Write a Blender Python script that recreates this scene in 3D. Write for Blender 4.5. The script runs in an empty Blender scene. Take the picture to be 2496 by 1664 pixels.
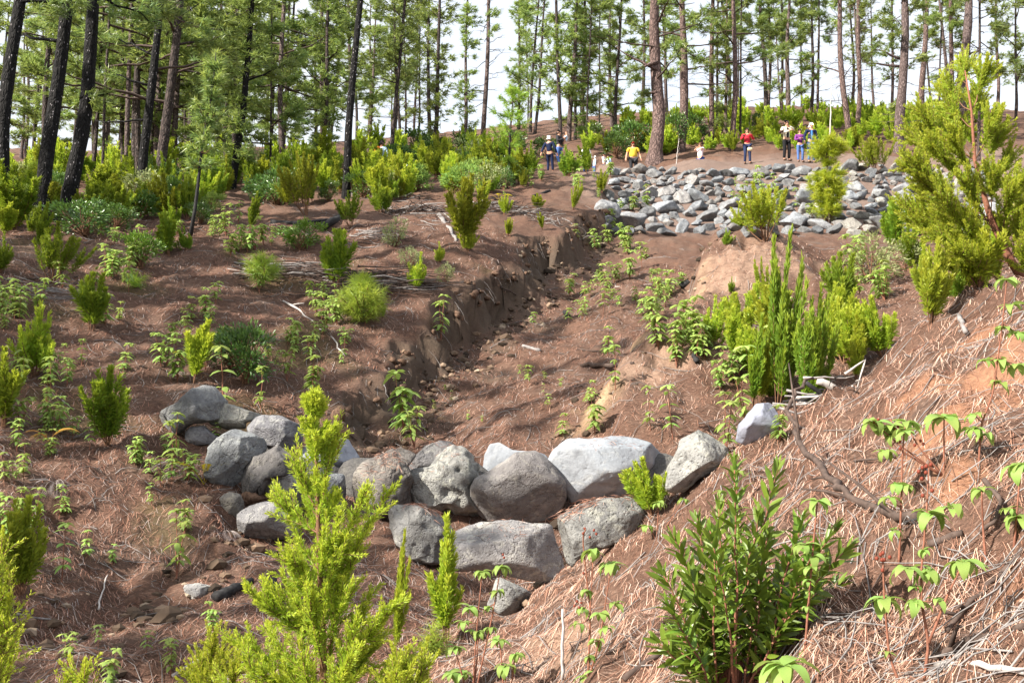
import bpy, bmesh, math, random
import numpy as np
from mathutils import Vector, Matrix

SC = bpy.context.scene
COL = SC.collection
rng = np.random.RandomState(7)
rnd = random.Random(11)

# ------------------------------------------------------------------ camera, sky, sun, exposure
F = 2676.0                       # focal length in photograph pixels (2496 wide)
PITCH = math.radians(7.0)
cam_d = bpy.data.cameras.new("camera")
cam_d.sensor_width = 36.0
cam_d.lens = 36.0 * F / 2496.0
cam_d.clip_start = 0.1
cam_d.clip_end = 2000.0
cam = bpy.data.objects.new("camera", cam_d)
COL.objects.link(cam)
cam.rotation_euler = (math.radians(90) + PITCH, 0, 0)
SC.camera = cam

SUN_DIR = Vector((-0.74, -0.46, 0.62)).normalized()      # from the scene to the sun
SUN_EL = math.asin(SUN_DIR.z)
SUN_AZ = math.atan2(SUN_DIR.x, SUN_DIR.y)
world = bpy.data.worlds.new("World")
SC.world = world
world.use_nodes = True
wn = world.node_tree.nodes
sky = wn.new("ShaderNodeTexSky")
sky.sky_type = 'NISHITA'
sky.sun_disc = False
sky.sun_elevation = SUN_EL
sky.sun_rotation = SUN_AZ % (2 * math.pi)
sky.air_density = 1.0
sky.dust_density = 4.0
sky.ozone_density = 1.0
wn["Background"].inputs["Strength"].default_value = 0.15
_tc = wn.new("ShaderNodeTexCoord"); _cl = wn.new("ShaderNodeTexNoise"); _cl.inputs["Scale"].default_value = 2.2; _cl.inputs["Detail"].default_value = 5
world.node_tree.links.new(_tc.outputs["Generated"], _cl.inputs["Vector"])
_cr = wn.new("ShaderNodeValToRGB"); _cr.color_ramp.elements[0].position = 0.30; _cr.color_ramp.elements[0].color = (.60, .60, .60, 1); _cr.color_ramp.elements[1].position = 0.6; _cr.color_ramp.elements[1].color = (.93, .93, .93, 1)
world.node_tree.links.new(_cl.outputs["Fac"], _cr.inputs["Fac"])
_mx = wn.new("ShaderNodeMix"); _mx.data_type = 'RGBA'
_mx.inputs[7].default_value = (2.8, 2.92, 3.05, 1)            # thin bright cloud veil over the whole sky
world.node_tree.links.new(_cr.outputs["Color"], _mx.inputs["Factor"]); world.node_tree.links.new(sky.outputs["Color"], _mx.inputs[6])
world.node_tree.links.new(_mx.outputs[2], wn["Background"].inputs["Color"])

sun_d = bpy.data.lights.new("sun", 'SUN')
sun_d.energy = 5.0
sun_d.angle = math.radians(0.6)
sun_d.color = (1.0, 0.93, 0.82)
sun = bpy.data.objects.new("sun", sun_d)
COL.objects.link(sun)
sun.rotation_euler = SUN_DIR.to_track_quat('Z', 'Y').to_euler()

SC.view_settings.view_transform = 'Standard'
SC.view_settings.look = 'None'
SC.view_settings.gamma = 1.0
SC.view_settings.use_curve_mapping = False
SC.view_settings.exposure = 1.45
SC.cycles.max_bounces = 6
SC.cycles.diffuse_bounces = 3
SC.cycles.glossy_bounces = 2
SC.cycles.transmission_bounces = 3
SC.cycles.transparent_max_bounces = 4

# ------------------------------------------------------------------ helpers
CP, SP = math.cos(PITCH), math.sin(PITCH)

def P(u, v, d):
    """world point seen at photograph pixel (u, v) at ground distance d ahead"""
    X = (u - 1248.0) / F
    U = (832.0 - v) / F
    k = d / (CP - U * SP)
    return np.array([X * k, d, (SP + U * CP) * k])

def smooth(a, b, x):
    t = np.clip((x - a) / (b - a), 0, 1)
    return t * t * (3 - 2 * t)

_perm = np.random.RandomState(3).permutation(512).astype(np.int64)
_perm = np.concatenate([_perm, _perm, _perm])

def noise2(x, y, seed=0):
    x = np.asarray(x, float) + seed * 17.31
    y = np.asarray(y, float) + seed * 9.17
    xi = np.floor(x).astype(np.int64); yi = np.floor(y).astype(np.int64)
    xf = x - xi; yf = y - yi
    u = xf * xf * xf * (xf * (xf * 6 - 15) + 10); v = yf * yf * yf * (yf * (yf * 6 - 15) + 10)
    def g(ix, iy, dx, dy):
        h = _perm[(_perm[ix & 511] + iy) & 511]
        a = h * (2 * math.pi / 512.0)
        return np.cos(a) * dx + np.sin(a) * dy
    n00 = g(xi, yi, xf, yf); n10 = g(xi + 1, yi, xf - 1, yf)
    n01 = g(xi, yi + 1, xf, yf - 1); n11 = g(xi + 1, yi + 1, xf - 1, yf - 1)
    return 1.5 * ((n00 * (1 - u) + n10 * u) * (1 - v) + (n01 * (1 - u) + n11 * u) * v)

def noise3(p, f, seed=0):
    p = np.asarray(p) * f + seed * 13.7
    i = np.floor(p).astype(np.int64); fr = p - i
    w = fr * fr * (3 - 2 * fr)
    out = 0
    for dx in (0, 1):
        for dy in (0, 1):
            for dz in (0, 1):
                h = _perm[(_perm[(_perm[(i[:, 0] + dx) & 511] + i[:, 1] + dy) & 511] + i[:, 2] + dz) & 511] / 255.5 - 1
                wt = (w[:, 0] if dx else 1 - w[:, 0]) * (w[:, 1] if dy else 1 - w[:, 1]) * (w[:, 2] if dz else 1 - w[:, 2])
                out = out + h * wt
    return out

def mesh_np(name, V, faces, smooth_shade=True, attrs=None):
    """faces: list of int arrays (n,3) / (n,4)"""
    me = bpy.data.meshes.new(name)
    V = np.asarray(V, np.float32)
    faces = [np.asarray(f, np.int32) for f in faces if len(f)]
    me.vertices.add(len(V)); me.vertices.foreach_set("co", V.ravel())
    tot = np.concatenate([np.full(len(f), f.shape[1], np.int32) for f in faces])
    loops = np.concatenate([f.ravel() for f in faces])
    me.loops.add(len(loops)); me.loops.foreach_set("vertex_index", loops)
    me.polygons.add(len(tot))
    start = np.concatenate([[0], np.cumsum(tot)[:-1]]).astype(np.int32)
    me.polygons.foreach_set("loop_start", start)
    try:
        me.polygons.foreach_set("loop_total", tot)
    except Exception:
        pass
    me.polygons.foreach_set("use_smooth", np.full(len(tot), smooth_shade, bool))
    if attrs:
        for k, a in attrs.items():
            at_ = me.attributes.new(k, 'FLOAT', 'POINT')
            at_.data.foreach_set("value", np.asarray(a, np.float32))
    me.update(calc_edges=True)
    me.validate()
    return me

def link(name, me, mat=None, parent=None, **props):
    o = bpy.data.objects.new(name, me)
    COL.objects.link(o)
    if mat is not None and me is not None and len(me.materials) == 0:
        me.materials.append(mat)
    if parent is not None:
        o.parent = parent
    for k, v in props.items():
        o[k] = v
    return o

def thing(name, loc, label, category, group=None, rot=(0, 0, 0), scale=1.0):
    o = bpy.data.objects.new(name, None)
    COL.objects.link(o)
    o.empty_display_size = 0.2
    o.location = tuple(float(a) for a in loc); o.rotation_euler = rot; o.scale = (scale,) * 3
    o["label"] = label; o["category"] = category
    if group: o["group"] = group
    return o

class MB:
    """collects vertices / faces / float attribute t"""
    def __init__(s): s.V = []; s.F = {3: [], 4: []}; s.I = {3: [], 4: []}; s.T = []; s.n = 0; s.mi = 0
    def add(s, V, faces, t=0.0):
        V = np.asarray(V, float).reshape(-1, 3)
        for f in faces:
            f = np.asarray(f)
            if len(f): s.F[f.shape[1]].append(f + s.n); s.I[f.shape[1]].append(np.full(len(f), s.mi, np.int32))
        s.V.append(V); s.T.append(np.broadcast_to(np.asarray(t, float), (len(V),)).copy()); s.n += len(V)
    def mesh(s, name, smooth_shade=True):
        V = np.concatenate(s.V); fs = [np.concatenate(s.F[k]) for k in (3, 4) if s.F[k]]
        me = mesh_np(name, V, fs, smooth_shade, {"t": np.concatenate(s.T)})
        idx = np.concatenate([np.concatenate(s.I[k]) for k in (3, 4) if s.I[k]])
        if idx.any() and len(idx) == len(me.polygons): me.polygons.foreach_set("material_index", idx)
        return me

def unit(v):
    v = np.asarray(v, float)
    return v / np.maximum(np.linalg.norm(v, axis=-1, keepdims=True), 1e-9)

def perp(d):
    d = unit(d)
    ref = np.where(np.abs(d[..., 2:3]) < 0.9, np.array([0, 0, 1.0]), np.array([1.0, 0, 0]))
    a = unit(np.cross(d, ref)); b = np.cross(d, a)
    return a, b

def tube(mb, pts, rad, sides=6, t=0.0, rough=0.0, cap=True):
    pts = np.asarray(pts, float); n = len(pts)
    rad = np.broadcast_to(np.asarray(rad, float), (n,))
    tan = np.gradient(pts, axis=0); tan = unit(tan)
    a, b = perp(np.broadcast_to(unit(tan.mean(0)), tan.shape))
    a = unit(a - (a * tan).sum(1, keepdims=True) * tan); b = np.cross(tan, a)
    ang = np.arange(sides) * 2 * math.pi / sides
    R = rad[:, None] * (1 + rough * rng.uniform(-1, 1, (n, sides)))
    V = pts[:, None, :] + R[..., None] * (np.cos(ang)[None, :, None] * a[:, None, :] + np.sin(ang)[None, :, None] * b[:, None, :])
    i = np.arange(n - 1)[:, None] * sides; j = np.arange(sides)[None, :]; j2 = (j + 1) % sides
    f = np.stack([i + j, i + j2, i + sides + j2, i + sides + j], -1).reshape(-1, 4)
    V = V.reshape(-1, 3); faces = [f]
    if cap:
        V = np.concatenate([V, pts[-1:] , pts[:1]])
        k = n * sides; jj = np.arange(sides)
        faces.append(np.stack([np.full(sides, k), (n - 1) * sides + jj, (n - 1) * sides + (jj + 1) % sides], -1))
        faces.append(np.stack([np.full(sides, k + 1), (jj + 1) % sides, jj], -1))
    tt = np.repeat(np.broadcast_to(np.asarray(t, float), (n,)), sides)
    if cap: tt = np.concatenate([tt, [tt[-1], tt[0]]])
    mb.add(V, faces, tt)

def blades(mb, Pb, D, L, W, t, droop=0.0, kind='diamond', roll=None):
    """many small leaves: base points, directions, length, width"""
    Pb = np.asarray(Pb, float); n = len(Pb)
    if n == 0: return
    D = unit(D); L = np.broadcast_to(np.asarray(L, float), (n,))[:, None]; W = np.broadcast_to(np.asarray(W, float), (n,))[:, None]
    a, b = perp(D)
    th = (rng.uniform(0, 2 * math.pi, n) if roll is None else roll)[:, None] if roll is None or np.ndim(roll) else np.full((n, 1), roll)
    S = np.cos(th) * a + np.sin(th) * b
    dr = np.array([0, 0, -1.0]) * droop
    t = np.broadcast_to(np.asarray(t, float), (n,))
    idx = np.arange(n)[:, None]
    if kind == 'tri':
        V = np.stack([Pb - S * W / 2, Pb + S * W / 2, Pb + D * L + dr * L], 1)
        mb.add(V.reshape(-1, 3), [idx * 3 + np.array([[0, 1, 2]])], np.repeat(t, 3))
    elif kind == 'diamond':
        m = Pb + D * L * 0.5 + dr * L * 0.25
        V = np.stack([Pb, m - S * W / 2, Pb + D * L + dr * L, m + S * W / 2], 1)
        mb.add(V.reshape(-1, 3), [idx * 4 + np.array([[0, 1, 2, 3]])], np.repeat(t, 4))
    else:   # 'leaf': creased along the midrib and bent
        Nn = np.cross(S, D)
        q = [0.0, 0.3, 0.68, 1.0]
        mid = [Pb + D * L * x + dr * L * x * x for x in q]
        V = np.stack([mid[0], mid[1] - S * W * .46 + Nn * W * .14, mid[1], mid[1] + S * W * .46 + Nn * W * .14,
                      mid[2] - S * W * .42 + Nn * W * .12, mid[2], mid[2] + S * W * .42 + Nn * W * .12, mid[3]], 1)
        q4 = np.array([[1, 2, 5, 4], [2, 3, 6, 5]]); t3 = np.array([[0, 2, 1], [0, 3, 2], [4, 5, 7], [5, 6, 7]])
        mb.add(V.reshape(-1, 3), [(idx[:, :, None] * 8 + t3[None]).reshape(-1, 3), (idx[:, :, None] * 8 + q4[None]).reshape(-1, 4)], np.repeat(t, 8))

# ------------------------------------------------------------------ materials
def new_mat(name):
    m = bpy.data.materials.new(name); m.use_nodes = True
    nt = m.node_tree; nt.nodes.clear()
    out = nt.nodes.new("ShaderNodeOutputMaterial")
    return m, nt, out

def N(nt, typ, **kw):
    n = nt.nodes.new(typ)
    for k, v in kw.items():
        if k == 'op': n.operation = v
        elif k == 'bt': n.blend_type = v
        else:
            n.inputs[k].default_value = v
    return n

def ramp(nt, fac, stops):
    r = nt.nodes.new("ShaderNodeValToRGB")
    el = r.color_ramp.elements
    while len(el) < len(stops): el.new(0.5)
    for e, (p, c) in zip(el, stops):
        e.position = p; e.color = (*c, 1) if len(c) == 3 else c
    nt.links.new(fac, r.inputs["Fac"])
    return r.outputs["Color"]

def mixc(nt, fac, a, b, bt='MIX'):
    m = nt.nodes.new("ShaderNodeMix"); m.data_type = 'RGBA'; m.blend_type = bt
    for sock, val in ((m.inputs["Factor"], fac), (m.inputs[6], a), (m.inputs[7], b)):
        if hasattr(val, "is_output"): nt.links.new(val, sock)
        elif isinstance(val, (int, float)): sock.default_value = val
        else: sock.default_value = (*val, 1)
    return m.outputs[2]

def math_n(nt, op, a, b=0.0, clamp=False):
    m = nt.nodes.new("ShaderNodeMath"); m.operation = op; m.use_clamp = clamp
    for s, v in ((m.inputs[0], a), (m.inputs[1], b)):
        if hasattr(v, "is_output"): nt.links.new(v, s)
        else: s.default_value = v
    return m.outputs[0]

def noise_n(nt, vec, scale, detail=4, rough=0.55, dist=0.0):
    n = nt.nodes.new("ShaderNodeTexNoise")
    n.inputs["Scale"].default_value = scale; n.inputs["Detail"].default_value = detail
    n.inputs["Roughness"].default_value = rough; n.inputs["Distortion"].default_value = dist
    nt.links.new(vec, n.inputs["Vector"])
    return n.outputs["Fac"]

def attr_n(nt, name):
    a = nt.nodes.new("ShaderNodeAttribute"); a.attribute_name = name
    return a.outputs["Fac"]

def principled(nt, out, color, rough=0.8, spec=0.3, bump=None, bdist=0.02, bstr=0.6):
    p = nt.nodes.new("ShaderNodeBsdfPrincipled")
    if hasattr(color, "is_output"): nt.links.new(color, p.inputs["Base Color"])
    else: p.inputs["Base Color"].default_value = (*color, 1)
    if hasattr(rough, "is_output"): nt.links.new(rough, p.inputs["Roughness"])
    else: p.inputs["Roughness"].default_value = rough
    p.inputs["Specular IOR Level"].default_value = spec
    if bump is not None:
        b = nt.nodes.new("ShaderNodeBump"); b.inputs["Distance"].default_value = bdist; b.inputs["Strength"].default_value = bstr
        nt.links.new(bump, b.inputs["Height"]); nt.links.new(b.outputs["Normal"], p.inputs["Normal"])
    nt.links.new(p.outputs[0], out.inputs["Surface"])
    return p

def plain_mat(name, color, rough=0.8, var=0.15, scale=30.0, spec=0.2):
    m, nt, out = new_mat(name)
    tc = nt.nodes.new("ShaderNodeTexCoord")
    n = noise_n(nt, tc.outputs["Object"], scale, 3)
    c = ramp(nt, n, [(0.3, tuple(x * (1 - var) for x in color)), (0.7, tuple(min(1, x * (1 + var)) for x in color))])
    principled(nt, out, c, rough, spec)
    return m

def leaf_mat(name, low, high, tip, rough=0.5, spec=0.35, trans=0.35, hue_var=0.5, base_dark=None):
    """foliage: colour varies per leaf, per plant and towards the young shoot tips (attribute t)"""
    m, nt, out = new_mat(name)
    geo = nt.nodes.new("ShaderNodeNewGeometry"); oi = nt.nodes.new("ShaderNodeObjectInfo")
    c = mixc(nt, geo.outputs["Random Per Island"], low, high)
    t = attr_n(nt, "t")
    f = math_n(nt, 'MULTIPLY', math_n(nt, 'POWER', t, 2.0), math_n(nt, 'ADD', math_n(nt, 'MULTIPLY', oi.outputs["Random"], hue_var), 1.0 - hue_var), True)
    c = mixc(nt, f, c, tip)
    hs = nt.nodes.new("ShaderNodeHueSaturation")
    hs.inputs["Hue"].default_value = 0.5
    nt.links.new(math_n(nt, 'ADD', math_n(nt, 'MULTIPLY', oi.outputs["Random"], 0.035), 0.4825), hs.inputs["Hue"])
    nt.links.new(math_n(nt, 'ADD', math_n(nt, 'MULTIPLY', oi.outputs["Random"], 0.3), 0.85), hs.inputs["Value"])
    nt.links.new(c, hs.inputs["Color"]); c = hs.outputs["Color"]
    p = nt.nodes.new("ShaderNodeBsdfPrincipled"); nt.links.new(c, p.inputs["Base Color"])
    p.inputs["Roughness"].default_value = rough; p.inputs["Specular IOR Level"].default_value = spec
    tr = nt.nodes.new("ShaderNodeBsdfTranslucent"); nt.links.new(mixc(nt, 0.35, c, (tip[0] * 1.1, tip[1] * 1.1, tip[2] * 0.7)), tr.inputs["Color"])
    ms = nt.nodes.new("ShaderNodeMixShader"); ms.inputs[0].default_value = trans
    nt.links.new(p.outputs[0], ms.inputs[1]); nt.links.new(tr.outputs[0], ms.inputs[2]); nt.links.new(ms.outputs[0], out.inputs["Surface"])
    return m

M = {}
M['pine'] = leaf_mat("pine_needles", (0.080, 0.165, 0.055), (0.17, 0.265, 0.085), (0.40, 0.45, 0.11), 0.40, 0.5, 0.45, 0.3)
M['pine_young'] = leaf_mat("young_pine_needles", (0.16, 0.31, 0.04), (0.28, 0.41, 0.06), (0.46, 0.52, 0.08), 0.45, 0.35, 0.45, 0.4)
M['heath'] = leaf_mat("heath_leaves", (0.09, 0.18, 0.018), (0.17, 0.27, 0.025), (0.36, 0.41, 0.035), 0.55, 0.25, 0.42, 0.55)
M['heath_dark'] = leaf_mat("dark_heath_leaves", (0.15, 0.21, 0.022), (0.25, 0.31, 0.03), (0.42, 0.43, 0.045), 0.55, 0.25, 0.5, 0.4)
M['pine_lime'] = leaf_mat('lime_pine_needles', (0.22, 0.38, 0.03), (0.38, 0.50, 0.045), (0.58, 0.60, 0.06), 0.45, 0.35, 0.45, 0.4)
M['heath_tree'] = leaf_mat('tree_heath_leaves', (0.17, 0.25, 0.024), (0.30, 0.38, 0.034), (0.48, 0.46, 0.05), 0.55, 0.25, 0.5, 0.4)
M['heath_lime'] = leaf_mat("lime_heath_leaves", (0.19, 0.31, 0.025), (0.32, 0.43, 0.04), (0.56, 0.56, 0.065), 0.5, 0.3, 0.5, 0.3)
M['broad'] = leaf_mat("glossy_dark_leaves", (0.045, 0.10, 0.025), (0.09, 0.165, 0.035), (0.17, 0.25, 0.05), 0.32, 0.5, 0.25, 0.5)
M['bush'] = leaf_mat("laurel_leaves", (0.065, 0.135, 0.018), (0.13, 0.215, 0.026), (0.27, 0.34, 0.035), 0.40, 0.4, 0.25, 0.4)
M['cistus'] = leaf_mat("soft_green_leaves", (0.16, 0.28, 0.07), (0.26, 0.38, 0.09), (0.42, 0.50, 0.13), 0.6, 0.25, 0.4, 0.5)
M['pale'] = leaf_mat("pale_grey_green_leaves", (0.20, 0.25, 0.11), (0.32, 0.36, 0.17), (0.44, 0.46, 0.22), 0.65, 0.2, 0.3, 0.5)
M['fern_y'] = leaf_mat("yellow_fern", (0.50, 0.42, 0.03), (0.62, 0.50, 0.04), (0.62, 0.50, 0.05), 0.6, 0.2, 0.35, 0.2)
M['fern_o'] = leaf_mat("orange_fern", (0.50, 0.27, 0.07), (0.62, 0.36, 0.11), (0.62, 0.36, 0.10), 0.6, 0.2, 0.35, 0.2)
M['fern_g'] = leaf_mat("dead_grey_fern", (0.26, 0.22, 0.21), (0.38, 0.33, 0.32), (0.36, 0.30, 0.28), 0.8, 0.1, 0.15, 0.2)
M['wood'] = plain_mat("brown_stem", (0.16, 0.085, 0.05), 0.85, 0.3, 40)
M['greywood'] = plain_mat("weathered_grey_wood", (0.20, 0.185, 0.18), 0.9, 0.35, 18)
M['darkwood'] = plain_mat("dark_wood", (0.07, 0.05, 0.042), 0.9, 0.4, 25)
M['palewood'] = plain_mat("bleached_wood", (0.40, 0.37, 0.35), 0.85, 0.25, 20)
M['charwood'] = plain_mat("charred_wood", (0.022, 0.021, 0.022), 0.8, 0.5, 20)
M['redstem'] = plain_mat("reddish_stem", (0.20, 0.085, 0.055), 0.8, 0.3, 60)
M['berry'] = plain_mat("brown_seed_capsule", (0.16, 0.035, 0.02), 0.6, 0.3, 60)

def bark_mat(name, base, light, crack, fleck=None, fleck_amt=0.0, scale=9.0):
    m, nt, out = new_mat(name)
    tc = nt.nodes.new("ShaderNodeTexCoord"); oi = nt.nodes.new("ShaderNodeObjectInfo")
    mp = nt.nodes.new("ShaderNodeMapping"); mp.inputs["Scale"].default_value = (1, 1, 0.38)
    ad = nt.nodes.new("ShaderNodeVectorMath"); ad.operation = 'ADD'
    nt.links.new(tc.outputs["Object"], mp.inputs["Vector"])
    nt.links.new(mp.outputs[0], ad.inputs[0])
    cx = nt.nodes.new("ShaderNodeCombineXYZ")
    for i in range(3): nt.links.new(math_n(nt, 'MULTIPLY', oi.outputs["Random"], 37.0 * (i + 1)), cx.inputs[i])
    nt.links.new(cx.outputs[0], ad.inputs[1])
    vec = ad.outputs[0]
    vo = nt.nodes.new("ShaderNodeTexVoronoi"); vo.feature = 'DISTANCE_TO_EDGE'; vo.inputs["Scale"].default_value = scale
    dn = nt.nodes.new("ShaderNodeTexNoise"); dn.inputs["Scale"].default_value = scale * 0.8
    nt.links.new(vec, dn.inputs["Vector"])
    va = nt.nodes.new("ShaderNodeVectorMath"); va.operation = 'MULTIPLY_ADD'
    nt.links.new(dn.outputs["Color"], va.inputs[0]); va.inputs[1].default_value = (0.16,) * 3; nt.links.new(vec, va.inputs[2])
    nt.links.new(va.outputs[0], vo.inputs["Vector"])
    edge = math_n(nt, 'MULTIPLY', vo.outputs["Distance"], 3.5, True)
    nz = noise_n(nt, vec, scale * 1.3, 5)
    c = mixc(nt, nz, base, light)
    c = mixc(nt, math_n(nt, 'POWER', math_n(nt, 'SUBTRACT', 1.0, edge), 2.0), c, crack)
    if fleck:
        v2 = nt.nodes.new("ShaderNodeTexVoronoi"); v2.inputs["Scale"].default_value = scale * 2.0
        nt.links.new(vec, v2.inputs["Vector"])
        f1 = math_n(nt, 'LESS_THAN', v2.outputs["Distance"], 0.24)
        sx = nt.nodes.new("ShaderNodeSeparateColor"); nt.links.new(v2.outputs["Color"], sx.inputs[0])
        f2 = math_n(nt, 'GREATER_THAN', sx.outputs[0], 1.0 - fleck_amt)
        c = mixc(nt, math_n(nt, 'MULTIPLY', f1, f2), c, fleck)
    h = math_n(nt, 'ADD', edge, math_n(nt, 'MULTIPLY', nz, 0.5))
    principled(nt, out, c, 0.85, 0.2, h, 0.03, 0.8)
    return m

M['bark_burnt'] = bark_mat("charred_bark", (0.006, 0.006, 0.0065), (0.017, 0.0155, 0.016), (0.003, 0.003, 0.003), (0.27, 0.25, 0.26), 0.22, 12.0)
M['bark_grey'] = bark_mat("grey_pine_bark", (0.085, 0.066, 0.064), (0.17, 0.125, 0.118), (0.04, 0.028, 0.026), (0.38, 0.30, 0.28), 0.15, 11.0)
M['bark_red'] = bark_mat("reddish_pine_bark", (0.10, 0.066, 0.060), (0.21, 0.145, 0.13), (0.03, 0.02, 0.018), (0.36, 0.28, 0.26), 0.2, 10.0)
M['bark_dark'] = bark_mat("dark_pine_bark", (0.045, 0.035, 0.033), (0.095, 0.07, 0.062), (0.015, 0.012, 0.012), (0.25, 0.21, 0.2), 0.12, 11.0)

# ------------------------------------------------------------------ terrain: three surfaces meeting in eroded edges
FAR = [(0, 385, 80), (500, 375, 85), (900, 350, 88), (1200, 322, 85), (1500, 290, 82), (1800, 268, 88), (2200, 266, 88), (2450, 272, 88),
       (0, 362, 140), (900, 345, 140), (1800, 292, 140), (2400, 296, 140), (0, 380, 230), (900, 380, 230), (1800, 340, 230), (2400, 340, 230)]
LP = [(0, 1664, 8.3), (0, 1480, 9.7), (0, 1250, 11.5), (0, 1000, 14.5), (0, 820, 17), (0, 650, 20.5), (0, 600, 22), (0, 540, 25.5), (0, 480, 31),
      (300, 1400, 11.5), (300, 1200, 13), (300, 1000, 15.5), (300, 800, 19), (300, 650, 22.5), (300, 560, 26.5), (300, 490, 32),
      (520, 1225, 13.4), (480, 1080, 14.8), (500, 930, 17), (600, 800, 19.8), (600, 650, 23.5), (600, 560, 27.5), (600, 500, 33), (600, 450, 41),
      (800, 980, 17.5), (860, 900, 18.8), (850, 750, 21.8), (850, 660, 24.2), (850, 600, 26.5), (850, 520, 31), (850, 470, 38),
      (1000, 790, 21.5), (1050, 690, 23.8), (1100, 600, 27), (1150, 530, 31), (1200, 470, 37), (1200, 425, 44),
      (1270, 630, 27.3), (1330, 560, 31), (1400, 540, 33), (1440, 480, 38), (1440, 420, 45), (1300, 420, 46), (1370, 413, 50), (1430, 425, 51),
      (0, 430, 46), (500, 412, 52), (900, 400, 53), (1200, 380, 58), (1450, 360, 60),
      (-500, 1000, 13), (-500, 600, 20), (-400, 450, 30), (-500, 1500, 8.0), (700, 1120, 15.2)] + FAR
RIP = [(1500, 560, 37.0), (1700, 562, 37.3), (1900, 552, 37.8), (2100, 547, 38), (2300, 542, 38), (1500, 470, 42), (1700, 470, 42), (1900, 468, 42),
       (2150, 465, 42), (2350, 460, 42), (1480, 402, 46.5), (1700, 396, 46.5), (1900, 392, 46.5), (2100, 389, 46.5), (2350, 387, 46.5),
       (1500, 400, 50), (1640, 398, 50), (1820, 396, 49), (1950, 394, 49), (2200, 388, 49.5), (1550, 392, 55), (1750, 378, 55), (1900, 372, 55), (2100, 365, 55),
       (2350, 365, 55), (1500, 345, 63), (1800, 325, 66), (2100, 313, 66), (2400, 313, 66)]
GP = [(-100, 1664, 8.6), (150, 1560, 9.6), (330, 1480, 10.8), (500, 1340, 12.3), (300, 1600, 9.2), (600, 1500, 10.1), (600, 1664, 8.5), (700, 1330, 12.9),
      (900, 1664, 7.4), (900, 1480, 10), (960, 1390, 12.0), (1200, 1430, 12.4), (1250, 1496, 11.2), (1100, 1560, 9.2),
      (860, 1085, 16.3), (1000, 1060, 16.6), (1150, 1060, 16.3), (1300, 1060, 15.8), (1000, 960, 19.0), (1150, 900, 20.5), (1300, 900, 20.6), (1120, 850, 22.2),
      (1250, 800, 23.6), (1220, 770, 25.0), (1400, 760, 25.3), (1350, 700, 27.6), (1320, 650, 29.8), (1500, 640, 30.8), (1430, 600, 33), (1600, 570, 36.3), (1500, 565, 36.3),
      (1450, 900, 20.4), (1550, 760, 24.4), (1650, 640, 30)] + RIP + FAR
MP = [(1050, 1664, 7.0), (1150, 1600, 8), (1250, 1540, 8.8), (1350, 1430, 10), (1480, 1310, 10.6), (1560, 1240, 10.6), (1640, 1190, 10.4), (1760, 1110, 10.2),
      (1900, 1040, 10.0), (2000, 1000, 9.6), (2100, 950, 9.2), (2200, 865, 9.4), (2300, 790, 9.4), (2496, 705, 9.6),
      (1300, 1664, 6), (1450, 1550, 6.4), (1600, 1400, 6.9), (1750, 1250, 7.2), (1900, 1150, 7.4), (2050, 1080, 7), (2200, 1000, 6.6), (2400, 900, 6.4), (2600, 800, 6.5),
      (1500, 1664, 5.1), (1700, 1600, 4.8), (1900, 1500, 4.7), (2100, 1350, 4.8), (2300, 1200, 4.8), (2496, 1080, 4.8), (1900, 1664, 4.1), (2100, 1600, 3.9),
      (2300, 1500, 3.8), (2496, 1400, 3.7), (2400, 1664, 3.2), (2800, 1664, 2.7), (2900, 1100, 4.2), (2900, 760, 7),
      (1560, 1290, 12), (1700, 1215, 12.5), (1850, 1130, 13), (2000, 1060, 13), (2200, 940, 13), (2450, 790, 13), (1300, 1420, 12.2),
      (1450, 1060, 15.5), (1600, 1040, 15.5), (1750, 1035, 15.5), (1550, 900, 17.8), (1600, 970, 16.6), (1700, 880, 18.4), (1650, 845, 19.6), (1800, 930, 17),
      (1800, 850, 19.3), (1750, 805, 21.3), (1880, 1000, 15.5), (2050, 960, 15.5), (2000, 860, 18.3), (2100, 800, 20), (2150, 700, 24), (2000, 750, 22.5), (2250, 690, 23.5), (2450, 640, 23),
      (1720, 690, 25), (1780, 765, 23), (1880, 745, 23.6), (1830, 650, 26.3), (1830, 595, 29), (1950, 650, 27), (1830, 572, 33), (1950, 572, 33.5), (2100, 600, 30), (2300, 590, 31)] + RIP + FAR

def prep(pts):
    Q = np.array([P(*p) for p in pts])
    feet = np.array([[0.8 * math.sin(a), 0.8 * math.cos(a), -1.6] for a in (-0.6, 0, 0.6)] + [[0, 1.8, -1.45]])
    Q = np.concatenate([Q, feet])
    r = np.hypot(Q[:, 0], Q[:, 1]); th = np.arctan2(Q[:, 0], Q[:, 1])
    a = th * 3.0; b = np.log(r)
    q = (Q[:, 2] + 1.6) / r
    d2 = (a[:, None] - a[None]) ** 2 + (b[:, None] - b[None]) ** 2
    K = 0.5 * d2 * np.log(d2 + 1e-12) + np.eye(len(a)) * 2e-4
    A = np.zeros((len(a) + 3,) * 2); A[:len(a), :len(a)] = K
    Pm = np.stack([np.ones_like(a), a, b], 1); A[:len(a), len(a):] = Pm; A[len(a):, :len(a)] = Pm.T
    w = np.linalg.solve(A, np.concatenate([q, [0, 0, 0]]))
    return a, b, w

_S = [prep(LP), prep(GP), prep(MP)]

def surf(s, a, b):
    ca, cb, w = s
    out = w[-3] + w[-2] * a + w[-1] * b
    for i in range(len(ca)):
        d2 = (a - ca[i]) ** 2 + (b - cb[i]) ** 2
        out = out + w[i] * 0.5 * d2 * np.log(d2 + 1e-12)
    return out

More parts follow.
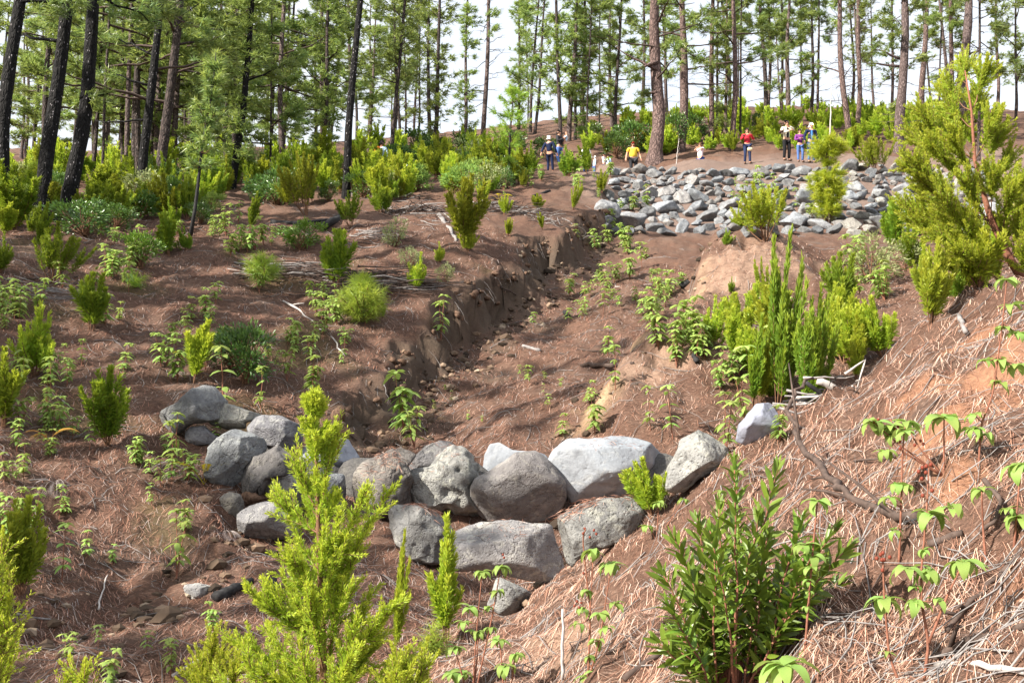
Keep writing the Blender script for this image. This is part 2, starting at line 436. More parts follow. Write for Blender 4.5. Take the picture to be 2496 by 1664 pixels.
E1 = [(-900, 1600, 6.5), (-100, 1600, 8.8), (150, 1500, 10.2), (330, 1430, 11.3), (520, 1250, 13.2), (640, 1180, 14.4), (850, 1040, 16.9), (925, 940, 18.6), (920, 870, 19.5),
      (1060, 812, 21), (1070, 740, 22.3), (1090, 710, 23), (1200, 680, 25), (1280, 640, 27), (1290, 590, 29.5), (1390, 585, 31), (1400, 560, 33), (1480, 520, 36), (1470, 450, 41), (1470, 400, 47), (1400, 330, 80)]
E2 = [(700, 1900, 4.0), (1000, 1664, 7.0), (1130, 1580, 8.6), (1230, 1490, 10.4), (1320, 1400, 12), (1340, 1090, 15), (1405, 1050, 15.8), (1480, 945, 17.6), (1560, 870, 18.8), (1640, 800, 20.8), (1690, 710, 24), (1720, 640, 27), (1770, 580, 31), (1770, 545, 36), (1700, 400, 47), (1700, 300, 80)]
E1 = np.array([P(*p)[:2] for p in E1]); E2 = np.array([P(*p)[:2] for p in E2])

def sdist(poly, x, y):
    """signed distance, positive on the left of the line"""
    best = np.full(np.shape(x), 1e9); sg = np.zeros(np.shape(x))
    for (ax, ay), (bx, by) in zip(poly[:-1], poly[1:]):
        dx, dy = bx - ax, by - ay
        t = np.clip(((x - ax) * dx + (y - ay) * dy) / (dx * dx + dy * dy), 0, 1)
        d = np.hypot(x - ax - t * dx, y - ay - t * dy)
        s = np.sign(dx * (y - ay) - dy * (x - ax)) ; m = d < best - 1e-9
        best = np.where(m, d, best); sg = np.where(m, s, sg)
    return best * sg

DOMES = [(P(u, v, d)[0], d, a, b, c) for u, v, d, a, b, c in ((1600, 950, 17.2, 1.5, 1.5, .42), (1700, 900, 18.4, 1.2, 1.2, .25), (1835, 640, 26.6, 1.5, 2.2, .6), (1850, 590, 29.0, 1.4, 1.6, .35))]
PITS = [(P(u, v, d)[0], d, a, b) for u, v, d, a, b in ((2010, 1500, 4.75, .20, .22), (1930, 1480, 4.85, .15, .14), (370, 1640, 8.9, .30, .30), (460, 745, 20.8, .22, .22), (310, 735, 21.0, .3, .25), (130, 1170, 12.2, .28, .28), (780, 610, 26.0, .6, .3), (700, 610, 26.0, .4, .25), (560, 990, 15.9, .45, .3), (480, 1330, 12.0, .35, .3))]

def H(x, y, full=False):
    x = np.asarray(x, float); y = np.asarray(y, float)
    r = np.maximum(np.hypot(x, y), 0.3); th = np.arctan2(x, y)
    thc = np.clip(th, -0.66, 0.66)
    a = thc * 3.0; b = np.log(r)
    zl, zg, zm = [surf(s, a, b) * r - 1.6 for s in _S]
    wob = 0.42 * noise2(x * 0.6, y * 0.6, 5) + 0.20 * noise2(x * 1.9, y * 1.9, 6) + 0.09 * noise2(x * 5, y * 5, 7)
    d1 = sdist(E1, x, y) + wob; d2 = -sdist(E2, x, y) + wob * 0.8
    w1 = 0.09 + 0.55 * smooth(-0.15, 0.55, noise2(x * 0.33, y * 0.33, 8)) + 0.004 * r
    m1 = smooth(-w1, w1 * 0.6, d1); m2 = smooth(-0.25, 0.22, d2)
    z = zg + (zm - zg) * m2
    z = np.where(d1 > -1.5, z + (zl - z) * m1, z)
    z = z - 0.34 * np.exp(-((d1 + 1.0) / 0.95) ** 2) * smooth(14.5, 17, r) * (1 - smooth(32, 36, r))
    n_d = noise2(x * 1.3, y * 1.3, 61) + .5 * noise2(x * 3.4, y * 3.4, 62)
    for (hx, hy, ra, rb, hh) in DOMES:
        z = z + hh * (1 + .45 * n_d) * np.exp(-(((x - hx) / ra) ** 2 + ((y - hy) / rb) ** 2 + .5 * n_d) ** 2)
    lip = np.exp(-((d1 - 0.12) / 0.22) ** 2) * 0.06
    n1 = noise2(x * 0.8, y * 0.8, 1); n2 = noise2(x * 2.3, y * 2.3, 2); n3 = noise2(x * 6.1, y * 6.1, 3)
    n4 = noise2(x * 15, y * 15, 4)
    near = smooth(1.5, 9, r)
    bump = 0.12 * n1 * near + (0.045 + 0.035 * near) * n2 + 0.032 * n3 + 0.012 * n4 - 0.04 * np.abs(n2) * np.abs(n1) * near
    bump = bump + 0.25 * smooth(30, 60, r) * noise2(x * 0.25, y * 0.25, 9)
    rip = smooth(36.5, 38, y) * (1 - smooth(47, 52, y)) * smooth(2.5, 4, x)
    bump = bump * (1 - 0.6 * rip)
    z = z - 0.85 * np.exp(-((y - 51.6) / 1.9) ** 2) * smooth(2.6, 4.2, x) * (1 - smooth(9.3, 10.2, x))     # hollow behind the bank's crest
    z = z + bump + lip * (1 - smooth(30, 45, r))
    bank = m2 * smooth(2.2, 3.5, r) * (1 - smooth(10.5, 13, r))
    bl = 1 - np.abs(noise2(x * 1.1 + .5 * y, y * .9 - .3 * x, 51)) * 1.6
    z = z + bank * (0.13 * (bl - .6) + 0.05 * (1 - 2 * np.abs(noise2(x * 3.1, y * 2.3, 52))))
    for (hx, hy, hr, hd) in PITS:
        z = z - hd * np.exp(-(((x - hx) / hr) ** 2 + ((y - hy) / (hr * .8)) ** 2) ** 1.5)
    back = smooth(0.9, 2.0, np.abs(th))
    z = z * (1 - back) + back * (-1.7 + 0.3 * y + 0.12 * np.clip(x, -40, 40) * 0 + bump)
    if full:
        return z, d1, d2, m1, m2
    return z

def hz(x, y): return float(H(np.array([x]), np.array([y]))[0])

_gr = np.linspace(math.log(1.2), math.log(170), 620); _gt = np.linspace(-.62, .62, 620)
_GT, _GR = np.meshgrid(_gt, np.exp(_gr))
_GZ = H(_GR * np.sin(_GT), _GR * np.cos(_GT))
def TZ(x, y):
    """terrain height from a table, for the many look-ups inside the view"""
    x = np.asarray(x, float); y = np.asarray(y, float)
    a = np.clip((np.log(np.maximum(np.hypot(x, y), 1.25)) - _gr[0]) / (_gr[1] - _gr[0]), 0, 618.999); b = np.clip((np.arctan2(x, y) - _gt[0]) / (_gt[1] - _gt[0]), 0, 618.999)
    i = a.astype(int); j = b.astype(int); f = a - i; g = b - j
    return (_GZ[i, j] * (1 - f) + _GZ[i + 1, j] * f) * (1 - g) + (_GZ[i, j + 1] * (1 - f) + _GZ[i + 1, j + 1] * f) * g

_dd = np.exp(np.linspace(math.log(1.5), math.log(150), 900))
def at(u, v, dmax=140.0):
    """ground point under a photograph pixel (first hit of its ray)"""
    q = P(u, v, 1.0)
    pts = q[None] * _dd[:, None]
    below = pts[:, 2] < TZ(pts[:, 0], pts[:, 1])
    if not below.any() or _dd[below.argmax()] > dmax:
        return None
    i = below.argmax(); lo, hi = _dd[max(i - 1, 0)], _dd[i]
    for _ in range(12):
        mid = (lo + hi) / 2; p = q * mid
        if p[2] < TZ(p[0], p[1]): hi = mid
        else: lo = mid
    p = q * hi
    return np.array([p[0], p[1], float(TZ(p[0], p[1]))])

def ground_at(u, v, dflt):
    p = at(u, v)
    if p is None:
        q = P(u, v, dflt); p = np.array([q[0], q[1], hz(q[0], q[1])])
    return p

def build_ground():
    fr = np.linspace(-0.60, 0.60, 600)
    bk = np.linspace(0.60, 2 * math.pi - 0.60, 60)[1:-1]
    ths = np.concatenate([fr, bk])
    rs = np.concatenate([np.exp(np.linspace(math.log(0.5), math.log(60), 620)), np.exp(np.linspace(math.log(60), math.log(420), 60))[1:]])
    TH, R = np.meshgrid(ths, rs)
    X = R * np.sin(TH); Y = R * np.cos(TH)
    Z, d1, d2, m1, m2 = H(X, Y, True)
    nr, nc = R.shape
    V = np.stack([X, Y, Z], -1).reshape(-1, 3)
    # crumbling relief of the scarp, in three dimensions
    wsc = (np.exp(-((d1 + 0.15) / 0.35) ** 2) * (1 - smooth(34, 46, R)) * smooth(9, 14, R) * (np.abs(TH) < .6)).reshape(-1)
    k_ = np.where(wsc > .03)[0]; q_ = V[k_]
    V[k_, 0] += wsc[k_] * (.16 * noise3(q_, 2.6, 1) + .09 * noise3(q_, 6.5, 2) + .05 * noise3(q_, 14, 3)); V[k_, 1] += wsc[k_] * (.12 * noise3(q_, 3.1, 4) + .08 * noise3(q_, 8, 5)); V[k_, 2] += wsc[k_] * .05 * noise3(q_, 7, 6)
    i = np.arange(nr - 1)[:, None] * nc; j = np.arange(nc)[None]; j2 = (j + 1) % nc
    f = np.stack([i + j, i + j2, i + nc + j2, i + nc + j], -1).reshape(-1, 4)
    V = np.concatenate([V, [[0, 0, hz(0, 0.01)]]]); c = len(V) - 1
    jj = np.arange(nc)
    cap = np.stack([np.full(nc, c), (jj + 1) % nc, jj], -1)
    # kinds of bare soil, plus sun patches painted with the sand: dark washed-out scarp of the left bank, ochre scarp on the spurs, orange earth on the near bank
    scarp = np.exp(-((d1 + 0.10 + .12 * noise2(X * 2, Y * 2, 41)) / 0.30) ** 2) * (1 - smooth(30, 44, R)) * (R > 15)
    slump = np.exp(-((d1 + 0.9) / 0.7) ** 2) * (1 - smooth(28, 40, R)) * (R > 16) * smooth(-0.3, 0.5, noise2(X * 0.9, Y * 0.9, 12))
    ochre = np.exp(-((d2 - 0.05) / 0.24) ** 2) * smooth(14.5, 15.5, R) * (1 - smooth(30, 38, R)) * smooth(0.05, 0.5, noise2(X * 0.8, Y * 0.8, 21) + .5 * noise2(X * 3, Y * 3, 22))
    def spot(u, v, rad):
        p = ground_at(u, v, 8)
        return np.exp(-(((X - p[0]) ** 2 + (Y - p[1]) ** 2) / rad ** 2))
    orange = np.zeros_like(R)
    for u, v, rad in ((2350, 1000, .42), (2270, 960, .25), (2440, 915, .42), (2330, 1175, .16), (2490, 1440, .14), (1960, 1480, .16), (2380, 830, .25)):
        orange = np.maximum(orange, spot(u, v, rad))
    orange = smooth(0.3, 0.85, orange + 0.40 * noise2(X * 4, Y * 4, 14) + 0.30 * noise2(X * 11, Y * 11, 15))
    sand_sunlit = np.zeros_like(R)  # pale sand on mounds and spurs; on the left slope, sunlit patches painted in
    for u, v, rad in ((1840, 620, 1.7), (1800, 660, 1.5), (1900, 590, 1.2), (1560, 900, .7), (1640, 850, .7), (80, 610, 1.1), (300, 610, .9), (1440, 1560, .35), (1330, 1590, .4)):
        sand_sunlit = np.maximum(sand_sunlit, spot(u, v, rad))
    sand_sunlit = smooth(0.35, 1.0, sand_sunlit + 0.35 * noise2(X * 1.7, Y * 1.7, 16) + 0.3 * noise2(X * 6, Y * 6, 17))
    berm = smooth(36, 38, Y) * (1 - smooth(49, 53, Y)) * smooth(1.5, 3.5, X)
    moss = smooth(0.15, 0.6, noise2(X * 0.55, Y * 0.55, 18)) * (d1 > 0.3) * (R < 26)
    bk = (1 - (R > 0))
    def ap(a): return np.concatenate([a.reshape(-1), [0]])
    me = mesh_np("ground", V, [f, cap], True, {"scarp": ap(np.maximum(scarp, slump * 0.7)), "ochre": ap(ochre), "orange": ap(orange), "sand_sunlit": ap(sand_sunlit), "berm": ap(berm), "moss": ap(moss)})
    m, nt, out = new_mat("needle_covered_earth")
    tc = nt.nodes.new("ShaderNodeTexCoord"); vec = tc.outputs["Object"]
    big = noise_n(nt, vec, 0.9, 5, 0.6)
    mid = noise_n(nt, vec, 5.0, 6, 0.65, 0.6)
    # needle streaks: noise squeezed along three directions
    st = []
    for k, ang in enumerate((0.3, 1.4, 2.5)):
        mp = nt.nodes.new("ShaderNodeMapping"); mp.inputs["Rotation"].default_value = (0.3 * k, 0.2, ang); mp.inputs["Scale"].default_value = (6, 75, 40)
        nt.links.new(vec, mp.inputs["Vector"]); st.append(noise_n(nt, mp.outputs[0], 1.0, 3, 0.6, 0.8))
    streak = math_n(nt, 'MAXIMUM', math_n(nt, 'MAXIMUM', st[0], st[1]), st[2])
    streak_c = ramp(nt, streak, [(0.50, (0.040, 0.027, 0.021)), (0.60, (0.14, 0.080, 0.056)), (0.70, (0.33, 0.235, 0.185))])
    c = mixc(nt, 0.55, ramp(nt, big, [(0.28, (0.072, 0.036, 0.025)), (0.46, (0.165, 0.080, 0.054)), (0.60, (0.175, 0.105, 0.078)), (0.74, (0.21, 0.165, 0.14))]), streak_c)
    c = mixc(nt, math_n(nt, 'MULTIPLY', ramp(nt, mid, [(0.35, (0, 0, 0)), (0.62, (1, 1, 1))]), 0.35), c, (0.10, 0.062, 0.045))
    c = mixc(nt, math_n(nt, 'MULTIPLY', attr_n(nt, "moss"), 0.55), c, (0.085, 0.070, 0.026))
    c = mixc(nt, math_n(nt, 'MULTIPLY', attr_n(nt, "berm"), 0.75), c, mixc(nt, mid, (0.12, 0.085, 0.07), (0.28, 0.21, 0.18)))
    c = mixc(nt, math_n(nt, 'MULTIPLY', attr_n(nt, "sand_sunlit"), 0.62), c, mixc(nt, mid, (0.30, 0.18, 0.12), (0.46, 0.33, 0.25)))
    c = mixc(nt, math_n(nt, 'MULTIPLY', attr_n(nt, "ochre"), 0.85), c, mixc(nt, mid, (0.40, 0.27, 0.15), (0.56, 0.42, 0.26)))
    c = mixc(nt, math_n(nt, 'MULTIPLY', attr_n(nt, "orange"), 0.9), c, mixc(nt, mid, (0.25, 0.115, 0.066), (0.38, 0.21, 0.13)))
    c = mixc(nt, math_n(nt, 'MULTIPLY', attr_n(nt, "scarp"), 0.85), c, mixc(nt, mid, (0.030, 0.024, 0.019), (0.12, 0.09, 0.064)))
    fine = noise_n(nt, vec, 28.0, 5, 0.7)
    sc_ = attr_n(nt, "scarp"); keep_ = math_n(nt, 'SUBTRACT', 1.0, sc_, True)
    c = mixc(nt, math_n(nt, 'MULTIPLY', ramp(nt, fine, [(0.40, (0, 0, 0)), (0.60, (1, 1, 1))]), 0.35), c, (0.045, 0.033, 0.027))
    hgt = math_n(nt, 'ADD', math_n(nt, 'ADD', math_n(nt, 'MULTIPLY', math_n(nt, 'MULTIPLY', streak, 0.7), keep_), mid), math_n(nt, 'MULTIPLY', fine, 0.6))
    principled(nt, out, c, 0.9, 0.12, hgt, 0.035, 0.9)
    return link("ground", me, m, kind="structure")

build_ground()

# ------------------------------------------------------------------ boulders
m_, nt_, out_ = new_mat("fallen_pine_needles")
_g = nt_.nodes.new("ShaderNodeNewGeometry")
_dry = ramp(nt_, _g.outputs["Random Per Island"], [(0, (0.10, 0.055, 0.04)), (.15, (0.25, 0.12, 0.08)), (.42, (0.42, 0.225, 0.15)), (.68, (0.58, 0.39, 0.29)), (.9, (0.64, 0.50, 0.41)), (1, (0.36, 0.31, 0.29))])
_red = ramp(nt_, _g.outputs["Random Per Island"], [(0, (0.05, 0.03, 0.024)), (.2, (0.14, 0.062, 0.042)), (.5, (0.28, 0.13, 0.085)), (.72, (0.42, 0.235, 0.165)), (.88, (0.40, 0.315, 0.27)), (1, (0.36, 0.33, 0.32))])
principled(nt_, out_, mixc(nt_, attr_n(nt_, "t"), _red, _dry), .65, .25)
M['needle'] = m_

def rock_mat(name, a, b, lichen, dark, sc=3.2, bd=0.05):
    m, nt, out = new_mat(name)
    tc = nt.nodes.new("ShaderNodeTexCoord"); oi = nt.nodes.new("ShaderNodeObjectInfo")
    ad = nt.nodes.new("ShaderNodeVectorMath"); ad.operation = 'ADD'
    cx = nt.nodes.new("ShaderNodeCombineXYZ")
    for i in range(3): nt.links.new(math_n(nt, 'MULTIPLY', oi.outputs["Random"], 21.0 * (i + 1)), cx.inputs[i])
    nt.links.new(tc.outputs["Object"], ad.inputs[0]); nt.links.new(cx.outputs[0], ad.inputs[1]); vec = ad.outputs[0]
    n1 = noise_n(nt, vec, sc, 6, 0.62, 0.4); n2 = noise_n(nt, vec, sc * 4.5, 8, 0.72, 0.3); n3 = noise_n(nt, vec, sc * 14, 4, 0.7); n4 = noise_n(nt, vec, sc * 1.7, 7, 0.7, 1.5)
    c = mixc(nt, ramp(nt, n1, [(0.35, (0, 0, 0)), (0.65, (1, 1, 1))]), a, b)
    c = mixc(nt, math_n(nt, 'MULTIPLY', ramp(nt, n4, [(0.52, (0, 0, 0)), (0.62, (1, 1, 1))]), 0.6), c, lichen)
    c = mixc(nt, math_n(nt, 'MULTIPLY', ramp(nt, n2, [(0.32, (1, 1, 1)), (0.47, (0, 0, 0))]), 0.75), c, dark)
    c = mixc(nt, math_n(nt, 'MULTIPLY', ramp(nt, n3, [(0.58, (0, 0, 0)), (0.7, (1, 1, 1))]), 0.14), c, lichen)
    n6 = noise_n(nt, vec, sc * 0.55, 5, 0.6, 0.8)
    c = mixc(nt, math_n(nt, 'MULTIPLY', ramp(nt, n6, [(0.42, (1, 1, 1)), (0.52, (0, 0, 0))]), 0.45), c, mixc(nt, 0.5, dark, a))
    vc = nt.nodes.new('ShaderNodeTexVoronoi'); vc.feature = 'DISTANCE_TO_EDGE'; vc.inputs['Scale'].default_value = sc * 0.33
    dnz = nt.nodes.new('ShaderNodeTexNoise'); dnz.inputs['Scale'].default_value = sc * 1.2; dnz.inputs['Detail'].default_value = 5; nt.links.new(vec, dnz.inputs['Vector'])
    vav = nt.nodes.new('ShaderNodeVectorMath'); vav.operation = 'MULTIPLY_ADD'; nt.links.new(dnz.outputs['Color'], vav.inputs[0]); vav.inputs[1].default_value = (.5, .5, .5); nt.links.new(vec, vav.inputs[2]); nt.links.new(vav.outputs[0], vc.inputs['Vector'])
    crk = ramp(nt, vc.outputs['Distance'], [(0.0, (0, 0, 0)), (0.022, (1, 1, 1))])
    c = mixc(nt, math_n(nt, 'MULTIPLY', math_n(nt, 'SUBTRACT', 1.0, crk), 0.22), c, dark)
    c = mixc(nt, 1.0, c, oi.outputs["Color"], 'MULTIPLY')
    vo = nt.nodes.new("ShaderNodeTexVoronoi"); vo.inputs["Scale"].default_value = sc * 9; nt.links.new(vec, vo.inputs["Vector"])
    pit = math_n(nt, 'MULTIPLY', ramp(nt, vo.outputs["Distance"], [(0.1, (0, 0, 0)), (0.35, (1, 1, 1))]), 0.25)
    h = math_n(nt, 'ADD', math_n(nt, 'ADD', math_n(nt, 'MULTIPLY', n2, 1.0), math_n(nt, 'MULTIPLY', n3, 0.35)), math_n(nt, 'ADD', pit, math_n(nt, 'MULTIPLY', crk, 0.3)))
    principled(nt, out, c, 0.85, 0.25, h, bd, 0.9)
    return m

M['rock'] = rock_mat("grey_basalt", (0.17, 0.17, 0.178), (0.28, 0.277, 0.277), (0.42, 0.42, 0.38), (0.05, 0.048, 0.048))
M['rock_smooth'] = rock_mat("smooth_blue_grey_stone", (0.215, 0.235, 0.262), (0.285, 0.305, 0.335), (0.34, 0.35, 0.35), (0.15, 0.16, 0.178), 1.6, 0.015)

_ico = {}
def ico(sub):
    if sub not in _ico:
        bm = bmesh.new(); bmesh.ops.create_icosphere(bm, subdivisions=sub, radius=1.0)
        V = np.array([v.co[:] for v in bm.verts]); Fc = np.array([[v.index for v in f.verts] for f in bm.faces]); bm.free()
        _ico[sub] = (V, Fc)
    return _ico[sub]

ZA, ZB, ZC = (340, 900, 3.563), (840, 1000, 3.563), (1300, 960, 3.563)
Z7, Z8 = (0, 1110, 2.826), (832, 1110, 2.826)
def boulder_outline(z, pts, d, label, seed, tint=(1, 1, 1), mat='rock', rough=0.05, facets=11, thick=0.85, sub=5, pits=0.0):
    pts = np.array([(z[0] + x / z[2], z[1] + y / z[2]) for x, y in pts])
    ds = [q[1] for q in (at(a, b) for a, b in pts) if q is not None and q[1] < 19]
    if ds: d = min(d, min(ds) + 0.12)          # never sunk behind the slope in front
    W = np.array([P(u, v, d) for u, v in pts])
    c = W.mean(0); xy = W[:, [0, 2]] - c[[0, 2]]
    ang = np.arctan2(xy[:, 1], xy[:, 0]); rad = np.hypot(xy[:, 0], xy[:, 1]); o = np.argsort(ang); ang = ang[o]; rad = rad[o]
    # straight polygon sides, sampled on 256 directions then rounded a little
    A = np.linspace(-math.pi, math.pi, 257)[:-1]; R = np.zeros(256)
    px = rad * np.cos(ang); py = rad * np.sin(ang); n = len(ang)
    for k, t in enumerate(A):
        i = np.searchsorted(ang, t) % n; j = (i - 1) % n
        x1, y1, x2, y2 = px[j], py[j], px[i], py[i]; dx, dy = math.cos(t), math.sin(t)
        den = dx * (y2 - y1) - dy * (x2 - x1)
        R[k] = abs((x1 * (y2 - y1) - y1 * (x2 - x1)) / den) if abs(den) > 1e-6 else rad[i]
    R = np.clip(R, 0.3 * np.median(R), 2.5 * np.median(R))
    ker = np.exp(-np.linspace(-2, 2, 9) ** 2); ker /= ker.sum()
    R = np.convolve(np.concatenate([R[-4:], R, R[:4]]), ker, 'valid')  * 1.06
    V, Fc = ico(sub); V = V.copy()
    phi = np.arctan2(V[:, 2], V[:, 0]); rho = np.hypot(V[:, 0], V[:, 2])
    Rv = np.interp(phi, np.concatenate([A, [math.pi]]), np.concatenate([R, R[:1]]))
    mean = R.mean(); D = mean * thick
    k = rho ** 0.72
    Q = np.stack([np.cos(phi) * Rv * k, np.sign(V[:, 1]) * np.abs(V[:, 1]) ** 0.8 * D, np.sin(phi) * Rv * k], 1)
    rs = np.random.RandomState(seed)
    for _ in range(facets):
        nn = rs.normal(size=3); nn[1] = -abs(nn[1]) - 0.42; nn = nn / np.linalg.norm(nn)
        s = Q @ nn; h = s.max() * rs.uniform(0.66, 0.90)
        ex = np.maximum(s - h, 0); Q = Q - 0.97 * ex[:, None] * nn[None]
    dirn = unit(Q)
    ns = rough * mean * (noise3(Q / mean, 1.7, seed) * 1.0 + noise3(Q / mean, 3.9, seed + 1) * 0.55 + noise3(Q / mean, 8.5, seed + 2) * 0.35 + noise3(Q / mean, 19, seed + 3) * 0.18)
    rid = 1 - np.abs(noise3(Q / mean, 2.3, seed + 5)); ns = ns + rough * mean * 0.7 * (rid - 0.6)
    if pits: ns = ns - pits * mean * smooth(0.25, 0.7, noise3(Q / mean, 2.6, seed + 9))
    Q = Q + dirn * ns[:, None]
    rz = 0
    me = mesh_np("boulder", Q, [Fc])
    ob = link("boulder", me, M[mat], label=label, category="boulder", group="boulders of the stone check dam")
    ob.location = (c[0], c[1] + 0.0, c[2]); ob.color = (*tint, 1)
    return ob

BO = boulder_outline
BO(ZA, [(130,460),(230,350),(330,310),(540,110),(640,130),(770,300),(700,420),(430,480),(250,600),(180,580)], 15.3, "pointed grey boulder, topmost at the left end of the stone dam", 1, (0.9, 0.92, 0.92))
BO(ZA, [(560,380),(600,320),(760,300),(900,350),(1080,400),(920,460),(910,510),(750,525),(620,470)], 15.0, "pale lichened boulder leaning on the pointed one at the dam's left end", 2, (1.05, 1.04, 0.95))
BO(ZA, [(910,460),(940,395),(1060,400),(1200,405),(1290,440),(1410,490),(1400,660),(1280,690),(1100,650),(930,520)], 14.8, "smooth dark slab sloping down behind the tall foreground heath", 3, (0.85, 0.85, 0.9), 'rock', 0.03)
BO(ZA, [(410,560),(450,500),(560,495),(640,560),(690,600),(640,650),(480,660),(410,640)], 14.9, "small rounded grey boulder above the dead grey fern", 4, (0.85, 0.84, 0.88), 'rock', 0.03, 3, 0.9, 4)
BO(ZA, [(610,680),(740,570),(860,530),(930,540),(1080,640),(1080,700),(920,850),(880,950),(740,1060),(640,1010),(590,920)], 14.4, "large blue-grey boulder beside the yellow fern", 5, (0.9, 0.95, 0.98), 'rock', 0.06)
BO(ZA, [(890,960),(930,830),(1080,710),(1180,680),(1300,720),(1400,830),(1380,900),(1150,960),(1060,1050),(1060,1120),(940,1190),(890,1090)], 14.15, "dark rough curved boulder arching over a pale one", 6, (0.58, 0.55, 0.53), 'rock', 0.08)
BO(ZA, [(1070,1050),(1130,960),(1290,880),(1390,890),(1440,960),(1460,1080),(1400,1200),(1260,1170),(1100,1110)], 13.8, "pale rounded boulder tucked under the dark curved one", 7, (1.15, 1.12, 1.05), 'rock', 0.045)
BO(ZA, [(700,1120),(780,1065),(870,1090),(900,1150),(900,1200),(820,1300),(740,1240)], 14.0, "small tan boulder at the dam's lower left corner", 8, (1.05, 0.98, 0.86), 'rock', 0.045, 4, 0.9, 4)
BO(ZA, [(860,1260),(960,1190),(1160,1145),(1260,1190),(1370,1320),(1360,1460),(1200,1470),(1000,1500),(870,1460)], 13.5, "flat-faced pale boulder at the foot of the dam, left of the tall heath", 9, (1.1, 1.08, 1.08), 'rock', 0.03)
BO(ZA, [(1360,780),(1480,640),(1700,590),(1800,610),(1920,800),(1850,840),(1600,900),(1400,880)], 14.9, "smooth lavender-grey boulder half hidden behind the tall heath's tip", 10, (1.0, 0.98, 1.03), 'rock_smooth', 0.035)
BO(ZA, [(1440,980),(1600,900),(1760,930),(1790,1150),(1700,1280),(1480,1300),(1420,1150)], 14.2, "blue-grey boulder hidden behind the middle of the tall heath", 11, (0.8, 0.84, 0.9), 'rock', 0.05)
BO(ZB, [(80,600),(140,480),(280,370),(480,310),(620,390),(520,500),(600,650),(620,800),(400,860),(270,960),(150,900),(90,760)], 14.1, "brown mossy boulder strewn with dry needles beside the tall heath", 12, (0.72, 0.66, 0.6), 'rock', 0.09)
BO(ZB, [(520,500),(700,320),(820,270),(930,255),(1000,320),(980,400),(800,500),(600,600),(560,590)], 14.8, "long grey boulder lying behind the pitted one on the dam crest", 13, (0.9, 0.88, 0.88), 'rock', 0.05)
BO(ZB, [(575,545),(650,510),(760,510),(800,430),(900,340),(980,325),(1080,370),(1190,480),(1170,600),(1120,680),(1160,900),(1090,980),(900,960),(720,880),(620,760)], 13.95, "craggy pitted boulder with a deep hollow in the dam's upper row", 14, (1.12, 1.12, 1.05), 'rock', 0.085, 3, 0.85, 5, 0.20)
BO(ZB, [(1215,430),(1270,300),(1350,285),(1460,350),(1740,370),(1775,450),(1600,520),(1400,560),(1220,540)], 14.9, "pale smooth boulder peeping over the big five-sided one", 15, (0.98, 0.97, 0.97), 'rock_smooth', 0.04)
BO(ZB, [(1120,680),(1150,600),(1270,540),(1480,380),(1640,370),(1760,450),(1890,620),(1890,760),(1830,910),(1700,965),(1260,965),(1160,910),(1115,790)], 13.65, "big five-sided brown-grey boulder in the middle of the dam", 16, (0.92, 0.87, 0.85), 'rock', 0.035, 4, 0.8)
BO(ZC, [(150,620),(200,510),(310,400),(560,405),(760,370),(960,410),(1170,530),(1200,640),(1050,830),(860,880),(690,900),(520,920),(340,930),(260,780)], 13.9, "huge light blue-grey slab with sharp fracture ridges topping the dam", 17, (1.0, 1.0, 1.0), 'rock_smooth', 0.05, 9, 0.75)
BO(ZC, [(1150,800),(1190,640),(1270,470),(1290,400),(1540,270),(1620,270),(1700,350),(1680,560),(1480,700),(1300,840),(1210,850)], 13.5, "light triangular boulder at the right end of the dam", 18, (1.25, 1.25, 1.18), 'rock', 0.06)
BO(ZC, [(1770,400),(1800,260),(1940,90),(2080,75),(2138,200),(2120,380),(1900,470)], 13.9, "slate-grey boulder behind the leafy stems at the dam's right end", 19, (0.85, 0.83, 0.92), 'rock_smooth', 0.04)
BO(ZB, [(380,900),(480,830),(640,830),(760,900),(940,1020),(900,1100),(880,1290),(740,1330),(600,1300),(430,1110)], 13.55, "grey boulder with two crossed dry twigs, below the mossy one", 20, (0.95, 0.95, 0.92), 'rock', 0.07)
BO(ZB, [(870,1280),(860,1120),(1000,1040),(1200,980),(1450,970),(1780,1000),(1860,1260),(1870,1400),(1800,1480),(1480,1440),(1200,1370),(980,1390)], 13.25, "long low whitish boulder under the five-sided one at the dam's foot", 21, (1.3, 1.26, 1.24), 'rock', 0.045, 5, 0.7)
BO(ZC, [(170,1120),(210,1000),(380,940),(700,930),(830,890),(960,1090),(940,1180),(700,1300),(480,1360),(250,1520),(200,1330)], 13.0, "dark greenish-grey block under the huge blue-grey slab", 22, (0.84, 0.84, 0.8), 'rock', 0.06)
BO(Z8, [(1010,1030),(1080,840),(1200,890),(1330,970),(1260,1060),(1100,1095)], 11.35, "small pale boulder alone on the needles below the dam", 23, (1.2, 1.2, 1.15), 'rock', 0.05, 5, 0.9, 4)
BO(Z7, [(1250,890),(1350,880),(1460,900),(1440,970),(1330,990)], 11.9, "small blackened white stone lying below the dam's left part", 24, (1.3, 1.28, 1.25), 'rock', 0.10, 4, 0.9, 4)

# packed fill behind the dam so that no gap shows through between the boulders
for (u, v, d, w) in ((760, 1190, 14.9, .55), (900, 1180, 14.8, .5), (1130, 1210, 14.6, .6), (1350, 1250, 14.5, .6), (1600, 1180, 14.0, .45), (620, 1130, 15.1, .5)):
    V, Fc = ico(3)
    c = P(u, v, d); Q = V * np.array([w, .4, w * .8]); Q = Q + unit(Q) * (0.12 * w * noise3(Q, 2.5, int(u)))[:, None]
    ob = link("boulder", mesh_np("boulder", Q, [Fc]), M['rock'], label="dark stone wedged deep in the gaps of the check dam", category="boulder", group="dark stones wedged inside the check dam")
    ob.location = tuple(c); ob.color = (0.5, 0.48, 0.46, 1)

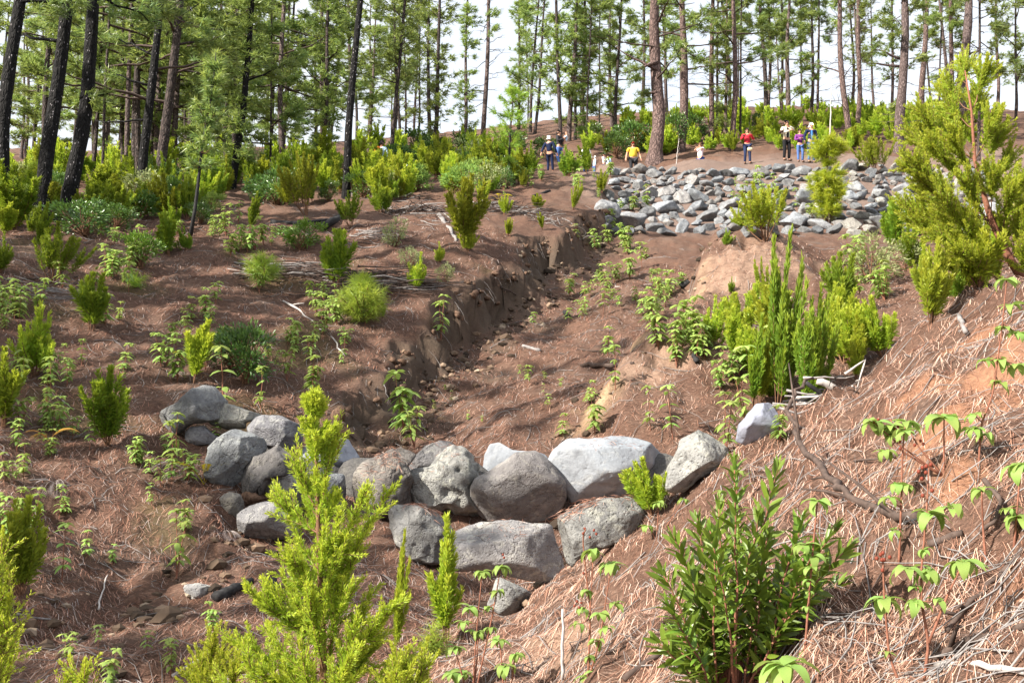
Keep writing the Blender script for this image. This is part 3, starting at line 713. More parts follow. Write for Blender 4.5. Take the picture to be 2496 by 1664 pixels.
# the stone-faced embankment: one boulder mesh of twelve kinds per stone
emb = thing("stone_embankment", P(1900, 480, 42), "long bank of loose grey boulders below the people on its crest", "embankment")
RV = []
for k in range(12):
    V, Fc = ico(4); rs = np.random.RandomState(100 + k); Q = V.copy()
    for _ in range(13):
        nn = unit(rs.normal(size=3)); s = Q @ nn; h = rs.uniform(0.48, 0.82); Q = Q - 1.0 * np.maximum(s - h, 0)[:, None] * nn[None]
    Q = Q * np.array([rs.uniform(.95, 1.3), rs.uniform(.8, 1.1), rs.uniform(.55, .85)])
    Q = Q + unit(Q) * (0.05 * noise3(Q, 2.6, k) + 0.035 * noise3(Q, 6.0, k) + .02 * noise3(Q, 14.0, k))[:, None]
    RV.append(mesh_np("boulder", Q, [Fc])); RV[-1].materials.append(M['rock'])
spots = []
tries = 0
big = [(1530, 535, 48), (1560, 455, 22), (1700, 478, 30), (1620, 505, 32), (1725, 525, 33), (1660, 480, 28), (1850, 470, 36), (1960, 480, 34), (2090, 455, 28), (2150, 475, 34), (2190, 500, 30), (2080, 545, 34), (2160, 545, 40), (2300, 455, 34), (2340, 520, 34), (1690, 440, 24), (1800, 420, 26)]
for u, v, hw in big: spots.append((u, v, hw))
while len(spots) < 330 and tries < 60000:
    tries += 1
    u = rnd.uniform(1462, 2420); v = rnd.uniform(402 + 14 * (noise2(u * .01, 3.3) + .6), 566)
    hw = rnd.uniform(13, 34) * (0.75 + 0.5 * (v - 400) / 160)
    if u < 1475 + 0.1 * (560 - v): continue
    if all(math.hypot((u - a) / (hw + c), (v - b) / (0.52 * (hw + c))) > 0.70 for a, b, c in spots):
        spots.append((u, v, hw))
for u, v, hw in spots:
    p = at(u, min(v + hw * 0.35, 575))
    if p is None or p[1] > 50: continue
    s = 1.08 * hw * p[1] / F
    o = link("boulder", RV[rnd.randrange(12)], None, emb)
    o.location = Vector(p) - emb.location + Vector((0, 0, s * 0.22)); o.scale = (s, s, s * rnd.uniform(.85, 1.15))
    o.rotation_euler = (rnd.gauss(0, .25) + 0.3, rnd.gauss(0, .25), rnd.uniform(0, 6.28))
    g = rnd.uniform(0.7, 1.4); w_ = rnd.choice([0, 0, 0, .06, -.04])
    o.color = (g * (.97 + w_), g, g * (1.04 - w_), 1)
    if u > 2060 and rnd.random() < .3: o.color = (1.4, 1.36, 1.25, 1)

# dry needles caught on the tops of some boulders
def top_needles(ob, n):
    me = ob.data; co = np.empty(len(me.vertices) * 3, np.float32); me.vertices.foreach_get("co", co); co = co.reshape(-1, 3)
    no = np.empty(len(me.vertices) * 3, np.float32); me.vertices.foreach_get("normal", no); no = no.reshape(-1, 3)
    ok = np.where((no[:, 2] > .72) & (noise3(co, 2.2, 77) > -.25))[0]
    if len(ok) < 5: return
    k = ok[rng.randint(0, len(ok), n)]; az = rng.uniform(0, 6.28, n)
    D = np.stack([np.cos(az), np.sin(az), rng.uniform(-.15, .2, n)], 1); D = D - (D * no[k]).sum(1, keepdims=True) * no[k] * .9
    mb = MB(); blades(mb, co[k] + no[k] * .008 + rng.normal(0, .03, (n, 3)) * [1, 1, 0], D, rng.uniform(.06, .15, n), .005, 0, .1, 'diamond')
    link("needles", mb.mesh("needles"), M['needle'], ob, kind="stuff")
for o in list(COL.objects):
    if o.name.startswith("boulder") and o.get("label") and any(w in o["label"] for w in ("mossy boulder strewn", "greenish-grey block", "craggy pitted", "two crossed", "dam crest", "huge light", "long low")):
        top_needles(o, 500 if "mossy" in o["label"] else (380 if "greenish" in o["label"] else 130))

# ------------------------------------------------------------------ pines
def tuft(mb, c, d, n, L, W, t=0.5, spread=1.0):
    """brush of long needles round a shoot tip"""
    c = np.asarray(c, float); d = unit(d)
    a, b = perp(d)
    ph = rng.uniform(0, 6.28, n); al = np.abs(rng.normal(0.75, 0.38, n)) * spread
    D = np.cos(al)[:, None] * d + np.sin(al)[:, None] * (np.cos(ph)[:, None] * a + np.sin(ph)[:, None] * b)
    base = c[None] + d[None] * rng.uniform(-0.14, 0.05, n)[:, None]
    blades(mb, base, D, L * rng.uniform(.7, 1.1, n), W, np.clip(t + rng.normal(0, .15, n), 0, 1), droop=0.22, kind='tri')

def tufts(mb, Cs, Ds, n, L, W, T):
    Cs = np.repeat(np.asarray(Cs, float), n, 0); Ds = np.repeat(unit(Ds), n, 0); T = np.repeat(np.asarray(T, float), n)
    m = len(Cs); a, b = perp(Ds); ph = rng.uniform(0, 6.28, m); al = np.abs(rng.normal(0.75, 0.4, m))
    D = np.cos(al)[:, None] * Ds + np.sin(al)[:, None] * (np.cos(ph)[:, None] * a + np.sin(ph)[:, None] * b)
    blades(mb, Cs + Ds * rng.uniform(-.14, .05, m)[:, None], D, L * rng.uniform(.7, 1.15, m), W, np.clip(T + rng.normal(0, .15, m), 0, 1), droop=0.22, kind='tri')

def limb_pts(p0, az, L, up, sag, n=6, wig=0.06):
    s = np.linspace(0, 1, n)[:, None]
    dirh = np.array([math.cos(az), math.sin(az), 0.0])
    pts = p0 + dirh * L * s * (1 - .1 * s) + np.array([0, 0, 1.0]) * (up * L * s - sag * L * s * s * (1 - 0.9 * s))
    pts[1:] += rng.normal(0, wig * L * 0.5, (n - 1, 3)) * s[1:]
    return pts

def crown_column(Ht, lo, nb, rad, dens=1.0):
    """sprouts hugging the stem: a shaggy green column with gaps"""
    mb = MB(); C = []; D = []; T = []
    gaps = rng.uniform(lo, Ht, 3)
    for k in range(nb):
        h = lo + (Ht - lo) * rng.uniform(0, 1) ** 0.9
        if np.min(np.abs(gaps - h)) < 0.30: continue
        az = rng.uniform(0, 6.28); tap = 0.35 + 0.65 * min(1, (Ht - h) / (0.4 * Ht))
        L = rad * tap * rng.uniform(.25, 1.0)
        if rng.uniform() < .12: L *= 1.7
        up = rng.uniform(.1, .8)
        e = np.array([math.cos(az) * L, math.sin(az) * L, h + up * L])
        mb.mi = 1; tube(mb, [np.array([0, 0, h]), e * [.5, .5, 1] - [0, 0, .1 * L], e], [.018, .012, .006], 3, 0.0, cap=False); mb.mi = 0
        for q in range(max(2, int(5 * dens))):
            f = rng.uniform(.45, 1.05); c = np.array([0, 0, h]) * (1 - f) + e * f + rng.normal(0, .12, 3)
            C.append(c); D.append([math.cos(az) * .8 + rng.normal(0, .4), math.sin(az) * .8 + rng.normal(0, .4), .75]); T.append(0.35 + .4 * f * rng.uniform(.4, 1))
    tufts(mb, C, D, 15, 0.30, 0.042, T)
    return mb.mesh("crown")

def crown_limbs(Ht, lo, nl, L0, L1, dens=1.0, droop=.25, bare=0.0):
    """long limbs carrying brushes of needles on their outer half, with gaps between"""
    mb = MB(); C = []; D = []; T = []
    for k in range(nl):
        f = (k + rng.uniform(0, 1)) / nl; h = lo + (Ht - lo) * f; L = (L0 * (1 - f) + L1 * f) * rng.uniform(.65, 1.2); az = k * 2.4 + rng.uniform(-.5, .5)
        pts = limb_pts(np.array([0, 0, h]), az, L, rng.uniform(.05, .5), droop, 6)
        mb.mi = 1; tube(mb, pts, np.linspace(.045, .012, 6) * (0.6 + .25 * L), 4, 0.0, cap=False); mb.mi = 0
        if rng.uniform() < bare: continue
        ns = int((3 + 3.2 * L) * dens)
        for q in range(ns):
            s = rng.uniform(.42, 1.0); i = min(int(s * 5), 4); fr = s * 5 - i; b = pts[i] * (1 - fr) + pts[i + 1] * fr
            az2 = az + rng.normal(0, .8); l2 = L * rng.uniform(.08, .28) * (1.3 - .5 * s)
            e = b + np.array([math.cos(az2), math.sin(az2), rng.uniform(.1, .8)]) * l2
            mb.mi = 1; tube(mb, [b, (b + e) / 2 + [0, 0, -.03], e], [.012, .009, .006], 3, 0.0, cap=False); mb.mi = 0
            for w in range(4):
                C.append(e + rng.normal(0, .11, 3)); D.append([math.cos(az2) + rng.normal(0, .5), math.sin(az2) + rng.normal(0, .5), .7]); T.append(rng.uniform(.25, .8))
    if C: tufts(mb, C, D, 15, 0.31, 0.040, T)
    return mb.mesh("crown")

def crown_bare(Ht, lo, nl, L0, top_from):
    """thin dead side branches low down, a few needle brushes high up"""
    mb = MB(); C = []; D = []; T = []
    for k in range(nl):
        f = (k + rng.uniform(0, 1)) / nl; h = lo + (Ht - lo) * f; az = rng.uniform(0, 6.28); L = L0 * rng.uniform(.4, 1.15)
        pts = limb_pts(np.array([0, 0, h]), az, L, rng.uniform(-.15, .35), .2, 6, .09)
        mb.mi = 1; tube(mb, pts, np.linspace(.028, .005, 6), 3, 0.0, cap=False); mb.mi = 0
        for q in range(3):
            s = rng.uniform(.35, .9); i = int(s * 5); b = pts[i]; az2 = az + rng.choice([-1, 1]) * rng.uniform(.4, 1)
            mb.mi = 1; tube(mb, limb_pts(b, az2, L * .4, rng.uniform(-.2, .4), .1, 4, .1), np.linspace(.012, .003, 4), 3, 0.0, cap=False); mb.mi = 0
        if h > top_from and rng.uniform() < .75 or rng.uniform() < .12:
            for q in range(5):
                s = rng.uniform(.5, 1); b = pts[int(s * 5)]
                for w in range(4):
                    C.append(b + rng.normal(0, .14, 3)); D.append([math.cos(az) + rng.normal(0, .5), math.sin(az) + rng.normal(0, .5), .8]); T.append(rng.uniform(.3, .8))
    if C: tufts(mb, C, D, 15, 0.31, 0.040, T)
    return mb.mesh("crown")

CROWN = {
    'col': [crown_column(h, lo, nb, r) for h, lo, nb, r in ((15, 1.6, 95, .95), (13, .8, 92, .8), (17, 2.6, 105, 1.1), (11, .6, 85, .7), (14, 3.5, 85, 1.2))],
    'limb': [crown_limbs(h, lo, n, a, b) for h, lo, n, a, b in ((14, 2.2, 20, 2.3, .6), (12, 1.4, 21, 1.9, .5), (16, 3.2, 22, 2.7, .7), (13, 2.6, 17, 2.2, .8))],
    'sparse': [crown_limbs(h, lo, n, a, b, .6, .35, .35) for h, lo, n, a, b in ((16, 3.6, 20, 2.8, 1.2), (15, 3.0, 18, 2.4, 1.0), (17, 4.2, 20, 3.0, 1.3))],
    'bare': [crown_bare(h, lo, n, L, t) for h, lo, n, L, t in ((16, 1.4, 46, 1.6, 7.5), (15, 1.0, 42, 1.4, 6.0), (17, 2.0, 46, 1.9, 8.5), (14, 1.2, 40, 1.3, 5.2))],
}
for k in CROWN:
    for m_ in CROWN[k]: m_.materials.append(M['pine']); m_.materials.append(M['darkwood'])

def trunk_mesh(r, Ht, flare=1.35, sides=14, n=36, bend=0.12, seed=0):
    rs = np.random.RandomState(seed)
    z = np.concatenate([np.linspace(-0.5, 1.2, 8), np.linspace(1.5, Ht, n)])
    f = np.clip(z / Ht, 0, 1)
    R = r * (1 - 0.72 * f ** 1.1) * (1 + (flare - 1) * np.exp(-np.maximum(z, -.1) / 0.28))
    b = bend * r * 6
    X = b * np.sin(z * rs.uniform(.25, .5) + rs.uniform(0, 6)) * smooth(0, 3, z) ; Y = b * np.sin(z * rs.uniform(.25, .5) + rs.uniform(0, 6)) * smooth(0, 3, z)
    mb = MB(); global rng
    keep = rng; rng = rs
    tube(mb, np.stack([X, Y, z], 1), R, sides, rough=0.07)
    rng = keep
    return mb.mesh("trunk")

def pine(u, v, utop, w, kind, bark, label, Ht=None, d=None, group=None, limbs=(), cs=1.0, flare=1.35, dflt=75):
    if d is None: p = ground_at(u, v, dflt)
    else:
        q = P(u, v, d); p = np.array([q[0], q[1], hz(q[0], q[1])])
    dist = p[1]
    r = w * 0.5 * dist / F
    top = P(utop, 0, dist)
    ax = Vector((top[0] - p[0], rnd.uniform(-.04, .04) * (top[2] - p[2]), top[2] - p[2])).normalized()
    if ax.z < 0.9: ax = Vector((ax.x * .5, ax.y, 1)).normalized()
    cv = rnd.choice(CROWN[kind]) if kind else None
    if Ht is None: Ht = (max(v.co.z for v in cv.vertices) - 0.3) * cs if cv else 15.0
    t = thing("pine_tree", p, label, "pine tree", group)
    q = Vector((0, 0, 1)).rotation_difference(ax); t.rotation_mode = 'QUATERNION'; t.rotation_quaternion = q
    link("trunk", trunk_mesh(r, Ht, flare, 14 if w > 15 else 9, 36 if w > 15 else 18, seed=int(u * 7 + v) % 9999), M[bark], t)
    if cv:
        c = link("crown", cv, None, t); c.rotation_euler = (0, 0, rnd.uniform(0, 6.28)); c.scale = (cs * 1.2, cs * 1.2, cs)
    for h, az, L, up, sag, fol in limbs:
        mb = MB(); pts = limb_pts(np.array([0, 0, h]), az, L, up, sag, 9, .05)
        tube(mb, pts, np.linspace(max(.03, r * .28), .012, 9), 6, 0.0)
        b = link("branch", mb.mesh("branch"), M[bark], t)
        if fol:
            mb = MB(); C = []; D = []; T = []
            for k in range(fol):
                s = rng.uniform(.45, 1); i = min(int(s * 8), 7); bb = pts[i]
                e = bb + rng.normal(0, .11, 3) * L * .45
                for k2 in range(4): C.append(e + rng.normal(0, .1, 3)); D.append([math.cos(az) + rng.normal(0, .6), math.sin(az) + rng.normal(0, .6), .6]); T.append(rng.uniform(.2, .7))
            tufts(mb, C, D, 16, .27, .024, T)
            link("needles", mb.mesh("needles"), M['pine'], b)
    return t

PT = [
 # u, v, utop, w, crown, bark, label, Ht, limbs
 (4, 505, 36, 36, None, 'bark_burnt', "thick charred pine trunk at the very left of the wood", [(5.5, .2, 1.8, .2, .5, 10)]),
 (97, 545, 146, 38, None, 'bark_burnt', "charred pine trunk with white flecks, second from the left edge", [(4.6, 2.6, 2.4, .35, .3, 0), (6.2, .4, 2.6, -.2, .3, 12)]),
 (162, 505, 220, 38, None, 'bark_burnt', "leaning charred pine trunk with white flecks, third from the left edge", [(3.2, .3, .9, .3, .2, 5), (6.0, .3, 3.0, .1, .6, 16)]),
 (341, 480, 390, 24, 'sparse', 'bark_burnt', "black straight pine with crooked low limbs, left of a charred twin", [(3.6, 3.2, 2.6, .25, .1, 8), (4.6, 2.9, 2.2, .5, .1, 10), (2.5, 3.0, 2.0, .0, .3, 0)]),
 (387, 465, 428, 27, 'sparse', 'bark_dark', "dark grey pine close on the right of a black twin", [(4.3, .1, 2.4, .1, .4, 12), (5.2, .3, 2.0, .4, .3, 14)]),
 (248, 455, 270, 8, 'limb', 'bark_dark', "thin dark pine left of the black twin trunks", []),
 (306, 445, 330, 13, 'sparse', 'bark_grey', "slim grey pine just left of the black twin trunks", []),
 (566, 458, 612, 19, 'col', 'bark_burnt', "burnt pine with green sprouts up its stem beside a person in red", [(3.4, 3.0, 2.2, .1, .2, 10), (3.9, .2, 2.0, .6, .1, 8)]),
 (527, 428, 540, 11, 'limb', 'bark_grey', "greyish pine left of the sprouting burnt pine", []),
 (658, 437, 668, 6, 'limb', 'bark_dark', "very thin dark pine between the sprouting pine and the tall black pole", []),
 (683, 392, 705, 10, 'limb', 'bark_grey', "slim grey pine behind the thin dark one in the left wood", []),
 (800, 402, 806, 6, 'col', 'bark_dark', "thin pine shaggy with sprouts just left of the tall black pole", []),
 (843, 482, 878, 20, None, 'bark_burnt', "tall bare charred pole of a pine standing alone near the brush heaps", []),
 (952, 405, 985, 11, 'col', 'bark_dark', "dark leaning pine with a shaggy head beside the orange backpack", [(4.0, 3.1, 3.0, .3, .3, 6)]),
 (1058, 389, 1077, 12, 'col', 'bark_dark', "pine clothed in green sprouts from foot to top, in mid wood", []),
 (1177, 356, 1189, 13, 'bare', 'bark_grey', "straight grey pine with few bare branches against the open sky", [(3.6, 3.3, 2.6, -.05, -.05, 6)]),
 (1292, 322, 1312, 8, 'col', 'bark_dark', "slender dark pine, left one of a close pair behind the people", []),
 (1304, 326, 1330, 8, 'limb', 'bark_dark', "slender dark pine, right one of a close pair behind the people", []),
 (1386, 344, 1403, 13, 'limb', 'bark_grey', "grey pine rising behind the man holding a baby", []),
 (1402, 338, 1410, 8, 'col', 'bark_dark', "thin dark pine touching the grey one behind the man with a baby", []),
 (1430, 348, 1440, 5, 'bare', 'bark_dark', "very thin dark pine behind the boy in the vest", []),
 (1499, 345, 1512, 10, 'limb', 'bark_dark', "dark pine with a bushy head between the boy and the man in yellow", []),
 (1460, 322, 1464, 5, 'bare', 'bark_dark', "thread-thin pine left of the bushy headed dark pine", []),
 (1596, 395, 1607, 35, 'sparse', 'bark_red', "thickest plated pine trunk, right of the man in yellow", [(4.9, 3.2, 2.6, .45, .2, 0), (5.3, 3.5, 2.4, -.35, .4, 14), (3.7, 3.0, 1.0, -.1, .1, 10)]),
 (1660, 370, 1665, 22, 'sparse', 'bark_red', "pinkish pine trunk behind the thickest one", [(4.6, .2, 2.2, .3, .2, 10)]),
 (1735, 342, 1739, 14, 'limb', 'bark_red', "pale pink-barked pine left of the woman in red", []),
 (1747, 346, 1752, 7, 'bare', 'bark_dark', "thin dark pine close to the pale pink-barked one", []),
 (1784, 370, 1789, 15, 'sparse', 'bark_red', "sunlit plated pine just left of the woman in red", []),
 (1768, 350, 1772, 9, 'col', 'bark_red', "sprouting pink pine behind the sunlit plated one", []),
 (1804, 328, 1810, 6, 'bare', 'bark_dark', "thin pine above the head of the woman in red", []),
 (1873, 292, 1876, 9, 'bare', 'bark_grey', "distant grey pine with curled limbs between the red and the cream jackets", [(2.6, 2.8, 2.0, .6, -.2, 4), (2.4, .3, 2.0, .7, -.2, 3)]),
 (1905, 285, 1907, 8, 'bare', 'bark_red', "distant pinkish pine left of the man in the cream jacket", []),
 (1920, 302, 1926, 13, 'limb', 'bark_grey', "grey pine rising right behind the man in the cream jacket", []),
 (1977, 296, 1979, 9, 'bare', 'bark_dark', "dark straight pine behind the white-haired man in navy", []),
 (1993, 292, 1996, 7, 'bare', 'bark_grey', "thin grey pine right of the dark one behind the navy jacket", []),
 (2071, 360, 2049, 16, 'bare', 'bark_red', "pine leaning left, behind the lime-green young pine", [(4.2, 2.6, 2.2, .6, .2, 3)]),
 (2090, 320, 2097, 13, 'bare', 'bark_red', "pale straight pine right of the leaning one", []),
 (2174, 285, 2178, 8, 'col', 'bark_red', "thin sprouting pine left of the dark plated trunk on the right", [(3.0, 3.0, 1.6, -.3, .6, 3)]),
 (2191, 374, 2197, 26, 'bare', 'bark_grey', "dark plated trunk standing at the right end of the stone bank", [(4.6, 3.0, 2.4, .1, .0, 3), (5.0, 3.3, 2.0, .3, .1, 6)]),
 (2246, 286, 2250, 16, 'bare', 'bark_red', "reddish pine right of the dark plated trunk", []),
 (2290, 290, 2292, 5, 'bare', 'bark_dark', "thin dark pine left of the big heath's tip", []),
 (2317, 300, 2314, 14, 'bare', 'bark_red', "pinkish pine rising behind the left of the big heath", []),
 (2349, 330, 2349, 28, 'bare', 'bark_grey', "stout smooth grey pine rising behind the big heath's tip", [(4.8, .6, 2.2, .6, .0, 0)]),
 (2386, 392, 2389, 8, 'bare', 'bark_dark', "thin dark pine with pale spots behind the big heath", []),
 (2432, 278, 2434, 9, 'col', 'bark_red', "distant sprouting pine right of the big heath", []),
 (2476, 290, 2480, 7, 'limb', 'bark_dark', "bushy distant pine at the right edge", []),
]
for (u, v, ut, w, k, b, lab, lm) in PT:
    pine(u, v, ut, w, k, b, lab, limbs=lm, flare=1.2 if w < 30 else 1.45, d={4: 25, 97: 26, 162: 27}.get(u), Ht=16 if k is None else None)

# words that single out one of many look-alikes: what it stands beside, seen in the photograph
LMK = [(4, 440, "the leftmost charred trunk"), (97, 480, "the second charred trunk"), (162, 450, "the third charred trunk"), (341, 420, "the black twin trunk"), (387, 410, "the dark grey twin trunk"),
       (464, 480, "the slender young pine"), (566, 400, "the sprouting burnt pine"), (248, 400, "the thin pine beside the twins"), (306, 400, "the slim grey pine"), (527, 380, "the greyish pine"), (658, 390, "the very thin dark pine"),
       (745, 450, "the very tall leggy heath"), (843, 420, "the tall charred pole"), (928, 390, "the orange backpack"), (952, 360, "the dark leaning pine"), (1058, 350, "the sprout-clad pine"), (1177, 330, "the straight grey pine"), (1235, 400, "the thin young pine"),
       (1300, 300, "the close dark pair of pines"), (1342, 370, "the elderly person in navy"), (1367, 350, "the man with a baby"), (1428, 380, "the boy in the vest"), (1386, 300, "the grey pine above the baby"), (1480, 385, "the two dark-haired children"), (1543, 370, "the man in yellow"),
       (1596, 340, "the thickest trunk"), (1660, 340, "the pinkish trunk"), (1706, 375, "the woman in royal blue trousers"), (1735, 320, "the pale pink-barked pine"), (1784, 340, "the sunlit plated pine"), (1820, 350, "the woman in red"), (1915, 340, "the man in cream"), (1975, 340, "the man in navy"),
       (2022, 430, "the lime-green young pine"), (2071, 330, "the left-leaning pine"), (2090, 300, "the pale straight pine"), (2191, 340, "the dark plated trunk"), (2246, 280, "the reddish pine on the right"), (2349, 250, "the stout grey pine"), (2300, 420, "the big leaning heath"),
       (860, 690, "the long brush heap"), (1290, 530, "the upper brush heap"), (1020, 540, "the middle brush heap"), (915, 590, "the small dark brush heap"), (822, 630, "the two-plumed heath"), (885, 730, "the bushy pine seedling"), (1135, 520, "the tall olive heath"),
       (735, 570, "the glossy light-catching bush"), (340, 610, "the shiny bush of upright wands"), (205, 530, "the dark bush by the leaning trunks"), (125, 620, "the twiggy reddish shrub"), (222, 730, "the two-plumed slope heath"), (85, 830, "the bushy heath with one tall plume"), (262, 990, "the vivid green slope heath"),
       (472, 860, "the upright heath above the dam"), (598, 850, "the rounded dark bush"), (490, 950, "the pointed dam boulder"), (118, 1060, "the orange fern"), (440, 1130, "the dead silvery fern"), (497, 1120, "the yellow fern"), (150, 1350, "the tall leafy spike"), (450, 1260, "the dark ledge"), (50, 1340, "the dark heath at the lower left"),
       (1285, 920, "the lone gully sprig"), (1440, 890, "the near gully log"), (1420, 852, "the long gully branch"), (1670, 697, "the burnt stump under the mound"), (1840, 640, "the sandy mound"), (1865, 510, "the mound's big heath"), (1530, 540, "the largest flat bank stone"), (1090, 810, "the dark notch"), (1380, 770, "the charred stump in the gully"),
       (2125, 630, "the wide grey dry bush"), (2270, 700, "the light-struck heath column"), (1895, 800, "the huge heath clump"), (2030, 790, "the rounded bright heath"), (2060, 680, "the small lime tuft"), (1605, 810, "the pale seedling clump"), (1000, 430, "the yellow heath spires"), (1500, 330, "the bushy-headed dark pine"),
       (700, 790, "the long pale slanting stick"), (640, 660, "the yellow-green pine seedling"), (1450, 1020, "the bushy seedling by the scarp"), (985, 1000, "the branching seedling behind the dam"), (1570, 600, "the grass at the bank's foot")][:-1]
_used = set()
def beside(u, v, desc, side_only=False, maxw=16):
    c = sorted(LMK, key=lambda l: math.hypot(l[0] - u, (l[1] - v) * (0.25 if side_only else 1)))
    def rel(l):
        du, dv = u - l[0], v - l[1]
        near = "just " if math.hypot(du, dv) < 70 else ""
        if side_only or abs(du) > 1.1 * abs(dv): return near + ("right of " if du > 0 else "left of ") + l[2]
        return ("above " if dv < 0 else "below ") + l[2]
    outs = [f"{desc} {rel(l)}" for l in c[:6]] + [f"{desc} {rel(a)}, {rel(b)}" for a, b in ((c[0], c[1]), (c[0], c[2]), (c[1], c[2]), (c[0], c[3]), (c[1], c[3]), (c[2], c[3]), (c[0], c[4]), (c[1], c[4]), (c[0], c[5]))]
    for o in outs:
        if o not in _used and len(o.replace("-", " ").split()) <= maxw: _used.add(o); return o
    return None

# background trees of the wood
BG_LABEL = [("far pine with a dense green crown deep in the wood", "pines deep in the left wood"), ("distant pine beyond the people, low on the skyline", "small pines on the skyline")]
def bg(n, u0, u1, d0, d1, kinds, gi, wr=(.09, .17), clear=()):
    k = 0
    while k < n:
        u = rnd.uniform(u0, u1); d = rnd.uniform(d0, d1)
        if any(abs(u - c) < w for c, w in clear) and rnd.random() < .8: continue
        q = P(u, 400, d); p = (q[0], q[1], hz(q[0], q[1]))
        kind = rnd.choice(kinds); cv = rnd.choice(CROWN[kind]); cs = rnd.uniform(.75, 1.15)
        Ht = (max(vv.co.z for vv in cv.vertices) - .3)
        key = (kind, rnd.randrange(3))
        word = {'limb': "dense-crowned", 'col': "shaggy narrow", 'sparse': "loose-limbed", 'bare': "bare-branched"}[kind]
        lab = beside(u, 330, ("far " if d < 72 else "very distant ") + word + " pine", True) or BG_LABEL[gi][0]
        t = thing("pine_tree", p, lab, "pine tree", BG_LABEL[gi][1], (rnd.gauss(0, .025), rnd.gauss(0, .025), rnd.uniform(0, 6.28)), cs)
        if key not in BGT: BGT[key] = [trunk_mesh(rnd.uniform(*wr), 15.5, 1.2, 8, 12, seed=rnd.randrange(999)) for _ in range(3)]
        tm = rnd.choice(BGT[key])
        o = link("trunk", tm, None, t); o.scale = (1, 1, Ht / 15.5)
        if not tm.materials: tm.materials.append(M[rnd.choice(['bark_dark', 'bark_grey', 'bark_dark'])])
        oc = link("crown", cv, None, t); oc.scale = (1.35, 1.35, 1.0); k += 1
BGT = {}
bg(28, -120, 860, 40, 62, ['limb', 'limb', 'sparse', 'col'], 0, clear=((843, 40), (120, 90)))
bg(32, -150, 900, 60, 105, ['limb', 'limb', 'col'], 0)
bg(12, -160, 560, 60, 105, ['limb', 'limb', 'col'], 0, (.06, .10))
bg(8, 880, 1500, 60, 80, ['col', 'col', 'bare'], 1, clear=((1150, 70),))
bg(9, 850, 1650, 78, 115, ['col', 'bare'], 1, clear=((1130, 60),))
bg(13, 1600, 2560, 70, 110, ['bare', 'bare', 'col'], 1)

# trees of the same wood standing left of the view: they shade the slope and the gully
SHADE_AT = [(-15, 11), (-17.5, 14), (-13.5, 16), (-20, 10), (-17, 18.5), (-21, 16), (-24, 20), (-19, 23), (-25, 13), (-22, 7.5), (-15.5, 7.5), (-27, 25), (-12.6, 20), (-29, 17), (-12.5, 4.2), (-14, 2.6), (-11.8, 6.2)]
for i, (x, y) in enumerate(SHADE_AT):
    cv = CROWN['limb'][i % 4]
    t = thing("pine_tree", (x, y, hz(x, y)), "pine with a full crown on the slope left of the view", "pine tree", "pines left of the view", (0, 0, i * 1.3), 1.05 if i < 14 else .68)
    o = link("trunk", trunk_mesh(.2, 14, 1.3, 9, 14, seed=i), M['bark_burnt'], t)
    link("crown", cv, None, t)

# ------------------------------------------------------------------ heath: upright plumes of tiny leaves on woody stems
def plume(mbF, mbS, pts, n, L, W, rad, t0=0.2, t1=1.0, start=.2):
    """a shoot: leaves round the curve pts"""
    pts = np.asarray(pts, float); m = len(pts)
    tube(mbS, pts, np.linspace(rad, rad * .3, m), 3, 0, cap=False)
    s = start + (1 - start) * rng.uniform(0, 1, n) ** 0.85
    x = s * (m - 1); i = np.minimum(x.astype(int), m - 2); f = (x - i)[:, None]
    b = pts[i] * (1 - f) + pts[i + 1] * f
    tan = unit(pts[i + 1] - pts[i]); a, c = perp(tan); ph = rng.uniform(0, 6.28, n); al = rng.uniform(.45, 1.15, n) * (1.15 - .5 * s)
    D = np.cos(al)[:, None] * tan + np.sin(al)[:, None] * (np.cos(ph)[:, None] * a + np.sin(ph)[:, None] * c)
    blades(mbF, b + D * L * .15 * rng.uniform(0, 1, (n, 1)), D, L * rng.uniform(.6, 1.2, n) * (1.15 - .45 * s), W, t0 + (t1 - t0) * s ** 2 * rng.uniform(.6, 1, n))

def heath_mesh(stems, tilt, per, L=.075, W=.016, h0=.5, split=(2, 4), leggy=.15, seed=0):
    """unit-height shrub"""
    mF, mS = MB(), MB()
    for k in range(stems):
        az = rng.uniform(0, 6.28); ti = abs(rng.normal(0, tilt)); hh = rng.uniform(h0, 1.0) * (1 - .25 * ti)
        if k == 0: ti *= .3; hh = 1.0
        base = np.array([math.cos(az), math.sin(az), 0]) * .03 * rng.uniform(0, 1.5)
        s = np.linspace(0, 1, 5)[:, None]
        out = np.array([math.cos(az), math.sin(az), 0])
        pts = base + out * (math.sin(ti) * hh) * s ** .8 * np.array([1, 1, 0]) + np.array([0, 0, 1]) * hh * math.cos(ti * .7) * s + rng.normal(0, .012, (5, 3)) * s
        plume(mF, mS, pts, int(per * hh), L, W, .008, .1, .95, leggy)
        for q in range(rng.randint(*split)):
            f = rng.uniform(.3, .75); i = int(f * 4); b = pts[i]
            az2 = az + rng.normal(0, 1.2); l2 = hh * (1 - f) * rng.uniform(.6, 1.05); t2 = rng.uniform(.2, .6)
            e = np.linspace(0, 1, 4)[:, None]
            p2 = b + np.array([math.cos(az2), math.sin(az2), 0]) * l2 * math.sin(t2) * e ** .7 + np.array([0, 0, 1]) * l2 * e
            plume(mF, mS, p2, int(per * l2 * 1.1), L, W, .005, .15, 1.0, .05)
    return mF.mesh("foliage"), mS.mesh("stem")

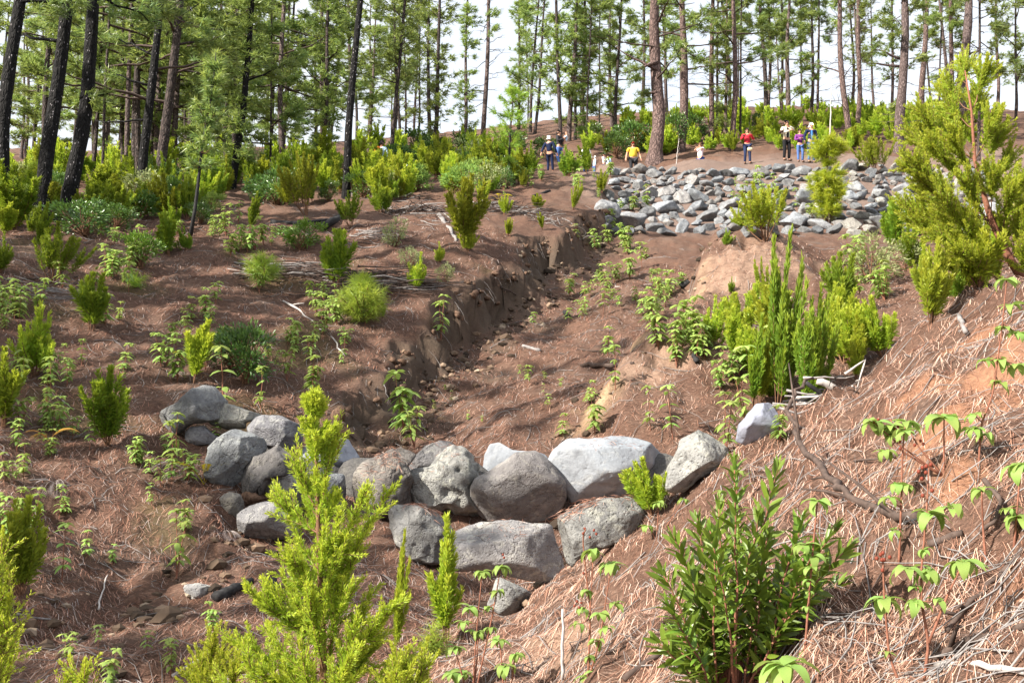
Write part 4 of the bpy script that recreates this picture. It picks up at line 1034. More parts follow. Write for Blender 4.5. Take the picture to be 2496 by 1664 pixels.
HEATH = {
 'tall': [heath_mesh(7, .20, 420, .085, .017), heath_mesh(8, .22, 420, .08, .016), heath_mesh(6, .15, 440, .085, .016)],
 'bushy': [heath_mesh(12, .45, 300, .10, .02, .45), heath_mesh(14, .5, 280, .10, .02, .4), heath_mesh(11, .38, 320, .10, .02, .5)],
 'leggy': [heath_mesh(12, .40, 260, .075, .015, .7, (2, 5), .48), heath_mesh(10, .35, 280, .075, .015, .65, (2, 5), .45)],
 'column': [heath_mesh(6, .10, 480, .11, .02, .6), heath_mesh(5, .08, 520, .12, .02, .7)],
}
HM = {'g': M['heath'], 'd': M['heath_dark'], 'l': M['heath_lime']}
_hm = {}
def heath_variant(kind, tone, i):
    k = (kind, tone, i)
    if k not in _hm:
        f, s = HEATH[kind][i]
        f2 = f.copy(); f2.materials.clear(); f2.materials.append(HM[tone])
        if not s.materials: s.materials.append(M['wood'])
        _hm[k] = (f2, s)
    return _hm[k]

def heath(u, v, hpx, kind, tone, label, group=None, wide=1.0, p=None, lean=0.0, name="heath_shrub", whole=False):
    if p is None: p = ground_at(u, v, 60)
    i = rnd.randrange(len(HEATH[kind])); f, s = heath_variant(kind, tone, i)
    h = hpx * p[1] / F
    t = thing(name, p, label, "shrub", group, (rnd.gauss(0, .09), rnd.gauss(0, .09) + lean, rnd.uniform(0, 6.28)), 1.0)
    t.scale = (h * wide, h * wide, h)
    link("foliage", f, None, t); link("stem", s, None, t)
    return t

# the ones that stand out
HS = [
 (2, 665, 100, 'bushy', 'g', "bright heath at the left edge on the sunlit strip of needles", 1.0),
 (95, 610, 120, 'tall', 'g', "heath in front of the white-flecked charred trunks, left of a twiggy shrub", 1.2),
 (25, 560, 170, 'tall', 'g', "tall heath clump at the left edge beside the first charred trunk", 1.5),
 (125, 690, 150, 'leggy', 'g', "twiggy leggy shrub with reddish bare stems on the sunlit needles", 1.2),
 (222, 805, 145, 'column', 'g', "two-plumed heath among leafy stems in the middle of the left slope", 1.2),
 (85, 915, 175, 'bushy', 'l', "bright bushy heath with one tall plume near the left edge", .9),
 (262, 1085, 190, 'bushy', 'g', "vivid green bushy heath alone on the left slope, left of the dam", 1.0),
 (12, 1040, 190, 'tall', 'd', "dull green heath cut by the left edge, halfway down", 1.3),
 (50, 1450, 230, 'bushy', 'd', "dark green heath with visible stems at the lower left edge", .9),
 (472, 935, 155, 'column', 'l', "bright upright heath just above the pointed dam boulder", 1.0),
 (412, 625, 110, 'column', 'g', "heath sprouts round the foot of the slender young pine", 1.3),
 (455, 610, 60, 'bushy', 'g', "small heath right of the slender young pine's foot", 1.2),
 (421, 560, 80, 'bushy', 'g', "rounded heath behind the slender young pine", 1.0),
 (822, 700, 150, 'column', 'g', "heath of two stout upright plumes standing in the long brush heap", 1.15),
 (1010, 705, 90, 'bushy', 'l', "yellow-green heath at the right end of the long brush heap", 1.1),
 (935, 775, 50, 'tall', 'g', "small heath sprig right of the bushy pine seedling", 1.0),
 (1135, 605, 180, 'tall', 'd', "tall olive heath at the lip of the gully, right of the middle brush heap", 1.15),
 (1140, 612, 55, 'bushy', 'l', "low yellow-green heath at the foot of the tall olive one", 1.2),
 (1072, 640, 50, 'bushy', 'l', "small yellowish heath on the gully lip, right of the pale leafy bush", 1.2),
 (1238, 575, 45, 'bushy', 'l', "small round heath at the gully lip under the upper brush heap", 1.0),
 (1228, 525, 55, 'tall', 'l', "yellow heath rising through the black end of the upper brush heap", 1.2),
 (1310, 510, 40, 'bushy', 'l', "lime heath spreading over the upper brush heap", 1.7),
 (1322, 560, 45, 'tall', 'd', "small brownish heath below the upper brush heap", .9),
 (1398, 512, 72, 'tall', 'l', "single yellow-green heath spire left of the stone bank", .8),
 (1180, 495, 65, 'tall', 'l', "yellow-green heath spire beside the thin young pine's stem", 1.2),
 (1275, 440, 85, 'tall', 'l', "pale yellow heath spire below the elderly person in navy", 1.0),
 (1468, 470, 60, 'tall', 'd', "dark heath at the left end of the stone bank", 1.3),
 (1432, 425, 90, 'tall', 'g', "big green heath in front of the boy in the vest", 1.3),
 (1385, 430, 80, 'bushy', 'g', "leafy heath hiding the feet of the man with a baby", 1.2),
 (1000, 470, 95, 'tall', 'l', "yellow heath spires left of the middle brush heap", 1.5),
 (928, 450, 90, 'bushy', 'l', "pale fluffy heath in front of the person with the orange backpack", .9),
 (885, 448, 115, 'tall', 'd', "dark tall heath right behind the charred pole", 1.5),
 (745, 525, 165, 'leggy', 'd', "very tall leggy olive heath left of the charred pole", .9),
 (930, 520, 90, 'bushy', 'g', "green bushy heath right of the charred pole", 1.0),
 (855, 555, 90, 'leggy', 'g', "twiggy heath over a pile of charred wood", 1.1),
 (610, 560, 95, 'tall', 'g', "deep green heath between the young pine and the charred wood", 1.0),
 (1865, 588, 150, 'leggy', 'l', "large leggy yellow-green heath on the sandy mound under the stone bank", 1.35),
 (1800, 560, 60, 'bushy', 'l', "lower bright side clump of the mound's heath", 1.0),
 (1768, 600, 45, 'bushy', 'g', "small round heath at the left foot of the sandy mound's big heath", 1.1),
 (1865, 755, 130, 'tall', 'd', "sparse dark heath with bare stems in front of the sandy mound", .7),
 (1780, 715, 40, 'bushy', 'g', "tiny heath tuft on the sandy mound's slope", 1.0),
 (1735, 845, 125, 'bushy', 'l', "yellow-green heath at the back of the front spur", .9),
 (1805, 880, 130, 'column', 'l', "bright heath spire left of the huge heath clump", .9),
 (2030, 855, 165, 'bushy', 'l', "rounded bright heath right of the huge heath clump", 1.0),
 (2060, 700, 50, 'bushy', 'l', "small lime-yellow tuft below the grey bush", 1.4),
 (2088, 925, 105, 'tall', 'l', "bright small heath behind the pale branches on the near bank's crest", 1.1),
 (2150, 870, 150, 'bushy', 'l', "yellow leafy heath on the near bank's crest, left of the light-struck one", 1.0),
 (2270, 790, 215, 'bushy', 'l', "light-struck heath column under the big leaning heath", .75),
 (2135, 425, 110, 'leggy', 'd', "upright olive heath at the top edge of the stone bank", 1.0),
 (1850, 985, 175, 'tall', 'l', "yellowish heath with long plumes at the left of the huge clump", .8),
 (1590, 1255, 138, 'bushy', 'l', "small bright heath growing against the right dam boulders", 1.15),
 (1085, 1565, 290, 'tall', 'l', "bright upright heath in front of the long low boulder", .85),
 (965, 1600, 290, 'tall', 'l', "narrow heath between the tall foreground heath and the bright one", .45),
 (2385, 700, 200, 'bushy', 'l', "bright bushy heath behind the big leaning heath at the right edge", 1.1),
]
for (u, v, h, k, tn, lab, wd) in HS: heath(u, v, h, k, tn, lab, None, wd)
# huge upright clump in front of the spur
p = ground_at(1895, 1005, 15)
for du, h, k, tn in ((0, 0, 'tall', 'g'),):
    t = heath(1895, 1005, 460, 'tall', 'g', "huge upright heath clump towering over the near bank's crest", None, .42, p=p)
    for j, (dx, dy, hh, wd) in enumerate(((-.35, .1, .62, .6), (.3, .2, .55, .6), (-.1, -.3, .5, .6), (.15, .4, .7, .5), (-.55, .2, .45, .6))):
        f, s = heath_variant('tall', 'g', j % 3)
        a = link("foliage", f, None, t); b = link("stem", s, None, t)
        for o in (a, b):
            o.location = (dx, dy, 0); o.scale = (wd / .42 * hh, wd / .42 * hh, hh); o.rotation_euler = (0, 0, j)

# ------------------------------------------------------------------ broad dark bushes
def bush_mesh(n, L, W, flat=.8, seed=0, kind='leaf', clumps=26):
    mF, mS = MB(), MB()
    C = unit(rng.normal(size=(clumps, 3))) * rng.uniform(.35, .85, (clumps, 1)) * np.array([.62, .62, .5]) + np.array([0, 0, .5])
    C[:, 2] = np.maximum(C[:, 2], .12)
    for c in C:
        tube(mS, [np.array([0, 0, 0]) + rng.normal(0, .03, 3) * [1, 1, 0], c * [.45, .45, .5] + rng.normal(0, .03, 3), c], [.014, .01, .004], 3, 0, cap=False)
    per = n // clumps
    Cc = np.repeat(C, per, 0); off = unit(rng.normal(size=(len(Cc), 3))) * rng.uniform(.02, .17, (len(Cc), 1))
    b = Cc + off; b[:, 2] = np.maximum(b[:, 2], .02)
    out = unit(b - np.array([0, 0, .35])) + off * 3 + np.array([0, 0, .35]) + rng.normal(0, .35, b.shape)
    blades(mF, b, out, L * rng.uniform(.7, 1.2, len(b)), W, np.clip((b[:, 2] - .3) * rng.uniform(.3, 1.2, len(b)), 0, 1), droop=.1, kind=kind)
    return mF.mesh("foliage"), mS.mesh("stem")
BUSH = [bush_mesh(1500, .085, .03, seed=1), bush_mesh(1300, .10, .034, seed=2, clumps=20), bush_mesh(1400, .085, .03, seed=3, clumps=32)]
PALE = [bush_mesh(900, .075, .03, clumps=24), bush_mesh(800, .08, .03, clumps=18)]
_bm = {}
def bush(u, v, hpx, label, group=None, wide=1.0, mat='broad', lib=None, cat="bush", name="leafy_bush", p=None):
    lib = lib or BUSH
    if p is None: p = ground_at(u, v, 55)
    i = rnd.randrange(len(lib)); k = (id(lib), i, mat)
    if k not in _bm:
        f = lib[i][0].copy(); f.materials.clear(); f.materials.append(M[mat]); s = lib[i][1]
        if not s.materials: s.materials.append(M['wood'])
        _bm[k] = (f, s)
    f, s = _bm[k]; h = hpx * p[1] / F
    t = thing(name, p, label, cat, group, (0, 0, rnd.uniform(0, 6.28))); t.scale = (h * wide, h * wide, h)
    link("foliage", f, None, t); link("stem", s, None, t)
    return t
for a in [
 (205, 575, 100, "glossy dark bush right of the two leaning charred trunks", 1.5), (285, 560, 70, "low dark glossy bush behind the left clearing", 1.3),
 (598, 935, 165, "dark green rounded bush above the dam's left boulders", .85), (560, 900, 110, "dark leafy bush left of the rounded one above the dam", 1.0),
 (490, 545, 60, "small dark bush right of the slender young pine", 1.2),
 (1190, 420, 70, "dark green bush on the rise left of the thin young pine", 1.3), (1120, 385, 75, "dark round bush in the shade beside the grey pine", 1.3),
 (1010, 385, 75, "broad dark bush behind the shaggy pines in mid wood", 1.4), (1250, 385, 70, "dark bush behind the elderly person in navy", 1.3),
 (1540, 378, 95, "big dark glossy bush left of the thickest pine trunk", .95), (1500, 385, 70, "dark bush behind the two children", 1.1),
 (1645, 372, 110, "tall dark bush in the shade of the thickest pine trunk", .75), (1690, 350, 80, "dark bush right of the pinkish trunk", 1.0),
 (1850, 318, 45, "dark distant bush right of the woman in red", 1.3), (1335, 385, 60, "dark bush behind the man holding a baby", 1.2), (1060, 395, 60, "dark bush at the foot of the sprouting pine in mid wood", 1.2),
 (2230, 350, 60, "dark bush between the reddish pines on the right", 1.0), (1440, 350, 60, "grey-green bush on the hill behind the boy", 1.2)]:
    bush(a[0], a[1], a[2], a[3], None, a[4])
bush(340, 655, 100, "shiny sprouting bush with upright leafy wands in the left clearing", None, 1.0, 'bush')
bush(735, 610, 85, "glossy light-catching bush over the hollow on the left slope", None, 1.3, 'bush')
bush(965, 600, 80, "pale silvery leafy bush behind the long brush heap", None, .9, 'pale', PALE)
bush(1000, 655, 60, "pale leafy bush touching the yellow-green heath of the brush heap", None, 1.0, 'pale', PALE)
bush(1085, 690, 55, "pale yellow-leaved bush hanging at the gully lip", None, .9, 'pale', PALE)
bush(2125, 690, 130, "wide grey-green dry bush under the stone bank on the right", None, 1.3, 'pale', PALE)
bush(2210, 660, 90, "grey twiggy bush beside the wide dry one", None, 1.2, 'pale', PALE)
bush(2020, 540, 45, "pale low bush at the foot of the lime-green young pine", None, 1.4, 'pale', PALE)

# undergrowth of the wood, shared by zone
def poly_pts(n, poly, seed):
    r = random.Random(seed); us = [q[0] for q in poly]; vs = [q[1] for q in poly]; out = []
    while len(out) < n:
        u, v = r.uniform(min(us), max(us)), r.uniform(min(vs), max(vs)); c = False
        for (x1, y1), (x2, y2) in zip(poly, poly[1:] + poly[:1]):
            if (y1 > v) != (y2 > v) and u < (x2 - x1) * (v - y1) / (y2 - y1) + x1: c = not c
        if c: out.append((u, v))
    return out
ZONES = [
 (105, [(0, 450), (250, 440), (560, 430), (840, 430), (840, 500), (600, 520), (450, 545), (200, 555), (0, 580)], (50, 105), "leafy green heath in the thick undergrowth below the left pines", "heath undergrowth below the left pines", 'ggdl'),
 (85, [(850, 420), (1200, 400), (1420, 400), (1430, 450), (1250, 470), (1050, 480), (880, 500)], (45, 90), "sunlit heath on the rise between the charred pole and the people", "heath on the rise by the charred pole", 'glld'),
 (90, [(0, 405), (560, 400), (1200, 380), (1200, 405), (840, 430), (0, 450)], (35, 75), "small heath far back between the trunks of the left wood", "heath far back in the left wood", 'gdl'),
 (120, [(1420, 330), (1700, 300), (2400, 290), (2400, 365), (1990, 372), (1430, 385)], (28, 62), "yellow-green heath scattered on the hill behind the people", "heath on the hill behind the people", 'llgd'),
 (120, [(1500, 285), (1800, 272), (2440, 272), (2440, 300), (1560, 310)], (18, 36), "tiny heath tuft dotting the crest of the hill", "heath tufts on the hill crest", 'llg'),
 (14, [(1780, 770), (2080, 740), (2150, 860), (2050, 930), (1800, 960)], (70, 150), "bright heath behind the near bank's crest", "heath behind the near bank's crest", 'lllg'),
 (18, [(2150, 560), (2450, 560), (2450, 690), (2250, 760), (2150, 690)], (40, 110), "heath on the shaded slope behind the near bank's crest", "heath behind the near bank", 'gld'),
]
TONE = {'g': "mid-green", 'd': "olive", 'l': "yellow-green"}
FORM = {'tall': "tall-plumed", 'bushy': "bushy", 'column': "columnar", 'leggy': "leggy"}
_sv = {}
def merged_shrubs(name, items, label):
    """many shrubs too small to pick apart: one mesh of thinned copies"""
    VV, FF, TT, n = [], [], [], 0
    for (p, kind, tone, h, wd, az) in items:
        k = (kind, 0)
        if k not in _sv:
            me = HEATH[kind][0][0]; co = np.empty(len(me.vertices) * 3, np.float32); me.vertices.foreach_get("co", co); co = co.reshape(-1, 4, 3)
            tt = np.empty(len(me.vertices), np.float32); me.attributes["t"].data.foreach_get("value", tt); tt = tt.reshape(-1, 4)
            sel = np.random.RandomState(5).permutation(len(co))[:len(co) // 4]; q = co[sel]; c = q.mean(1, keepdims=True); q = c + (q - c) * 2.0
            _sv[k] = (q, tt[sel])
        q, tt = _sv[k]; ca, sa = math.cos(az), math.sin(az)
        x = (q[..., 0] * ca - q[..., 1] * sa) * h * wd; y = (q[..., 0] * sa + q[..., 1] * ca) * h * wd
        V = np.stack([x + p[0], y + p[1], q[..., 2] * h + p[2]], -1).reshape(-1, 3); m = len(V) // 4
        VV.append(V); FF.append(np.arange(m * 4).reshape(m, 4) + n); TT.append(tt.ravel()); n += len(V)
    link(name, mesh_np(name, np.concatenate(VV), [np.concatenate(FF)], True, {"t": np.concatenate(TT)}), M['heath_lime'], kind="stuff", label=label, category="undergrowth")
rest = []
for zi, (n, poly, (h0, h1), lab, grp, tones) in enumerate(ZONES):
    for q, (u, v) in enumerate(poly_pts(n, poly, 40 + zi)):
        p = at(u, v)
        if p is None: continue
        kd = rnd.choice(['tall', 'bushy', 'bushy', 'tall', 'column']); tn = rnd.choice(tones); hh = rnd.uniform(h0, h1) * 1.2; wd = rnd.uniform(.85, 1.45)
        if zi in (2, 4) or (zi == 3 and q > 38):
            rest.append((p, kd, tn, hh * p[1] / F, wd, rnd.uniform(0, 6.28))); continue
        if zi == 1 and 1310 < u < 1465 and v > 388 - 0: continue
        if zi in (0, 1) and rnd.random() < .24:
            bm = rnd.choice(['broad', 'broad', 'pale', 'cistus']); bl = beside(u, v - hh * .4, {'broad': 'dark leafy bush', 'pale': 'pale greyish bush', 'cistus': 'light green bush'}[bm]) or lab
            bush(u, v, hh * .85, bl, 'broad-leaved bushes in the undergrowth', wd, bm, PALE if bm == 'pale' else BUSH, p=p); continue
        lb = beside(u, v - hh * .4, TONE[tn] + " " + FORM[kd] + " heath") or lab
        heath(u, v, hh, kd, tn, lb, grp, wd, p=p)
merged_shrubs("heath_undergrowth", rest, "small yellow-green heath scattered far back under the pines and over the hill crest")

# ------------------------------------------------------------------ cistus: thin stems with drooping soft leaves
def cistus_mesh(stems, nodes, L, W, spread=.12, top=7):
    mF, mS = MB(), MB(); B = []; D = []; T = []
    for k in range(stems):
        az = rng.uniform(0, 6.28); h = rng.uniform(.6, 1.0) if k else 1.0
        off = np.array([math.cos(az), math.sin(az), 0]) * spread * rng.uniform(.3, 1.4) * (0.3 if stems == 1 else 1)
        s = np.linspace(0, 1, 6)[:, None]; pts = off * s * h + np.array([0, 0, h]) * s + rng.normal(0, .014, (6, 3)) * s
        tube(mS, pts, np.linspace(.012, .005, 6), 4, 0, cap=False)
        for q in range(nodes):
            f = .30 + .70 * q / max(1, nodes - 1); x = min(f * 5, 4.999); i = int(x); b = pts[i] * (1 - x + i) + pts[i + 1] * (x - i)
            if q < nodes - 1 and rng.uniform() < .25: continue
            m = top if q == nodes - 1 else rng.randint(2, 6)
            a0 = rng.uniform(0, 6.28)
            for j in range(m):
                a_ = a0 + j * 6.28 / m + rng.normal(0, .25); up = rng.uniform(.0, .55) if q < nodes - 1 else rng.uniform(.1, 1.0)
                B.append(b); D.append([math.cos(a_), math.sin(a_), up]); T.append(f * rng.uniform(.5, 1))
    B, D, T = map(np.array, (B, D, T)); n = len(B)
    # leaf blade lies flat: width direction horizontal
    blades(mF, B, D, L * rng.uniform(.65, 1.2, n), W * rng.uniform(.8, 1.2, n), T, droop=.75, kind='leaf', roll=np.full(n, math.pi) + rng.normal(0, .25, n) + 0.0)
    return mF.mesh("foliage"), mS.mesh("stem")
CIS = [cistus_mesh(1, 5, .32, .12), cistus_mesh(2, 5, .29, .11), cistus_mesh(3, 6, .25, .095, .18), cistus_mesh(4, 5, .27, .10, .26), cistus_mesh(1, 7, .22, .085), cistus_mesh(2, 7, .21, .08), cistus_mesh(5, 4, .27, .10, .34)]
for f, s in CIS: f.materials.append(M['cistus']); s.materials.append(M['redstem'])
def cistus(u, v, hpx, label, group=None, i=None, p=None):
    if p is None: p = ground_at(u, v, 40)
    f, s = CIS[rnd.randrange(len(CIS)) if i is None else i]; h = hpx * p[1] / F
    t = thing("leafy_seedling", p, label, "plant", group, (rnd.gauss(0, .06), rnd.gauss(0, .06), rnd.uniform(0, 6.28)), h)
    link("foliage", f, None, t); link("stem", s, None, t)
    return t
CS = [
 (545, 1015, 170, "tall thin-stemmed seedling rising in front of the pointed dam boulder", 4), (432, 930, 100, "leafy clump above the pointed dam boulder", 3), (500, 900, 90, "pale leafy clump left of the dark bush above the dam", 2),
 (635, 1000, 110, "leafy stem behind the smooth dark dam slab", 4), (425, 1140, 130, "leafy stem in front of the small rounded dam boulder", 5), (525, 1080, 50, "single leafy sprig between the left dam boulders", 0),
 (150, 1420, 140, "tall leafy spike alone on the lower left slope", 4), (165, 1625, 80, "leafy clump at the bottom left on red needles", 2), (430, 1410, 160, "leafy stem leaning over the dark ledge", 5), (450, 1300, 80, "leafy rosette on top of the dark ledge", 3),
 (355, 1600, 60, "single small rosette in the lower left corner area", 0), (520, 1540, 70, "leafy clump left of the tall foreground heath", 3), (240, 1580, 55, "small rosette on bare red needles, lower left", 0), (415, 1650, 90, "leafy stem near the dark hole at the bottom", 2), (265, 1680, 90, "leafy clump cut by the bottom edge at the left", 3),
 (985, 1060, 150, "branching seedling behind the mossy dam boulder", 3), (1010, 1095, 100, "deep green seedling touching the dam crest", 2), (1450, 1058, 95, "bushy seedling left of the pale earth scarp", 3), (1370, 1065, 60, "seedling left of the bushy one behind the dam", 1), (1435, 985, 60, "leafy sprig on the edge of the pale scarp", 1),
 (1285, 945, 55, "lone sprig in the middle of the gully floor", 0), (1335, 1000, 40, "small sprig in the gully below the lone one", 0), (1500, 950, 110, "leafy sprig at the top of the front spur's scarp", 4), (1480, 870, 75, "sprig with curled leaves by the fallen log in the gully", 1), (1640, 1070, 130, "bright leafy stem behind the triangular dam boulder", 4), (1585, 1050, 110, "slender stem with leaf whorls on the front spur", 4),
 (1605, 850, 110, "light green seedlings at the rear edge of the front spur", 3), (1590, 790, 90, "bright seedling clump behind the spur's rear edge", 3), (1680, 830, 110, "leafy pale clump right of the spur's rear edge", 6), (1565, 770, 60, "small seedling in the upper gully left of the bright clump", 1),
 (1535, 680, 70, "leafy seedlings halfway up the gully", 3), (1420, 780, 50, "dark green seedling left side of the upper gully", 2), (1385, 790, 40, "small seedling in the gully beside a charred stump", 0), (1300, 800, 40, "seedling under the left scarp", 0),
 (1075, 830, 110, "leafy stem hanging in the dark notch of the left scarp", 5), (700, 930, 80, "seedling behind the tip of the tall foreground heath", 2), (760, 960, 90, "leafy clump on the bank above the dark hollow", 3),
 (2090, 870, 80, "seedling with one big leaf whorl on the near bank's crest", 0), (1820, 1040, 140, "tall leaf-whorled stem in front of the slate-grey boulder", 5), (1770, 1110, 150, "leaf-whorled stem right of the triangular boulder", 5), (1900, 1080, 90, "leafy sprigs over the slate-grey boulder", 3),
]
for u, v, h, lab, i in CS: cistus(u, v, h, lab, None, i)
CZ = [
 (54, [(0, 640), (560, 640), (640, 720), (480, 900), (330, 1010), (0, 980)], (28, 75), "small leafy seedling on the upper left slope", "seedlings on the upper left slope"),
 (44, [(0, 1000), (330, 1020), (480, 1180), (380, 1330), (100, 1450), (0, 1400)], (35, 80), "small leafy seedling on the shaded slope left of the dam", "seedlings left of the dam"),
 (30, [(560, 720), (880, 720), (850, 880), (680, 960), (600, 900)], (28, 60), "small leafy seedling between the brush heap and the dam", "seedlings below the long brush heap"),
 (22, [(100, 570), (700, 560), (1000, 620), (600, 680), (100, 640)], (28, 60), "small leafy seedling in the left clearing", "seedlings in the left clearing"),
 (34, [(1450, 560), (1780, 560), (1750, 640), (1600, 750), (1400, 760), (1420, 640)], (28, 60), "small leafy seedling on the upper gully floor", "seedlings in the upper gully"),
 (26, [(1480, 420), (1750, 440), (2300, 430), (2300, 540), (1500, 550)], (22, 55), "leafy sprig growing between stones of the bank", "sprigs among the stones of the bank"),
 (22, [(1150, 430), (1440, 430), (1450, 520), (1250, 490)], (22, 45), "pale leafy sprig left of the stone bank", "sprigs left of the stone bank"),
 (14, [(1000, 900), (1400, 880), (1350, 1040), (1000, 1050)], (14, 30), "tiny sprig on the gully floor", "tiny sprigs on the gully floor"),
 (16, [(1660, 790), (1790, 800), (1850, 980), (1720, 980)], (60, 110), "light leafy seedling behind the front spur", "seedlings behind the front spur"),
 (22, [(1950, 620), (2250, 700), (2200, 800), (1950, 900), (1700, 900), (1900, 800)], (40, 80), "light green sprig on the sunny slope behind the near bank", "sprigs behind the near bank"),
]
for zi, (n, poly, (h0, h1), lab, grp) in enumerate(CZ):
    seeds = poly_pts(max(4, n // 4), poly, 70 + zi); rj = random.Random(zi)
    for u, v in [(lambda c: (c[0] + rj.gauss(0, 42), c[1] + rj.gauss(0, 20)))(rj.choice(seeds)) for _ in range(n)]:
        p = at(u, v)
        if p is not None:
            i_ = rnd.randrange(len(CIS)); h_ = rnd.uniform(h0, h1) * 1.15
            form = ["single-stemmed", "two-stemmed", "three-stemmed", "clumped", "slender", "tall twin", "spreading"][i_]
            cistus(u, v, h_, beside(u, v - h_ * .4, form + (" leafy sprig" if h_ < 40 else " leafy seedling")) or lab, grp, i_, p=p)

# ------------------------------------------------------------------ young pines
def young_pine(u, v, hpx, label, whorls, tone='pine_young', lean=0.0, nt=16, stem_r=.022, L=.22, W=.010, wide=1.0, dense=1.0, up=.7, mat_stem='darkwood'):
    p = ground_at(u, v, 30); h = hpx * p[1] / F
    t = thing("young_pine", p, label, "young pine", None, (0, lean, rnd.uniform(0, .4) if lean else 0))
    z = np.linspace(-.05, h, 8); mb = MB()
    pts = np.stack([.02 * np.sin(z * 2.1), .02 * np.cos(z * 1.7), z], 1)
    tube(mb, pts, np.linspace(stem_r, stem_r * .4, 8), 7, 0, rough=.1); link("trunk", mb.mesh("trunk"), M[mat_stem], t)
    mb = MB(); C = []; D = []; T = []; ms = MB()
    for (f, r, n) in whorls:
        for k in range(n):
            az = k * 6.28 / n + rng.uniform(-.4, .4); Lr = r * wide * rng.uniform(.6, 1.1)
            b = np.array([0, 0, f * h]); e = b + np.array([math.cos(az) * Lr, math.sin(az) * Lr, Lr * up * rng.uniform(.5, 1.2)])
            tube(ms, [b, (b + e) / 2 - [0, 0, .05 * Lr], e], [.012, .009, .006], 4, 0, cap=False)
            for q in range(int(5 * dense)):
                g = rng.uniform(.3, 1.05); c = b * (1 - g) + e * g + rng.normal(0, .035, 3)
                C.append(c); D.append([math.cos(az) * .9 + rng.normal(0, .3), math.sin(az) * .9 + rng.normal(0, .3), .7]); T.append(g * rng.uniform(.4, 1))
    for q in range(5): C.append([0, 0, h * (1 - .02 * q)]); D.append([rng.normal(0, .3), rng.normal(0, .3), 1]); T.append(.8)
    tufts(mb, C, D, nt, L, W, T)
    link("needles", mb.mesh("needles"), M[tone], t); 
    if ms.n: link("branch", ms.mesh("branch"), M['wood'], t)
    return t
young_pine(464, 575, 480, "slender young pine with a black and white stem in the left clearing", [(.36, .55, 5), (.44, .6, 6), (.52, .35, 4), (.60, .5, 6), (.66, .5, 5), (.75, .3, 5), (.83, .35, 5), (.92, .25, 5)], 'pine', .10, 15, .05, .25, .026, mat_stem='charwood', wide=.85)
young_pine(1235, 460, 255, "thin young pine with airy tufts, dark stemmed, on the rise", [(.12, .2, 2), (.28, .2, 3), (.40, .9, 5), (.52, .7, 5), (.62, .85, 6), (.72, .65, 6), (.88, .6, 6), (.97, .35, 5)], 'pine_young', .07, 18, .055, .27, .022, mat_stem='charwood')
young_pine(2022, 545, 195, "lime-green fluffy young pine before the stone bank", [(.12, .45, 6), (.22, .5, 6), (.30, .6, 7), (.40, .65, 8), (.50, .62, 8), (.60, .5, 6), (.78, .2, 3), (.86, .75, 8), (.93, .75, 9), (.99, .6, 8)], 'pine_lime', .0, 26, .05, .27, .022, 1.0, 1.6, .5)
young_pine(885, 790, 120, "bushy green pine seedling below the long brush heap", [(.08, .5, 8), (.2, .55, 9), (.35, .5, 8), (.5, .42, 7), (.7, .25, 6), (.9, .12, 4)], 'pine_young', 0, 24, .02, .24, .009, .9, 1.3, .7)
young_pine(638, 700, 80, "yellow-green pine seedling at the left end of the long brush heap", [(.2, .35, 6), (.45, .35, 6), (.7, .2, 5)], 'pine_young', 0, 20, .018, .24, .009, 1.0, 1.0, .8)
young_pine(330, 700, 28, "tiny yellowish pine seedling in the left clearing", [(.4, .12, 4)], 'pine_young', 0, 16, .012, .22, .008)
young_pine(1055, 1600, 60, "small pine seedling with a star of needles near the bottom centre", [(.5, .05, 4)], 'pine_young', 0, 18, .01, .16, .005)
for (u, v, r, lab) in ((80, 470, .55, "bright needle tuft sprouting beside the first charred trunk"), (385, 55, 0, ""), ):
    if lab: young_pine(u, v, 70, lab, [(.6, .35, 6), (.9, .25, 5)], 'pine_young', 0, 24, .02, .26, .015)

# ------------------------------------------------------------------ foreground plants
def spray(mF, mS, p0, p1, n, L, W, rad, sag=.0, subs=0, sublen=.2, t0=.1, start=.15):
    p0 = np.asarray(p0, float); p1 = np.asarray(p1, float); s = np.linspace(0, 1, 7)[:, None]
    Lb = np.linalg.norm(p1 - p0)
    pts = p0 * (1 - s) + p1 * s + np.array([0, 0, -1.0]) * sag * Lb * np.sin(math.pi * s) + rng.normal(0, .012 * Lb, (7, 3)) * np.sin(math.pi * s)
    plume(mF, mS, pts, n, L, W, rad, t0, 1.0, start)
    for q in range(subs):
        f = rng.uniform(start + .05, .95); x = f * 6; i = min(int(x), 5); b = pts[i] * (1 - x + i) + pts[i + 1] * (x - i)
        d = unit(pts[i + 1] - pts[i] + rng.normal(0, .55, 3) * 1.0 * np.linalg.norm(pts[1] - pts[0]) + np.array([0, 0, .25]) * np.linalg.norm(pts[1] - pts[0]))
        l2 = sublen * (1.15 - .7 * f) * rng.uniform(.5, 1.2)
        e = b + d * l2 + np.array([0, 0, .15 * l2])
        q2 = np.linspace(0, 1, 4)[:, None]
        plume(mF, mS, b * (1 - q2) + e * q2, max(5, int(n * 0.55 * l2 / max(Lb, .1))), L, W, rad * .45, t0 + .2, 1.0, .03)

